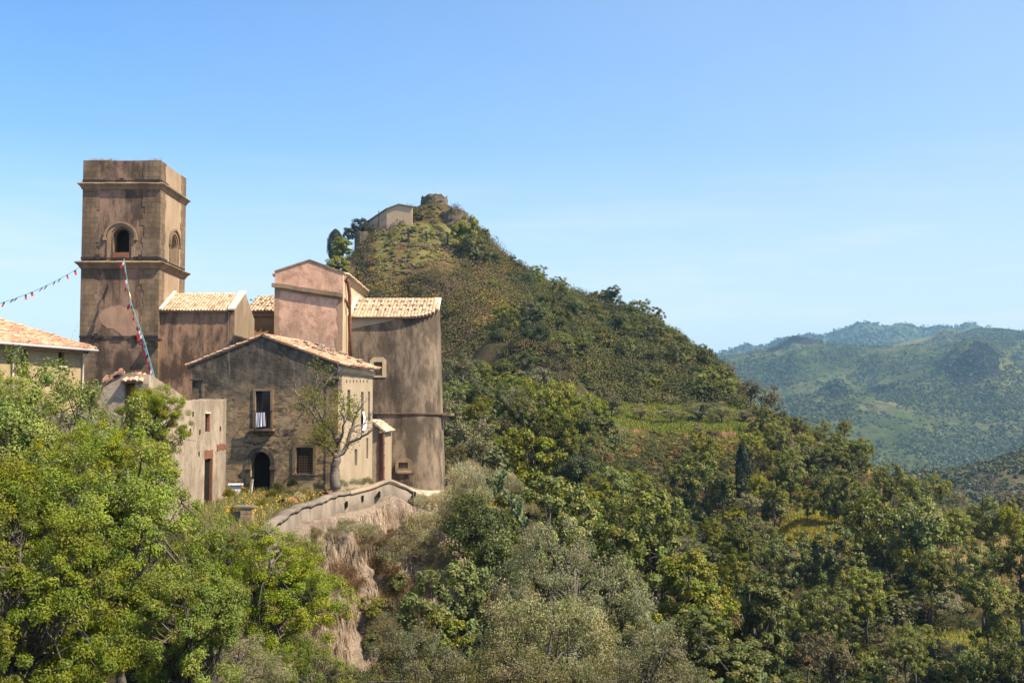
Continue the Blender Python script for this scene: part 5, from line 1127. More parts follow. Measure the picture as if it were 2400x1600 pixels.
def bare_tree(name, seed, H, Wd, col=None, nleaf=0, trunk=.16, bark='pale_bark', depth=5, leaf=.1, leafside=None, fork=.3):
    rg = np.random.RandomState(seed); mb = MB(); tips = []
    def grow_(p, d, L, r, k):
        pts = [p]; q = p
        for _ in range(3):
            d = (d + Vector(rg.normal(size=3)) * .17 + Vector((0, 0, .05))).normalized(); q = q + d * L / 3; pts.append(q)
        mb.tube(pts, [r, r * .86, r * .75, r * .62], 7 if r > .05 else 4, cap=k == 0)
        if k == 0: tips.append((q, d)); return
        nb = 2 if k > 3 else rg.randint(2, 4)
        for b in range(nb):
            ax = Vector(rg.normal(size=3)).normalized(); dd = (d + ax * rg.uniform(.45, .85)).normalized(); dd.z += .12; dd.normalize()
            grow_(q if b < 2 else pts[2], dd, L * rg.uniform(.66, .86), r * rg.uniform(.52, .66), k - 1)
        if k <= 2: tips.append((q, d))
    grow_(Vector((0, 0, -.5)), Vector((.04, 0, 1)), H * fork + .5, trunk, depth)
    me = bpy.data.meshes.new(name + '_trunk'); vs = np.array(mb.v); hz = vs[:, 2].max(); wx = max(np.ptp(vs[:, 0]), 1e-3)
    sc = np.array([Wd / wx, Wd / wx, 1.0]); sc[2] = H / hz; vs = vs * sc; me.from_pydata([tuple(v) for v in vs], [], mb.f); me.materials.append(M[bark])
    crown = None
    if nleaf:
        T = np.array([tuple(t[0]) for t in tips]) * sc
        if leafside is not None: T = T[leafside(T)]
        ci = rg.randint(0, len(T), nleaf); P = T[ci] + rg.normal(size=(nleaf, 3)) * .2; N = rg.normal(size=(nleaf, 3)) + [0, 0, 1]
        V, Q = leaf_quads(rg, P, N, leaf, .42); crown = np_mesh(name + '_crown', V, Q, np.repeat(vary(rg, col, nleaf), 4, 0), M['leaf'])
    return dict(crown=crown, trunk=me, H=H, W=Wd)
def shrub_mesh(name, seed, R, h, n, leaf, aspect, col, alt=None, altp=.1, spiky=0.0, clumps=26, mat='leaf'):
    rg = np.random.RandomState(seed); a = rg.uniform(0, 2 * PI, clumps); q = rg.rand(clumps) ** .5 * R * .8; z = h * np.clip(1 - (q / R) ** 2, .1, 1) * rg.uniform(.45, .9, clumps)
    C = np.stack([q * np.cos(a), q * np.sin(a), z], 1); ci = rg.randint(0, clumps, n); cr = R * .3 * rg.uniform(.6, 1.3, clumps)
    d = rg.normal(size=(n, 3)); d /= np.linalg.norm(d, axis=1, keepdims=True); P = C[ci] + d * (cr[ci] * rg.rand(n) ** .4)[:, None] * np.array([1, 1, .8]); P[:, 2] = np.maximum(P[:, 2], -.1 * h)
    if spiky:
        A = d + np.array([0, 0, 1.2]) + rg.normal(size=(n, 3)) * .3; A /= np.linalg.norm(A, axis=1, keepdims=True); B = np.cross(A, rg.normal(size=(n, 3))); B /= np.linalg.norm(B, axis=1, keepdims=True)
        s = leaf * rg.uniform(.6, 1.4, (n, 1)); V = np.stack([P - B * s * aspect * .5, P + B * s * aspect * .5, P + A * s + B * s * aspect * .2, P + A * s - B * s * aspect * .2], 1).reshape(-1, 3); Q = np.arange(4 * n).reshape(n, 4)
    else: V, Q = leaf_quads(rg, P, d * .7 + np.array([0, 0, .6]), leaf, aspect)
    cc = np.repeat(np.clip(vary(rg, col, clumps, .16, .06, alt, altp)[ci] * rg.uniform(.75, 1.25, (n, 1)), .004, .9), 4, 0)
    return dict(crown=np_mesh(name + '_foliage', V, Q, cc, M[mat]), trunk=None, H=h * 1.15, W=R * 2)
ALM, ALM2 = (.118, .165, .012), (.17, .195, .016)
OLV, OLV2 = (.15, .150, .058), (.20, .19, .09)
BRD, BRD2 = (.11, .132, .014), (.17, .17, .02)
MID, MID2 = (.092, .114, .014), (.15, .158, .02)
SP = {}
def sp(k, i):
    "species k, variant i, built on first use"
    if (k, i) in SP: return SP[k, i]
    s = 100 + i * 17 + sum(map(ord, k))
    if k == 'almond': r = make_tree('leafy_tree', s, 8.5, 8, 1.6, 80000, 560, .105, .42, ALM, ALM2, .4, 14, clr=.40, trunk=.2, limbs=90, bark='bark', shape='wide' if i == 1 else 'round')
    elif k == 'olive': r = make_tree('olive_tree', s, 6.5, 6.5, 1.2, 56000, 460, .09, .32, OLV, OLV2, .35, 12, clr=.38, trunk=.2, limbs=50, spread=.8)
    elif k == 'broad': r = make_tree('broadleaf_tree', s, 7.5, 6, 1.4, 30000, 300, .16, .6, BRD, BRD2, .35, 12, clr=.38, trunk=.17, limbs=50)
    elif k == 'mid': r = make_tree('small_tree', s, 6.0, 6, .5, 14000, 210, .175, .6, MID, MID2, .35, 11, clr=.42, trunk=.14, limbs=22)
    elif k == 'bright': r = make_tree('bright_tree', s, 6.2, 6, .8, 13000, 190, .175, .5, (.145, .165, .014), (.19, .19, .02), .3, 11, clr=.42, trunk=.14, limbs=24, shape='wide')
    elif k == 'molive': r = make_tree('small_olive', s, 4.5, 5, .8, 7000, 120, .18, .35, (.145, .142, .062), (.19, .178, .09), .3, 10, clr=.42, trunk=.16, limbs=20, spread=.8)
    elif k == 'brownish': r = make_tree('dry_tree', s, 6, 6, 1.5, 3400, 120, .22, .5, (.125, .09, .034), (.09, .08, .025), .4, 8, clr=.45, trunk=.14, limbs=40, shape='wide')
    elif k == 'dark': r = make_tree('dark_shrub', s, 3.5, 4.6, .2, 9000, 150, .15, .55, (.045, .062, .016), (.08, .095, .022), .3, 10, clr=.5, trunk=.08, limbs=16, twigs=False)
    elif k == 'bush': r = make_tree('bush', s, 3, 4, .15, 3400, 80, .24, .6, (.082, .092, .016), (.12, .11, .022), .35, 8, clr=.5, trunk=.06, limbs=8, twigs=False)
    elif k == 'silver': r = shrub_mesh('silver_shrub', s, 1.3, 1.1, 4200, .10, .28, (.30, .275, .16), (.37, .335, .20), .4, spiky=1, clumps=34)
    elif k == 'straw': r = shrub_mesh('dry_shrub', s, 1.1, 1.0, 3600, .14, .12, (.19, .125, .06), (.14, .085, .045), .4, spiky=1, clumps=26)
    elif k == 'weed': r = shrub_mesh('green_weed', s, .8, .8, 1800, .12, .3, (.12, .145, .03), (.22, .18, .03), .25, spiky=1, clumps=18)
    elif k == 'cypress':
        rg = np.random.RandomState(s); n = 9000; t = rg.rand(n); a = rg.uniform(0, 2 * PI, n); R = .95 * np.sin(np.clip(t * .93 + .07, 0, 1) * PI) ** .55 * (1 + .18 * np.sin(a * 3 + t * 15)) * rg.uniform(.7, 1.05, n)
        P = np.stack([R * np.cos(a), R * np.sin(a), t * 7.5 + .2], 1); N = np.stack([np.cos(a), np.sin(a), .3 * np.ones(n)], 1); V, Q = leaf_quads(rg, P, N, .22, .45, -1, .5)
        mb = MB(); mb.tube([(0, 0, -1), (0, 0, 1), (0, 0, 5)], [.16, .13, .05], 7); me = bpy.data.meshes.new('cypress_trunk'); me.from_pydata(mb.v, [], mb.f); me.materials.append(M['bark'])
        r = dict(crown=np_mesh('cypress_crown', V, Q, np.repeat(vary(rg, (.024, .034, .012), n), 4, 0), M['leaf']), trunk=me, H=7.7, W=1.9)
    elif k == 'pine': r = make_tree('pine_tree', s, 9, 8.5, 1.0, 16000, 260, .36, .4, (.038, .05, .016), (.055, .062, .018), .3, 14, clr=.7, trunk=.28, limbs=22)
    elif k == 'conifer':
        rg = np.random.RandomState(s); n = 16000; t = rg.rand(n); a = rg.uniform(0, 2 * PI, n); R = 3.9 * np.sin(np.clip(t * .9 + .1, 0, 1) * PI) ** .6 * (1 + .10 * np.sin(a * 4 + t * 9) + .07 * np.sin(a * 7 - t * 23)) * rg.uniform(.72, 1.06, n)
        P = np.stack([R * np.cos(a), R * np.sin(a), t * 11.5 + .4], 1); N = np.stack([np.cos(a), np.sin(a), .3 * np.ones(n)], 1); V, Q = leaf_quads(rg, P, N, .4, .45, 0, .6)
        mb = MB(); mb.tube([(0, 0, -1), (0, 0, 1), (0, 0, 8)], [.35, .3, .1], 7); me = bpy.data.meshes.new('conifer_trunk'); me.from_pydata(mb.v, [], mb.f); me.materials.append(M['bark'])
        r = dict(crown=np_mesh('conifer_crown', V, Q, np.repeat(vary(rg, (.032, .042, .014), n), 4, 0), M['leaf']), trunk=me, H=12, W=8)
    elif k == 'leafy': r = make_tree('leafy_hill_tree', s, 6, 5.5, .5, 12000, 190, .26, .6, (.14, .17, .02), (.19, .20, .03), .4, 15, clr=.5, trunk=.14, limbs=16)
    elif k == 'bare': r = bare_tree('bare_tree', s, 6.5, 7, depth=6, trunk=.2, bark='bark')
    elif k == 'twiggy': r = bare_tree('twiggy_tree', s, 5, 5.5, (.15, .12, .05), 1400, trunk=.13, depth=6, leaf=.16)
    SP[k, i] = r; return r
NAMES = dict(leafy='light_green_tree', almond='leafy_tree', olive='olive_tree', broad='broadleaf_tree', mid='dark_green_tree', bright='bright_green_tree', molive='olive_tree', brownish='dry_tree', dark='dark_shrub', bush='bush', silver='silver_shrub', straw='dry_shrub', weed='weed', cypress='cypress_tree', pine='pine_tree', conifer='conifer_tree', bare='bare_tree', twiggy='twiggy_tree')
NPL = [0]
def plant(k, i, p, sx, sz, label, group=None, rz=None, cat=None, tilt=0):
    d = sp(k, i); cat = cat or ('shrub' if k in ('dark', 'bush', 'silver', 'straw', 'weed') else 'tree'); NPL[0] += 1
    rz = random.Random(NPL[0] * 31).uniform(0, 6.28) if rz is None else rz
    if d['trunk'] is None:
        o = link(d['crown'], NAMES[k]); o.location = p; o.scale = (sx, sx, sz); o.rotation_euler = (0, tilt, rz); return tag(o, label, cat, group)
    r = empty(NAMES[k], p, label, cat, group); r.scale = (sx, sx, sz); r.rotation_euler = (0, tilt, rz)
    link(d['trunk'], 'trunk', r)
    if d['crown']: link(d['crown'], 'crown', r)
    return r
def ptree(k, i, px, D, py_top, wpx, label, group=None, base=None, rz=None, py_base=None):
    "tree at photo column px, distance D, its top reaching row py_top, crown wpx wide"
    d = sp(k, i); g = at(px, D); x = g.x; zt = ztop(py_top, D); z0 = g.z if py_base is None else ztop(py_base, D)
    sx = wpx * (.84 if D > 80 else .92) / F * D / d['W']; h = zt - z0; sz = h / d['H']
    if sz < .6 * sx: sz = .6 * sx; z0 = zt - d['H'] * sz
    if sz > 1.9 * sx: sz = 1.2 * sx; z0 = zt - d['H'] * sz
    if sz > 1.3 * sx: sx = sz / 1.3
    return plant(k, i, (x, D, z0), sx, sz, label, group, rz)
# ------------------------------------------------------------------ plants: where they stand
wallD = lambda px: np.interp(px, [t[0] for t in TOPW], [t[2] for t in TOPW])
# --- near, left of the picture
ptree('almond', 0, 125, 33, 842, 500, 'tall leafy tree at the left edge, crown just below the yellow house windows')
ptree('almond', 1, 352, 36, 905, 150, 'small-crowned leafy tree standing in front of the ruined house gable')
ptree('almond', 2, 305, 23, 1012, 470, 'large yellow-green sunlit tree in the left foreground with pale bare twigs')
ptree('almond', 0, 60, 19, 1150, 560, 'darker green tree filling the bottom left corner', rz=2.0)
ptree('almond', 1, 450, 20, 1330, 320, 'yellow-green bough hanging low at the bottom edge, right of the large sunlit tree', rz=1)
ptree('almond', 2, 640, 30, 1235, 320, 'fresh green feathery tree in front of the dry cliff, right of the big left tree', rz=4)
ptree('almond', 1, 520, 33, 1235, 190, 'pale green thin tree under the gate pillar beside the flower slope', rz=3)
ptree('almond', 0, 735, 27, 1500, 240, 'low green tree at the bottom edge below the dry cliff', rz=5.5)
ptree('almond', 2, 20, 38, 868, 240, 'rounded green tree at the far left edge in front of the tiled house wall', rz=1.7)
ptree('almond', 0, 200, 29, 985, 300, 'mid-green tree between the tall left tree and the large sunlit one', rz=3.3)
ptree('almond', 1, 20, 27, 1060, 300, 'dense green tree low on the left edge of the picture', rz=2.2)
ptree('olive', 1, 560, 22, 1480, 260, 'dark shaded tree at the bottom edge under the feathery tree', rz=1.2)
# --- near, centre and right of the cliff
ptree('olive', 0, 1005, 33, 1475, 210, 'grey-green olive tree at the bottom below the right end of the dry cliff')
ptree('broad', 0, 1075, 42, 1318, 210, 'yellow-green spreading tree right of the foot of the dry cliff')
ptree('broad', 1, 1040, 38, 1440, 190, 'small yellow-green tree below the spreading tree at the cliff foot')
ptree('olive', 1, 1345, 42, 1225, 290, 'large grey-brown olive tree in the middle of the foreground, higher of the big olives')
ptree('olive', 0, 1290, 33, 1385, 330, 'broad grey-green olive tree at the bottom centre', rz=3)
ptree('olive', 1, 1500, 31, 1470, 280, 'sunlit olive tree at the bottom edge right of centre', rz=1)
ptree('olive', 0, 1150, 31, 1510, 300, 'low olive tree at the bottom edge left of centre', rz=5)
ptree('broad', 0, 1525, 60, 1152, 260, 'tall bright yellow-green fig-like tree standing alone with visible dark trunk right of the olives', rz=2)
ptree('broad', 1, 1610, 52, 1290, 240, 'lush green tree leaning down the gully right of the tall bright tree', rz=4)
ptree('broad', 0, 1640, 47, 1430, 230, 'dense green tree in the gully mouth beside the prickly pears', rz=0.5)
ptree('dark', 0, 1160, 53, 1236, 180, 'dark glossy green bush with deep shadow right of the cliff top')
ptree('dark', 1, 1100, 58, 1145, 170, 'green bush growing over the right shoulder of the cliff under the silver scrub')
ptree('dark', 0, 1180, 60, 1190, 130, 'small dark bush among the prickly pears below the silver scrub')
ptree('broad', 1, 1250, 76, 1012, 230, 'big bright green tree behind the silver scrub right of the round apse', rz=1.3)
ptree('broad', 0, 1290, 70, 1120, 190, 'green tree on the slope below the big bright tree', rz=5)
ptree('broad', 1, 1390, 66, 1270, 130, 'small light green tree between the olive and the tall bright tree', rz=3)
ptree('dark', 1, 1420, 72, 1240, 170, 'dark undergrowth bush left of the tall bright tree')
for i, (px, D, pt, w) in enumerate(((1090, 66, 1080, 110), (1150, 69, 1085, 110), (1120, 64, 1100, 110), (1195, 66, 1110, 90), (1065, 68, 1102, 60), (1062, 62.2, 1128, 70), (1095, 62, 1120, 90), (1035, 61.6, 1146, 40), (985, 60.0, 1152, 60), (1015, 60.6, 1150, 64), (1130, 61, 1130, 90), (1225, 62, 1165, 80), (1245, 58, 1215, 80), (1260, 55, 1250, 80), (1100, 71, 1072, 90), (1175, 72, 1092, 90))):
    ptree('silver', i % 2, px, D, pt, w, 'silvery grey-green wormwood shrub on the slope right of the round apse', 'silvery shrubs right of the apse')
ptree('brownish', 0, 1640, 56, 1380, 160, 'brown twiggy tree on the prickly pear slope', rz=1)
# mid distance: behind the apse
MIDS = [
 ('mid', 0, 1075, 118, 892, 100, 'brownish-green tree just right of the round apse wall'), ('mid', 1, 1140, 120, 885, 105, 'tall mid-green tree, second right of the apse'), ('bright', 0, 1120, 112, 930, 110, 'tree with yellow-brown crown between the apse and the olive clump'),
 ('molive', 0, 1045, 112, 920, 90, 'dark grey olive touching the apse wall'), ('molive', 1, 1215, 122, 912, 90, 'pale olive above the grey thicket'), ('bright', 1, 1275, 128, 884, 110, 'bright round green tree at the foot of the dark cliff'), ('mid', 2, 1245, 116, 935, 130, 'dense grey-green oak below the bright round tree'),
 ('molive', 0, 1100, 96, 975, 130, 'silvery olive tree in the dip right of the apse ledge'), ('molive', 1, 1075, 88, 1040, 100, 'low silvery olive beside the apse foot'), ('mid', 0, 1300, 112, 950, 110, 'light brown-green tree in front of the grass terrace'), ('mid', 1, 1190, 104, 1000, 100, 'dark green tree behind the big bright tree'),
 ('brownish', 1, 1380, 130, 1015, 110, 'reddish brown thin tree left of the dark cliff'), ('mid', 2, 1350, 122, 960, 110, 'round green tree beside the left end of the grass terrace'), ('molive', 2, 1425, 152, 985, 85, 'tall dark olive standing in front of the left end of the terrace'), ('molive', 0, 1435, 196, 925, 64, 'round silver olive at the left end of the grass terrace'),
 ('dark', 0, 1360, 108, 1060, 130, 'dark bush on the shaded bank under the round green tree'), ('mid', 1, 1410, 118, 1090, 120, 'shaded tree at the head of the gully'), ('mid', 0, 1450, 104, 1150, 120, 'dark tree in the gully behind the tall bright tree'),
 ('molive', 1, 1500, 200, 945, 77, 'first small olive in the row on the terrace grass'), ('molive', 2, 1570, 197, 955, 80, 'second small olive in the row with leaning trunk'), ('molive', 0, 1640, 200, 939, 87, 'dense olive in the middle of the terrace row'), ('molive', 1, 1688, 196, 941, 90, 'dense olive at the right of the middle pair on the terrace'), ('molive', 2, 1572, 214, 923, 50, 'small far olive at the back of the terrace'), ('molive', 0, 1740, 200, 959, 57, 'small olive near the right end of the terrace'), ('molive', 1, 1636, 188, 992, 40, 'little grey bush on the terrace wall'),
 ('molive', 2, 1765, 210, 950, 55, 'pale olive where the terrace meets the ridge'), 
 ('brownish', 0, 1755, 218, 888, 62, 'thin almost leafless tree standing on the saddle right of the castle hill'), ('brownish', 1, 1805, 215, 902, 60, 'thin brown-green tree beside the saddle tree'), ('brownish', 2, 1690, 240, 852, 50, 'sparse tree at the shoulder where the hill meets the far mountain'), ('bright', 0, 1665, 226, 890, 60, 'bright green leafy tree at the foot of the shoulder'),
 ('mid', 0, 1785, 190, 945, 80, 'dense green tree right of the terrace olives'), ('bright', 1, 1815, 178, 985, 75, 'rounded green tree on the dry grass bank'), ('bright', 2, 1865, 200, 975, 60, 'small umbrella-like green tree with a leaning trunk on the dry slope'), ('bright', 0, 1930, 205, 982, 45, 'small green tree on the skyline of the dry slope, left of a pair'), ('bright', 1, 1975, 200, 984, 40, 'small green tree on the skyline of the dry slope, right of a pair'),
 ('bright', 2, 1960, 185, 1010, 90, 'broad light green tree on the crest of the slope'), ('mid', 1, 1930, 172, 1040, 95, 'grey-green tree on the steep dry slope'), ('bright', 0, 2010, 176, 1055, 80, 'yellow-green tree at the edge of the ridge'), ('mid', 2, 1850, 165, 1045, 90, 'dense dark green tree overhanging the cliff edge'), ('bright', 1, 1755, 170, 1010, 70, 'light tree above the cypress'),
 ('bright', 0, 1650, 168, 1010, 110, 'green tree climbing the cliff below the terrace'), ('mid', 1, 1620, 160, 1060, 120, 'shaggy olive-brown tree in front of the dark cliff'), ('mid', 2, 1690, 152, 1100, 90, 'yellowish shrub-tree at the cliff foot beside the cypress'),
 ('cypress', 0, 1738, 160, 1036, 44, 'dark narrow cypress standing against the cliff'), ('bright', 1, 1770, 146, 1110, 55, 'small bright tree right of the cypress foot'), ('bright', 2, 1810, 142, 1125, 70, 'rounded bright green tree under the cliff'), ('molive', 2, 1750, 138, 1155, 75, 'silvery white-green olive in front of the shadowed cliff'), ('bright', 0, 1885, 150, 1138, 62, 'compact green tree at the back of the yellow meadow'), ('mid', 0, 1960, 148, 1100, 95, 'dark round tree at the right of the compact green tree'),
 ('bright', 2, 2080, 158, 1085, 100, 'light green tree at the outer end of the spur'), ('bright', 1, 2150, 150, 1110, 100, 'yellow-green tree on the spur above the spreading almonds'), ('bright', 0, 2205, 150, 1125, 56, 'small bright tree leaning out over the valley'), ('bare', 0, 2290, 145, 1098, 120, 'leafless dark twisted tree against the hazy olive ridge'), ('brownish', 2, 2350, 150, 1150, 90, 'thin reddish bare-looking tree right of the leafless one'), ('molive', 1, 2240, 140, 1155, 70, 'grey olive right of the spur'),
 ('mid', 1, 2060, 128, 1150, 170, 'wide grey-green tree with dark forked trunk at the right of the yellow meadow'), ('mid', 2, 2140, 122, 1165, 160, 'wide airy tree with dark trunk next to the forked one'), ('bright', 0, 2310, 128, 1165, 100, 'yellow-green tree on the right terrace'), ('bright', 1, 2385, 126, 1185, 110, 'green tree at the right edge on the terrace'), ('bright', 2, 2230, 124, 1190, 90, 'small tree with visible fork on the right terrace'),
 ('mid', 0, 1940, 112, 1230, 140, 'pale grey-green thicket tree below the meadow wall'), ('mid', 1, 1840, 112, 1250, 120, 'tree with brown crown below the left end of the meadow'), ('mid', 2, 1740, 108, 1225, 110, 'grey green tree left of the meadow in half shade'), ('bright', 2, 1665, 110, 1215, 80, 'small bright tree deep in the gully shadow'), ('mid', 0, 2020, 104, 1330, 110, 'lone lit tree in the dark middle of the ravine'), ('mid', 1, 1930, 96, 1370, 120, 'bushy tree with lit top in the ravine'),
 ('mid', 2, 2170, 104, 1290, 120, 'slender tree with dark trunk in the right ravine'), ('mid', 0, 2290, 104, 1280, 130, 'dark tree below the right terrace wall'), ('mid', 1, 2380, 100, 1260, 150, 'very dark tree at the right edge'), ('bright', 0, 2110, 88, 1470, 120, 'lit green tree at the bottom of the ravine right of centre'), ('bright', 1, 2130, 92, 1460, 90, 'small lit tree behind the ravine tree'), ('mid', 2, 2260, 86, 1515, 140, 'round dark green tree near the bottom right'), ('mid', 0, 2380, 84, 1490, 160, 'dark round tree in the bottom right corner'), ('mid', 1, 2300, 94, 1350, 130, 'green tree with leaning trunk at right'),
 ('broad', 1, 1760, 62, 1350, 190, 'green tree with bare dark boughs right of the lush gully tree'), ('brownish', 1, 1880, 60, 1480, 120, 'brown half-dead tree at the foot of the prickly pear slope'), ('brownish', 0, 1930, 66, 1490, 110, 'reddish twiggy tree on the edge of the dark ravine'), ('mid', 2, 1720, 74, 1290, 110, 'olive-green tree behind the lush gully tree'),
]
for k, i, px, D, pt, w, lb in MIDS: ptree(k, i, px, D, pt, w, lb)
for i, (px, D) in enumerate(((1395, 232), (1440, 231), (1490, 233), (1535, 231), (1580, 234), (1625, 231), (1650, 228), (1705, 226), (1460, 240), (1510, 243), (1555, 245), (1600, 240), (1350, 222), (1330, 205))):
    ptree(('mid', 'bush', 'mid', 'bright')[i % 4], i % 2, px, D, (875, 890, 868, 885)[i % 4], (70, 60, 75, 62)[i % 4], ('dark green', 'brown-green')[i % 2] + ' tree in the row at the hill foot behind the olive terrace', 'trees at the hill foot behind the terrace')
# scattered woodland on the slopes: real positions on the ground, one tree each
rgs = np.random.RandomState(77)
LOOK = dict(mid='{} dark green tree', bush='{} brownish bush', bright='{} light green tree', dark='{} deep green shrub', molive='{} grey-green olive', brownish='{} thin brown tree', straw='{} dry brown tuft')
def zone_of(px, D, label):
    if D > 205 and px < 1760: return 'on castle hill, ' + ('above the dark cliff' if px < 1300 else ('mid slope' if px < 1500 else 'right shoulder')) + (', near skyline' if D > 268 else ', low down')
    if px < 1420 and D > 84: return 'in the dip right of the apse, ' + ('near' if D < 130 else 'far') + (' left' if px < 1220 else ' right')
    if D >= 160: return 'on the dry outer spur, ' + ('left' if px < 1960 else 'right')
    if D > 84: return 'across the ravine ' + ('below the dark cliff' if px < 1760 else ('below the yellow meadow' if px < 2020 else 'toward the right edge')) + (', near its bed' if D < 108 else (', halfway up' if D < 134 else ', near the top'))
    if D > 60: return 'in the shaded ravine bed ' + ('left of the prickly pears' if px < 1600 else 'beyond the prickly pears')
    return 'in the undergrowth ' + ('under the foreground olives' if px < 1560 else 'on the near slope by the prickly pears')
def scatter(n, region, kinds, size, label, group, mind=3.5, dens=None, names=None):
    done = []; tries = 0
    while len(done) < n and tries < n * 40:
        tries += 1; px = rgs.uniform(region[0], region[1]); D = math.sqrt(rgs.uniform(region[2] ** 2, region[3] ** 2))
        if dens and rgs.rand() > dens(px, D): continue
        p = at(px, D)
        if any((p.x - q.x) ** 2 + (p.y - q.y) ** 2 < mind ** 2 for q in done): continue
        done.append(p); k = kinds[rgs.randint(len(kinds))]; i = rgs.randint(3 if k not in ('dark', 'bush') else 2); d = sp(k, i); s = .74 * rgs.uniform(*size) / d['W']
        plant(k, i, p, s, s * rgs.uniform(.75, 1.15), LOOK[k].format('Small' if s * d['W'] < .37 * sum(size) else 'Large').lower() + ' ' + zone_of(px, D, label), (NAMES[k].replace('_', ' ') + 's ').replace('bushs', 'bushes') + zone_of(px, D, label))
    return len(done)
def meadow(px, D): return (156 < D < 163 and 1830 < px < 1930) or (100 < D < 106 and 1850 < px < 2010) or (108 < D < 116 and 2080 < px < 2300) or (183 < D < 228 and 1340 < px < 1820) or (134 < D < 156 and 1780 < px < 2010) or (122 < D < 138 and px > 2200)
def far_ok(px, D): return 0 if meadow(px, D) else 1
n1 = scatter(125, (1290, 2420, 84, 182), ('mid', 'mid', 'bush', 'bright', 'dark', 'molive'), (3.4, 7.5), 'mixed green tree or bush in the thicket on the far side of the ravine', 'thicket on the far side of the ravine', 3.2, lambda px, D: 0 if meadow(px, D) or (D > 160 and px > 1760 and rgs.rand() < .7) or (D > 160 and px < 1830) or (118 < D < 134 and 1780 < px < 2010) or (108 < D < 122 and px > 2180) or (D > 138 and px > 2030) or (D > 120 and px > 2150) else 1)
n2 = scatter(45, (1300, 1850, 62, 100), ('mid', 'bush', 'dark', 'molive'), (3, 5.5), 'dark green shrub in the shaded bed of the ravine', 'shrubs in the ravine bed', 2.8, far_ok)
n3 = scatter(75, (1030, 1400, 84, 196), ('mid', 'molive', 'bush', 'bright'), (4, 7.5), 'green tree in the wooded dip between apse and castle hill', 'trees in the dip behind the apse', 4, lambda px, D: 0 if px > 1290 and D > 165 else 1)
n4 = scatter(85, (1090, 1700, 206, 300), ('mid', 'mid', 'bush', 'dark'), (4, 7.5), 'dark green tree on the steep flank of the castle hill', 'trees on the castle hill flank', 4.2, lambda px, D: min(1, max(0, (px - 1120) / 350)) * (1 if D > 236 or px < 1350 else 0) * (1 if D < 285 else .35))
n5 = scatter(45, (1790, 2150, 165, 235), ('bush', 'bright', 'brownish'), (2.2, 4.6), 'small tree or bush on the dry outer slope of the spur', 'bushes on the dry spur', 3.5, far_ok)
n6 = scatter(40, (1080, 1560, 20, 48), ('dark', 'bush'), (1.8, 3.4), 'low bush in the undergrowth beneath the foreground trees', 'undergrowth bushes in the foreground', 1.7, lambda px, D: 1 if D < 46 else 0)
n6 += scatter(40, (1500, 2000, 30, 60), ('dark', 'bush', 'straw'), (1.5, 3), 'low bush on the near slope of the ravine', 'bushes on the near ravine slope', 1.8, None)
print('scattered', n1, n2, n3, n4, n5, n6)
# --- castle hill: named plants
HILL = [('conifer', 0, 784, 296, 536, 46, 'dark egg-shaped conifer at the left end of the castle hill'), ('pine', 0, 836, 300, 513, 62, 'dark round pine against the sky left of the hilltop house'), ('leafy', 0, 800, 290, 556, 56, 'light green tree between the conifer and the pine'), ('leafy', 1, 782, 280, 600, 72, 'bright yellow-green tree low at the left foot of the castle hill above the pink gable'), ('dark', 1, 820, 292, 598, 36, 'dark bush under the pine beside the rock tower'), ('leafy', 0, 1095, 286, 506, 74, 'large green bush-tree right of the three crosses'), ('mid', 0, 1110, 282, 548, 70, 'dark green tree under the large bush-tree'), ('twiggy', 0, 1172, 300, 553, 26, 'small bare thorn bush on the skyline right of the hilltop'), ('bush', 0, 1136, 305, 535, 22, 'little grey tree on the skyline below the stone ruin'), ('bush', 1, 1205, 300, 600, 40, 'rounded bush on the skyline ridge'), ('dark', 0, 960, 293, 536, 26, 'small shrub behind the left cross'), ('leafy', 1, 975, 300, 495, 36, 'yellow-green bush right of the hilltop house roof')]
HB = {784: 612, 836: 585, 800: 606, 782: 668, 820: 640}
for k, i, px, D, pt, w, lb in HILL: ptree(k, i, px, D, pt, w, lb, py_base=HB.get(px))

# --- masses of scrub nobody could count: castle hill maquis
def mass(name, n, region, pick, leafn, label, kindfn=None, mat='scrub', size=(1.4, 3.2), leaf=.42, xy=None, groundf=None):
    rg = np.random.RandomState(sum(map(ord, name))); px = rg.uniform(region[0], region[1], n); D = np.sqrt(rg.uniform(region[2] ** 2, region[3] ** 2, n)); x = (px - 1200) / F / _cp * D
    z = gz_arr(x, D) if groundf is None else groundf(px, D)
    col = np.zeros((n, 3)); R = rg.uniform(size[0], size[1], n) * .5; keep = np.ones(n, bool)
    for i in range(n):
        c = pick(px[i], D[i], rg)
        if c is None: keep[i] = False
        else: col[i] = c[:3]; R[i] *= c[3] if len(c) > 3 else 1
    x, D, z, col, R = x[keep], D[keep], z[keep], col[keep], R[keep]; m = len(x); ci = np.repeat(np.arange(m), leafn); k = len(ci)
    d = rg.normal(size=(k, 3)); d[:, 2] = np.abs(d[:, 2]); d /= np.linalg.norm(d, axis=1, keepdims=True); rr = R[ci] * rg.uniform(.55, 1.15, k)
    P = np.stack([x[ci], D[ci], z[ci]], 1) + d * rr[:, None] * np.array([1, 1, .9]); V, Q = leaf_quads(rg, P, d + np.array([0, 0, .4]), leaf, .6, 0, .38)
    C = np.repeat(np.clip(col[ci] * rg.uniform(.86, 1.14, (k, 1)), .004, .9), 4, 0)
    o = link(np_mesh(name, V, Q, C, M[mat]), name); tag(o, label, None, None, 'stuff'); return o
def r0(rg): return rg.rand()
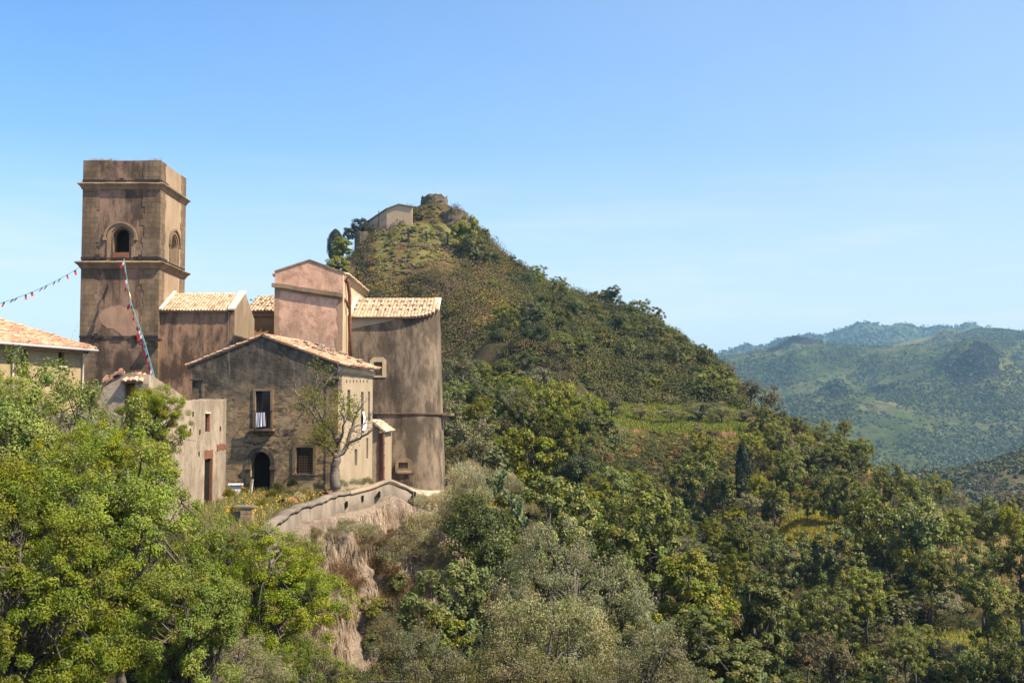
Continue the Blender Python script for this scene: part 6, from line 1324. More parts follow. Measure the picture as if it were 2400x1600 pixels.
def hill_pick(px, D, rg):
    if D > 307.5 and 972 < px < 1062: return None
    if D > 300 and 960 < px < 1062: return (.10, .085, .022, .32) if r0(rg) < .7 else (.16, .12, .05, .3)
    if 296 < D < 304 and 1028 < px < 1100: return None
    if 1085 < px < 1340 and 202 < D < 217 and rg.rand() < .55: return None          # bare dark cliff
    x = (px - 1200) / F * D; n = fbm(x, D, 14, 11, 4); n2 = fbm(x, D, 6, 12, 3); r = rg.rand()
    
    if 268 < D < 298 and 880 < px < 1085 and r < .86: return (.19, .18, .045, .3) if r < .6 else (.24, .16, .12, .3)      # grassy shelf with the crosses
    dry = min(1, max(0, (1330 - px) / 380)) * min(1, max(0, (D - 228) / 30))
    if n2 > .10 and r < .45 * dry: return (.36, .215, .01, .62)                                                                        # broom in flower
    if n > .14 and r < .5 * dry: return (.15, .10, .045)
    if r < .25 * dry: return (.17, .12, .07, .8)
    if r < .6: return (.105, .082, .024)
    if r < .8 : return (.062, .062, .018)
    return (.105, .098, .025)
mass('hill_thicket', 2500, (840, 1740, 222, 322), lambda px, D, rg: None if (px < 1105 and 266 < D < 322) else (((.30, .19, .012) if rg.rand() < .10 else ((.14, .09, .05) if rg.rand() < .4 else (.10, .078, .022))) if px < 1190 and rg.rand() < .5 else ((.045, .048, .012) if rg.rand() < .45 else ((.10, .085, .02) if rg.rand() < .5 else (.085, .098, .02)))), 260, 'larger rounded bushes standing out of the scrub on the castle hill', size=(3.5, 7.5), leaf=.40)
mass('hill_scrub', 5600, (815, 1760, 212, 328), lambda px, D, rg: None if meadow(px, D) else hill_pick(px, D, rg), 120, 'olive-brown scrub with yellow broom covering the castle hill', size=(1.8, 5.0), leaf=.34)
mass('slope_scrub', 4200, (1060, 2430, 84, 226), lambda px, D, rg: None if meadow(px, D) or (170 < D < 182 and 1430 < px < 1770 and rg.rand() < .4) or (175 < D < 190 and 1350 < px < 1840) or (200 < D and px < 1340) else ((.045, .056, .012) if rg.rand() < .6 else ((.075, .075, .018) if rg.rand() < .75 else (.14, .10, .03, .7)) if D < 160 or px < 1760 else ((.24, .18, .08, .5) if rg.rand() < .6 else None)), 80, 'tangled low scrub on the slopes of the ravine', size=(1.0, 2.4), leaf=.24)
mass('terrace_scrub', 1500, (1380, 1860, 172, 185.5), lambda px, D, rg: (.22, .12, .035, .8) if rg.rand() < .22 else ((.24, .19, .06, .6) if rg.rand() < .25 else ((.05, .06, .014) if rg.rand() < .6 else (.10, .11, .025))), 90, 'brown and straw-coloured growth on the bank under the grass terrace', size=(.5, 1.5), leaf=.18)
mass('bank_scrub', 900, (1330, 1760, 128, 175), lambda px, D, rg: (.045, .058, .013) if rg.rand() < .5 else ((.085, .08, .02) if rg.rand() < .6 else (.19, .105, .03, .6)), 110, 'dark green and rusty bushes on the broken bank under the olive terrace', size=(1.2, 3.4), leaf=.24)
mass('cliff_scrub', 260, (1090, 1340, 199, 207), lambda px, D, rg: (.05, .055, .014) if rg.rand() < .5 else (.10, .075, .025), 120, 'sparse bushes clinging to the dark cliff on the castle hill', size=(1.5, 4), leaf=.3)
mass('near_scrub', 1500, (780, 2100, 22, 62), lambda px, D, rg: None if (px < 1090 and D > wallD(px) - 5) else ((.06, .07, .018) if rg.rand() < .6 else (.12, .09, .035, .8)), 160, 'low undergrowth between the foreground trees', size=(.7, 1.7), leaf=.12)
mass('ravine_undergrowth', 2600, (1080, 2000, 56, 92), lambda px, D, rg: (.045, .052, .014) if rg.rand() < .7 else (.085, .07, .024), 90, 'dark undergrowth in the ravine bed', size=(1.0, 2.4), leaf=.2)
def blades(name, n, sampler, h, w, cols, label, lean=.3, mat='scrub'):
    rg = np.random.RandomState(sum(map(ord, name))); P = sampler(rg, n); n = len(P); H_ = h * rg.uniform(.4, 1.3, (n, 1)); A = rg.normal(size=(n, 3)) * lean; A[:, 2] = 1; B = rg.normal(size=(n, 3)); B[:, 2] = 0; B /= np.linalg.norm(B, axis=1, keepdims=True)
    V = np.stack([P - B * w, P + B * w, P + A * H_ + B * w * .4, P + A * H_ - B * w * .4], 1).reshape(-1, 3); c = np.array(cols)[rg.randint(0, len(cols), n)] * rg.uniform(.7, 1.3, (n, 1))
    o = link(np_mesh(name, V, np.arange(4 * n).reshape(n, 4), np.repeat(np.clip(c, .01, .9), 4, 0), M[mat]), name); return tag(o, label, None, None, 'stuff')
def zone(px0, px1, d0, d1, cond=None):
    def f(rg, n):
        px = rg.uniform(px0, px1, n); D = np.sqrt(rg.uniform(d0 ** 2, d1 ** 2, n))
        if cond is not None: k = cond(px, D); px, D = px[k], D[k]
        x = (px - 1200) / F / _cp * D; return np.stack([x, D, gz_arr(x, D) - .03], 1)
    return f
wallD = lambda px: np.interp(px, [t[0] for t in TOPW], [t[2] for t in TOPW])
blades('churchyard_grass', 60000, zone(440, 1000, 34, 62, lambda px, D: D > wallD(px) + .4), .42, .012, [(.20, .19, .06), (.28, .22, .09), (.14, .17, .05), (.17, .17, .07)], 'long green and straw grass of the churchyard slope')
rgf = np.random.RandomState(9)
def flowers():
    P = zone(530, 850, 42, 58, lambda px, D: D > wallD(px) + .5)(rgf, 5200); nn = np.array([fbm(p[0], p[1], 1.6, 3, 3) for p in P]); P = P[nn > .12]; P[:, 2] += rgf.uniform(.2, .75, len(P)); V, Q = leaf_quads(rgf, P, np.tile([0, -.5, 1.0], (len(P), 1)), 0.06, .9)
    tag(link(np_mesh('yellow_flowers', V, Q, np.repeat(vary(rgf, (.52, .29, .01), len(P)), 4, 0), M['scrub']), 'yellow_flowers'), 'yellow wildflowers in the churchyard grass', None, None, 'stuff')
flowers()
blades('terrace_grass', 90000, zone(1385, 1830, 186, 228), .45, .05, [(.16, .21, .022), (.20, .24, .03), (.25, .21, .05), (.13, .15, .022)], 'bright green grass on the olive terrace')
blades('meadow_grass', 40000, zone(1790, 2005, 134, 154), .6, .04, [(.27, .24, .04), (.30, .22, .05), (.20, .21, .03), (.40, .28, .02)], 'yellow-green meadow grass with flowers')
blades('ledge_grass', 26000, zone(1830, 2300, 100, 163, lambda px, D: ((D < 106) & (px < 2010)) | ((D > 108) & (D < 116) & (px > 2080)) | ((D > 156) & (px < 1930))), .5, .04, [(.22, .24, .04), (.28, .23, .06), (.16, .19, .025)], 'yellow-green grass on the narrow ledges of the ravine')
blades('dry_grass', 50000, zone(1740, 2420, 120, 232, lambda px, D: ((D < 140) & (px > 2150)) | ((D > 160) & (px < 2080))), .6, .05, [(.38, .26, .11), (.32, .22, .09), (.25, .22, .07)], 'dry straw grass on the outer slopes')
# churchyard weeds along the wall and round the bare tree
for i, (px, D, pt, w, k) in enumerate(((690, 58, 1120, 34, 'weed'), (655, 57, 1128, 40, 'weed'), (725, 57.5, 1133, 34, 'silver'), (750, 58.5, 1128, 36, 'silver'), (800, 59.3, 1118, 44, 'silver'), (835, 59.8, 1116, 40, 'silver'), (862, 60.5, 1115, 40, 'silver'), (705, 55.5, 1150, 36, 'silver'), (620, 52, 1165, 36, 'weed'), (560, 47, 1180, 50, 'weed'), (545, 54, 1140, 40, 'weed'), (640, 54, 1145, 36, 'weed'), (735, 55.5, 1160, 34, 'weed'))):
    ptree(k, i % 2, px, D, pt, w, ('feathery green weed' if k == 'weed' else 'silver-grey wormwood tuft') + ' in the churchyard before the gabled house', 'feathery weeds in the churchyard' if k == 'weed' else 'wormwood tufts in the churchyard')
# shrubs hanging on the cliff
n_, m_ = CL.shape[:2]
rgk = np.random.RandomState(41)
for i in range(135):
    a, b = rgk.randint(14, n_ - 4), int(m_ * rgk.uniform(.01, .97)); p = Vector(CL[a, b]); nn = CLN[a]; u = rgk.rand(); right = a / n_ > .62
    k = 'silver' if (right and u < .75) or u < .4 else ('straw' if u < .7 else 'bush')
    s = rgk.uniform(.45, 1.05) * (.35 if k == 'bush' else 1); o = plant(k, i % 2, p + nn * .18, s, s * rgk.uniform(.7, 1.0), {'silver': 'silver-grey wormwood bush hanging on the dry cliff face', 'straw': 'brown dry bush hanging on the cliff face', 'bush': 'small green bush rooted in the cliff face'}[k], {'silver': 'wormwood on the cliff', 'straw': 'dry bushes on the cliff', 'bush': 'green bushes on the cliff'}[k])
    o.rotation_euler = (-.35 * nn.y * -1 if False else .45, 0, rgs.uniform(-.4, .4))
for i in range(34):
    a = rgs.randint(22, n_ - 6); p = Vector(CL[a, rgs.randint(5, 16)]); k = 'silver' if rgs.rand() < .7 else 'straw'; s = rgs.uniform(.35, .8)
    plant(k, i % 2, p + CLN[a] * .05, s, s * .8, {'silver': 'silver-grey wormwood bush at the foot of the parapet', 'straw': 'brown dry bush at the foot of the parapet'}[k], 'bushes along the parapet foot').rotation_euler = (.3, 0, rgs.uniform(-.4, .4))
def cliff_straw():
    rg = np.random.RandomState(5); n = 30000; a = rg.randint(6, n_ - 1, n); b = rg.randint(2, m_ - 1, n); P = CL[a, b] + rg.normal(size=(n, 3)) * .08; NN = np.array([tuple(CLN[i]) for i in a])
    keep = np.array([fbm(p[0] * 1.0, p[2] * .4, 1.5, 6, 3) for p in P]) > -.18; P, NN = P[keep], NN[keep]; n = len(P); T = np.cross(NN, [0, 0, 1.0]); L = rg.uniform(.25, .9, (n, 1)); A = NN * rg.uniform(.05, .3, (n, 1)) + T * rg.normal(size=(n, 1)) * .12 + np.array([0, 0, -1.0]); w = .014
    V = np.stack([P + NN * .03 - T * w, P + NN * .03 + T * w, P + A * L + T * w * .5, P + A * L - T * w * .5], 1).reshape(-1, 3)
    c = np.array([(.52, .38, .26), (.42, .30, .21), (.30, .21, .15), (.6, .47, .33)])[rg.randint(0, 4, n)] * rg.uniform(.75, 1.2, (n, 1))
    tag(link(np_mesh('hanging_straw', V, np.arange(4 * n).reshape(n, 4), np.repeat(c, 4, 0), M['scrub']), 'hanging_straw'), 'dead straw hanging in curtains down the cliff', None, None, 'stuff')
cliff_straw()
# grass along the top of the tower
def tower_grass(rg, n):
    x = rg.uniform(TXL + .1, TXR - .1, n); k = rg.rand(n) < np.clip(np.sin((x - TXL) * 1.5) + .25, .1, 1); x = x[k]; return np.stack([x, TD + rg.uniform(.05, .6, len(x)), np.full(len(x), ztop(376, TD) - .05)], 1)
blades('tower_top_grass', 900, tower_grass, .22, .012, [(.36, .30, .14), (.25, .22, .1)], 'dry grass growing along the top of the bell tower', .5)
# --- the half-bare tree before the gabled house
M['mid_bark'] = simple('mid_bark', (.15, .12, .10), .4, 12, bump=.6)
def half_bare():
    rg = np.random.RandomState(5); D = 58.0; base = at(786, D); root = empty('half_bare_tree', base, 'half-bare tree with pale branches and sparse green leaves in front of the gabled house corner', 'tree')
    mb = MB(); tips = []
    def limb(pts, r0, r1, dd):
        P = [W(x, y, D + dy) for (x, y), dy in zip(pts, dd)]; fine = []
        for i in range(len(P) - 1):
            for k in range(3): fine.append(P[i].lerp(P[i + 1], k / 3) + Vector(rg.normal(size=3)) * .03 * (1 if (i or k) else 0))
        fine.append(P[-1]); n = len(fine); rad = [r0 + (r1 - r0) * i / (n - 1) for i in range(n)]; mb.tube(fine, rad, 8 if r0 > .06 else 5); return fine, rad
    def twig(p, d, L, r, k):
        q = p; pts = [p]
        for _ in range(3): d = (d + Vector(rg.normal(size=3)) * .22).normalized(); q = q + d * L / 3; pts.append(q)
        mb.tube(pts, [r, r * .75, r * .55, r * .35], 4, cap=False); tips.append(q)
        if k:
            for _ in range(rg.randint(2, 4)): twig(pts[rg.randint(1, 4)], (d + Vector(rg.normal(size=3)) * .6 + Vector((0, 0, .15))).normalized(), L * rg.uniform(.5, .8), r * .55, k - 1)
    trunk = [(787, 1146), (785, 1120), (786, 1095), (789, 1072)]
    limb(trunk, .26, .2, (0, 0, 0, 0))
    L = [([(789, 1072), (780, 1060), (768, 1048), (752, 1040), (735, 1036)], .13, .03, (0, -.2, -.4, -.7, -1)),
         ([(789, 1074), (793, 1055), (790, 1030), (778, 1005), (750, 985), (735, 968), (720, 955), (700, 945)], .14, .025, (0, 0, .1, .2, .3, .4, .4, .5)),
         ([(760, 992), (752, 975), (742, 958), (738, 930), (735, 900), (745, 875)], .07, .015, (.3, 0, -.2, -.4, -.5, -.5)),
         ([(720, 955), (705, 940), (692, 915), (690, 890), (691, 862)], .06, .012, (.4, .4, .5, .5, .4)),
         ([(735, 962), (745, 940), (755, 915), (768, 890), (790, 880), (800, 876)], .05, .012, (.4, .6, .8, .9, 1, 1)),
         ([(789, 1070), (805, 1060), (815, 1040), (822, 1010), (830, 985), (842, 960), (850, 940)], .14, .02, (0, .1, .2, .2, .3, .3, .3)),
         ([(815, 1040), (835, 1030), (855, 1020), (875, 1005), (895, 1000)], .08, .015, (.2, 0, -.2, -.3, -.4)),
         ([(822, 1012), (838, 1000), (855, 990), (868, 972)], .06, .015, (.2, .4, .6, .7)),
         ([(792, 1050), (802, 1020), (806, 990), (800, 965), (808, 940)], .08, .015, (0, -.4, -.6, -.7, -.8)),
         ([(793, 1045), (785, 1010), (776, 985), (778, 955), (770, 940)], .06, .012, (0, .4, .6, .7, .8))]
    for pts, a_, b_, dd in L:
        fine, rad = limb(pts, a_, b_, dd)
        for i in range(3, len(fine)):
            if rg.rand() < .62: twig(fine[i], (Vector(rg.normal(size=3)) * .6 + Vector((0, 0, .55))).normalized(), rg.uniform(.35, .75), max(.014, rad[i] * .45), 2)
    o = mb.build('trunk', M['mid_bark'], root, True)
    T = np.array([tuple(t) for t in tips]); pxx = T[:, 0] / T[:, 1] * F * _cp + 1200; pyy = HOR - T[:, 2] / T[:, 1] * F; w = ((pxx < 835) & (pyy > 915)) | ((pxx > 725) & (pxx < 775) & (pyy < 960)); T = T[w]; g = np.array([fbm(t[0] * 1.0, t[2], .8, 3, 2) for t in T]); T = T[g > -.2]
    n = 4800; ci = rg.randint(0, len(T), n); P = T[ci] + rg.normal(size=(n, 3)) * .17; V, Q = leaf_quads(rg, P, rg.normal(size=(n, 3)) + [0, 0, 1], .11, .42)
    c = link(np_mesh('half_bare_tree_crown', V, Q, np.repeat(vary(rg, (.16, .19, .015), n), 4, 0), M['leaf']), 'crown', root); c.location = -Vector(root.location)
half_bare()

# --- prickly pears
def cactus_mesh(seed, npads):
    rg = np.random.RandomState(seed); mb = MB(); pads = []
    def pad(c, up, nrm, s, k):
        up = up.normalized(); side = up.cross(nrm).normalized(); nn = side.cross(up).normalized(); vs = []; n = 10; t = s * .10
        for sg in (-1, 1):
            for i in range(n): a = 2 * PI * i / n; vs.append(c + up * (s * .5 * (1 - math.cos(a))) * 1.0 + side * (s * .36 * math.sin(a)) + nn * t * .35 * sg)
            vs.append(c + up * s * .5 + nn * t * sg)
        fs = []
        for i in range(n): j = (i + 1) % n; fs += [(i, n, j), (n + 1 + i, n + 1 + j, 2 * n + 1), (i, j, n + 1 + j, n + 1 + i)]
        q = rg.uniform(.8, 1.25); mb.add(vs, fs, (.095 * q, .12 * q, .045 * q)); pads.append((c, up, nn, side, s, k))
    for i in range(4):
        a = rg.uniform(0, 6.28); pad(Vector((rg.normal() * .25, rg.normal() * .25, -.1)), Vector((rg.normal() * .25, rg.normal() * .25, 1)), Vector((math.cos(a), math.sin(a), 0)), rg.uniform(.36, .5), 0)
    while len(pads) < npads:
        c, up, nn, side, s, k = pads[rg.randint(len(pads))]
        if k > 6: continue
        t = rg.uniform(-.9, .9); p = c + up * s * (.55 + .42 * math.cos(t)) + side * s * .36 * math.sin(t) * 1.0; a = rg.uniform(-1.2, 1.2)
        pad(p, (up * .8 + side * math.sin(t) * .9 + nn * rg.uniform(-.3, .3) + Vector((0, 0, .35))), (nn * math.cos(a) + side * math.sin(a)), rg.uniform(.26, .44), k + 1)
    me = bpy.data.meshes.new('prickly_pear'); me.from_pydata([tuple(v) for v in mb.v], [], mb.f); me.materials.append(M['cactus'])
    at_ = me.color_attributes.new('Col', 'FLOAT_COLOR', 'POINT'); at_.data.foreach_set('color', np.hstack([np.array(mb.c), np.ones((len(mb.c), 1))]).astype(np.float32).ravel()); return me
CM = [cactus_mesh(s, 110) for s in (1, 2, 3)]
CACT = [(1165, 61.5, 1.3, 'dark prickly pear sticking out of the silver scrub right of the apse'), (1200, 58, 1.2, 'prickly pear running down the slope beside the silver scrub'), (1225, 54, 1.1, 'prickly pear above the large foreground olive'), (1150, 44, 1.0, 'prickly pear below the dark glossy bush'), (1195, 41, 1.2, 'pale prickly pear clump between the yellow-green tree and the large olive'), (1245, 50, 1.0, 'small prickly pear left of the large olive')]
for i, (px, D, s, lb) in enumerate(CACT):
    o = link(CM[i % 3], 'prickly_pear'); p = at(px, D); zt = {0: 1098, 1: 1150, 2: 1200, 3: 1322, 4: 1385, 5: 1265}[i]; s *= .45; hz = 2.0 * s; o.location = (p.x, D, max(p.z, ztop(zt, D) - hz * 1.0)); o.scale = (s, s, s); o.rotation_euler = (0, 0, i * 1.3); tag(o, lb, 'cactus', 'prickly pears')
rgc = np.random.RandomState(6)
for i in range(34):
    px, D = rgc.uniform(1640, 1900), rgc.uniform(40, 54); o = link(CM[i % 3], 'prickly_pear'); s = rgc.uniform(.42, .65); p = at(px, D); o.location = p; o.scale = (s, s, s); o.rotation_euler = (0, 0, rgc.uniform(0, 6)); tag(o, 'grey-green prickly pear in the large patch at the bottom right of centre', 'cactus', 'prickly pear patch')

# ------------------------------------------------------------------ hilltop
def hilltop():
    D = 298.0; c = W(907, 510, D); f1 = Frame(c.x, c.y, math.radians(-8)); f2 = Frame(c.x, c.y, 0)
    root = empty('hilltop_house', (c.x, c.y, ztop(550, D)), 'long plain beige house with low gable standing on the castle hilltop', 'house')
    # gable front 907..966 and the long left side running back from 907 to 857
    g = f1.poly([(966, 487), (935, 480.5), (906, 491.5)]); zb = ztop(556, D); w = g[0][0]
    mb = MB(); slab(mb, f1, [(0, zb), (w, zb), g[0], g[1], g[2]], (), .5); mb.build('gable_wall', M['hill_house'], root)
    a = W(857, 537, 301.5); d = Vector((c.x - a.x, c.y - a.y, 0)); th = math.atan2(d.y, d.x); fl = Frame(a.x, a.y, th); L = d.length
    zl = fl.proj(857, 526)[1]; zr = g[2][1]; ws = [fl.rect(872, 526, 874.5, 538), fl.rect(885, 519, 887, 530), fl.rect(895, 511, 896.5, 518), fl.rect(901.5, 506, 903, 514), fl.rect(901.5, 526, 903.5, 537)]
    mb = MB(); slab(mb, fl, [(0, zb - 2), (L - .01, zb - 2), (L - .01, zr), (L * .5, (zl + zr) / 2 + .4), (0, zl)], [rpoly(r) for r in ws], .5); mb.build('side_wall', M['hill_house'], root)
    for r in ws: mb = MB(); mb.box(fl.P((r[0] + r[2]) / 2, (r[1] + r[3]) / 2, -.3), (r[2] - r[0], .05, r[3] - r[1]), th); mb.build('window', M['glass'], root)
    mb = MB(); u_ = fl.proj(888, 530)[0]; mb.box(fl.P(u_, (zb + zr) / 2 + 1.2, .08), (.18, .14, zr - zb - 2.4), th); mb.build('downpipe', M['copper'], root)
    up = Vector((0, 0, .05)); A, B, C_, E = fl.P(-.3, zl, .4), fl.P(L, zr, .4), f1.P(g[1][0], g[1][1], .3), f1.P(w + .3, g[0][1], .3); bk = Vector((-2, 12, 0)); Cb = C_ + bk; Eb = E + bk; Ab = A + Vector((3, 6, 1.0))
    mb = MB()
    for q in ((A, B, C_, Ab), (C_, E, Eb, Cb), (Ab, C_, Cb, Cb)):
        q = [p + up for p in q]; t = [p + Vector((0, 0, .28)) for p in q]; mb.add(q + t, [(0, 1, 2, 3), (4, 5, 6, 7), (0, 1, 5, 4), (1, 2, 6, 5), (2, 3, 7, 6), (3, 0, 4, 7)], (.17, .13, .10))
    mb.build('tiled_roof', M['tile'], root, col=True)
    # rock tower / buttress left of the house
    def ruin_block(name, pts, D, th, mat, label, cat, seed, amp=.25):
        p0 = W(*pts[0], D); ff = Frame(p0.x, p0.y, 0); m_ = MB(); slab(m_, ff, rough(ff.poly(pts), 1.2, amp, seed), (), th); o = m_.build(name, M[mat]); return tag(o, label, cat)
    def ragged_tower(name, px0, px1, pyt, pyb, D, mat, label, seed, jag=.5, taper=1.05):
        a, b = W(px0, pyt, D), W(px1, pyt, D); R = (b.x - a.x) / 2; cx = (a.x + b.x) / 2; zb_ = ztop(pyb, D) - 2; rg = random.Random(seed); n = 26; rows = 9; vs = []
        tops = [ztop(pyt, D) + rg.uniform(-jag, .1) for _ in range(n)]
        for j in range(rows):
            for i in range(n):
                an = 2 * PI * i / n; t = j / (rows - 1); r = R * (taper + (1 - taper) * t) * (1 + rg.uniform(-.045, .045)); vs.append((cx + r * math.cos(an), D + R + r * math.sin(an), zb_ + (tops[i] - zb_) * t))
        m_ = MB(); m_.add(vs, [(j * n + i, j * n + (i + 1) % n, (j + 1) * n + (i + 1) % n, (j + 1) * n + i) for j in range(rows - 1) for i in range(n)] + [tuple((rows - 1) * n + i for i in range(n))]); return tag(m_.build(name, M[mat]), label, 'ruin')
    ragged_tower('rock_tower', 829, 862, 541, 650, 296, 'dark_rubble', 'dark ruined stone buttress below the left end of the hilltop house', 4, .4, 1.0)
    ragged_tower('stone_ruin', 985, 1047, 452, 478, 309, 'dark_rubble', 'round stub of ruined stone tower crowning the castle hill', 6, 1.2)
    ragged_tower('castle_wall', 1030, 1097, 489, 530, 300, 'dark_rubble', 'curved ruined castle wall of grey-brown stone below the summit on the right', 9, .9)
    p = W(1018, 455, 311); mb = MB(); mb.tube([p - Vector((0, 0, 1.5)), p + Vector((0, 0, 2.0))], .09, 6); tag(mb.build('flagpole', M['gutter']), 'thin pale pole standing on top of the summit ruin', 'pole')
    for i, (px, y0, y1, ty, lb) in enumerate(((957, 538, 566, 0, 'left of three dark wooden crosses on the castle hill'), (1001, 541, 566, .14, 'middle and slightly tilted of three dark wooden crosses on the castle hill'), (1049, 544, 571, 0, 'right of three dark wooden crosses, seen nearly edge-on'))):
        p = ground_hit(px, y1, 262); Dc = p.y - .3;  p = W(px, y1, Dc); h = W(px, y0, Dc).z - p.z; root = empty('wooden_cross', p, lb, 'cross', 'crosses on the castle hill')
        mb = MB(); mb.box((p.x, p.y, p.z + h / 2 - .4), (.42, .42, h + .8)); mb.build('upright', M['iron'], root)
        mb = MB(); mb.box((p.x, p.y - .25, p.z + h * .68), (2.1 if i < 2 else .9, .24, .34), 0 if i < 2 else 1.2); mb.build('crossbeam', M['iron'], root); root.rotation_euler = (0, -ty, 0)
    # rail fence
    pts = [(924, 577), (940, 576), (955, 579), (975, 580.5), (1000, 582), (1022, 583), (1040, 583.5), (1062, 581), (1086, 577)]; Dd = [282, 280, 279, 278, 277.5, 277, 277, 278, 279]
    P = [ground_hit(a, b + 5, 255) + Vector((0, -.3, .75)) for (a, b), d in zip(pts, Dd)]; root = empty('rail_fence', P[3], 'low dark wooden rail fence running below the three crosses', 'fence')
    mb = MB(); mb.tube(P, .10, 5); mb.build('rail', M['wood'], root)
    for q in P: mb = MB(); mb.tube([q + Vector((0, 0, -1.3)), q + Vector((0, 0, .15))], .1, 5); mb.build('post', M['wood'], root)
    # steps climbing at the left of the hill
    root = empty('stone_steps', W(833, 690, 262), 'narrow stone steps climbing the left side of the castle hill behind the pink gable', 'steps')
    mb = MB()
    for i in range(26):
        t = i / 25; px = 838 - 12 * t; D = 258 + 32 * t; q = at(px, D); mb.box((q.x, D, q.z + .25), (3.4, 1.4, .7))
    mb.build('steps', M['terrace_wall' if False else 'rubble'], root)
hilltop()
# dry stone terrace walls
def stone_wall(px0, px1, D, h, label, seed, mat='terrace_wall', sag=0):
    n = max(6, int(abs(px1 - px0) / 5)); rg = random.Random(seed); vs = []; 
    for i in range(n + 1):
        px = px0 + (px1 - px0) * i / n; d = D + .8 * math.sin(i * .31 + seed) + sag * i / n; g = at(px, d); hh = h * rg.uniform(.65, 1.15)
        for o, z in ((-.25, -1.2), (-.2 + rg.uniform(-.08, .08), hh * .5), (-.15, hh), (.3, hh), (.3, -1)): vs.append((g.x, d + o, g.z + z))
    mb = MB(); mb.add(vs, [(i * 5 + j, (i + 1) * 5 + j, (i + 1) * 5 + j + 1, i * 5 + j + 1) for i in range(n) for j in range(4)] + [(0, 1, 2, 3, 4), tuple(n * 5 + j for j in (4, 3, 2, 1, 0))]); tag(mb.build('terrace_wall', M[mat]), label, 'wall')
stone_wall(1400, 1545, 186.5, .7, 'low reddish dry stone wall along the front of the olive terrace, left stretch', 1)
stone_wall(1560, 1652, 187, .5, 'low reddish dry stone wall along the front of the olive terrace, middle stretch', 2)
stone_wall(1654, 1722, 187.5, 1.0, 'low reddish dry stone wall along the front of the olive terrace, right stretch', 3)
stone_wall(1690, 1780, 203, .6, 'short dark dry stone wall at the right end of the olive terrace', 4)
stone_wall(1380, 1510, 224, 1.6, 'dark dry stone wall at the back of the olive terrace under the hill trees', 5, 'dark_rubble')
stone_wall(1840, 1960, 133.5, 1.2, 'dark stone wall below the yellow meadow', 6, 'dark_rubble')
stone_wall(2150, 2300, 121, 1.1, 'dark stone wall below the dry grass terrace at right', 7, 'dark_rubble')

# ------------------------------------------------------------------ far woods as masses
def surf_mass(name, grid, n, col, size, leafn, leaf, label, tmin=0, tmax=1, dens=None, seed=3):
    V, C = grid; rg = np.random.RandomState(seed); a = rg.uniform(1, V.shape[0] - 2, n); b = rg.uniform(tmin, tmax, n) * (V.shape[1] - 4)
    i, j = a.astype(int), b.astype(int); fa, fb = (a - i)[:, None], (b - j)[:, None]; P = V[i, j] * (1 - fa) * (1 - fb) + V[i + 1, j] * fa * (1 - fb) + V[i, j + 1] * (1 - fa) * fb + V[i + 1, j + 1] * fa * fb
    if dens: k = np.array([dens(p) for p in P]) > rg.rand(len(P)); P = P[k]
    m = len(P); R = rg.uniform(size[0], size[1], m) * rg.uniform(.6, 1.2, m); ci = np.repeat(np.arange(m), leafn); k = len(ci); d = rg.normal(size=(k, 3)); d[:, 2] = np.abs(d[:, 2]); d /= np.linalg.norm(d, axis=1, keepdims=True)
    Q_ = P[ci] + d * (R[ci] * rg.uniform(.5, 1.05, k))[:, None]; Vv, Q = leaf_quads(rg, Q_, d + [0, 0, .4], leaf, .8, 0, .6); cl = np.array(col)[rg.randint(0, len(col), m)] * rg.uniform(.75, 1.25, (m, 1))
    tag(link(np_mesh(name, Vv, Q, np.repeat(np.clip(cl[ci] * rg.uniform(.8, 1.2, (k, 1)), .004, .9), 4, 0), M['scrub']), name), label, None, None, 'stuff')
surf_mass('mountain_woods', MT1, 65000, [(.045, .062, .02), (.055, .072, .022), (.08, .09, .028)], (1.8, 6.5), 11, 3.4, 'scattered dark trees over the long mountain slope', dens=lambda p: .25 + 1.1 * (fbm(p[0], p[1], 240, 4, 4) + .35))
surf_mass('far_ridge_woods', MT2, 7000, [(.04, .06, .022), (.06, .075, .03)], (8, 18), 12, 11, 'woods on the far blue ridge', dens=lambda p: .3 + (fbm(p[0], p[1], 300, 5, 4) + .3), seed=4)
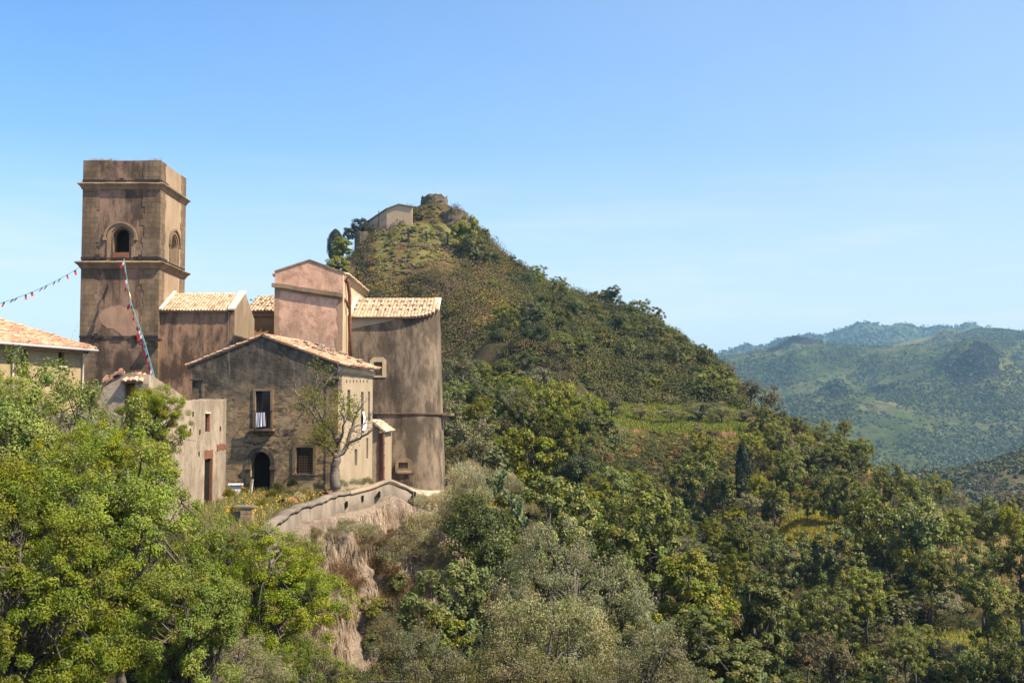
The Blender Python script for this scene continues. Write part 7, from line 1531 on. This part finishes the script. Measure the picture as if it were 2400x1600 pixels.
surf_mass('ridge_olive_groves', MT3, 5200, [(.10, .11, .055), (.08, .09, .04), (.035, .045, .018)], (1.4, 3.0), 40, 1.3, 'olive groves on the hazy ridge at the right', dens=lambda p: .8, seed=5)
# scattered far farmhouses
for i, (px, t) in enumerate(((2262, .80),)):
    V, C = MT1; a = int((px - 1300) / 1500 * (V.shape[0] - 1)); p = V[a, int(t * 149)]; mb = MB(); w = (11, 12)[i]; mb.box((p[0], p[1], p[2] + 3), (w, 9, 7)); 
    mb2 = MB(); z0 = p[2] + 6.5; mb2.add([(p[0] - w / 2 - .5, p[1] - 5, z0), (p[0] + w / 2 + .5, p[1] - 5, z0), (p[0] + w / 2 + .5, p[1] + 5, z0), (p[0] - w / 2 - .5, p[1] + 5, z0), (p[0] - w / 2 - .5, p[1], z0 + 2.4), (p[0] + w / 2 + .5, p[1], z0 + 2.4)], [(0, 1, 5, 4), (2, 3, 4, 5), (0, 4, 3), (1, 2, 5), (0, 3, 2, 1)])
    r = empty('farmhouse', p, 'tiny pale farmhouse on the long mountain slope', 'house'); mb.build('wall', M['verge'], r); mb2.build('roof', M['brick'], r)

# ------------------------------------------------------------------ haze: the air between here and the mountains
def haze():
    mb = MB(); x0, x1, y0, y1, z0, z1 = -15000, 15000, -300, 15000, -172, 480
    mb.add([(x0, y0, z0), (x1, y0, z0), (x1, y1, z0), (x0, y1, z0), (x0, y0, z1), (x1, y0, z1), (x1, y1, z1), (x0, y1, z1)], [(0, 3, 2, 1), (4, 5, 6, 7), (0, 1, 5, 4), (1, 2, 6, 5), (2, 3, 7, 6), (3, 0, 4, 7)])
    m = bpy.data.materials.new('haze_air'); m.use_nodes = True; t = m.node_tree; t.nodes.clear(); o = t.nodes.new('ShaderNodeOutputMaterial'); v = t.nodes.new('ShaderNodeVolumePrincipled')
    v.inputs['Color'].default_value = (.36, .68, 1, 1); v.inputs['Density'].default_value = HAZE; v.inputs['Anisotropy'].default_value = .0; t.links.new(v.outputs[0], o.inputs['Volume'])
    ob = mb.build('haze', m); tag(ob, None, None, None, 'stuff')
HAZE = 0.0001
haze()
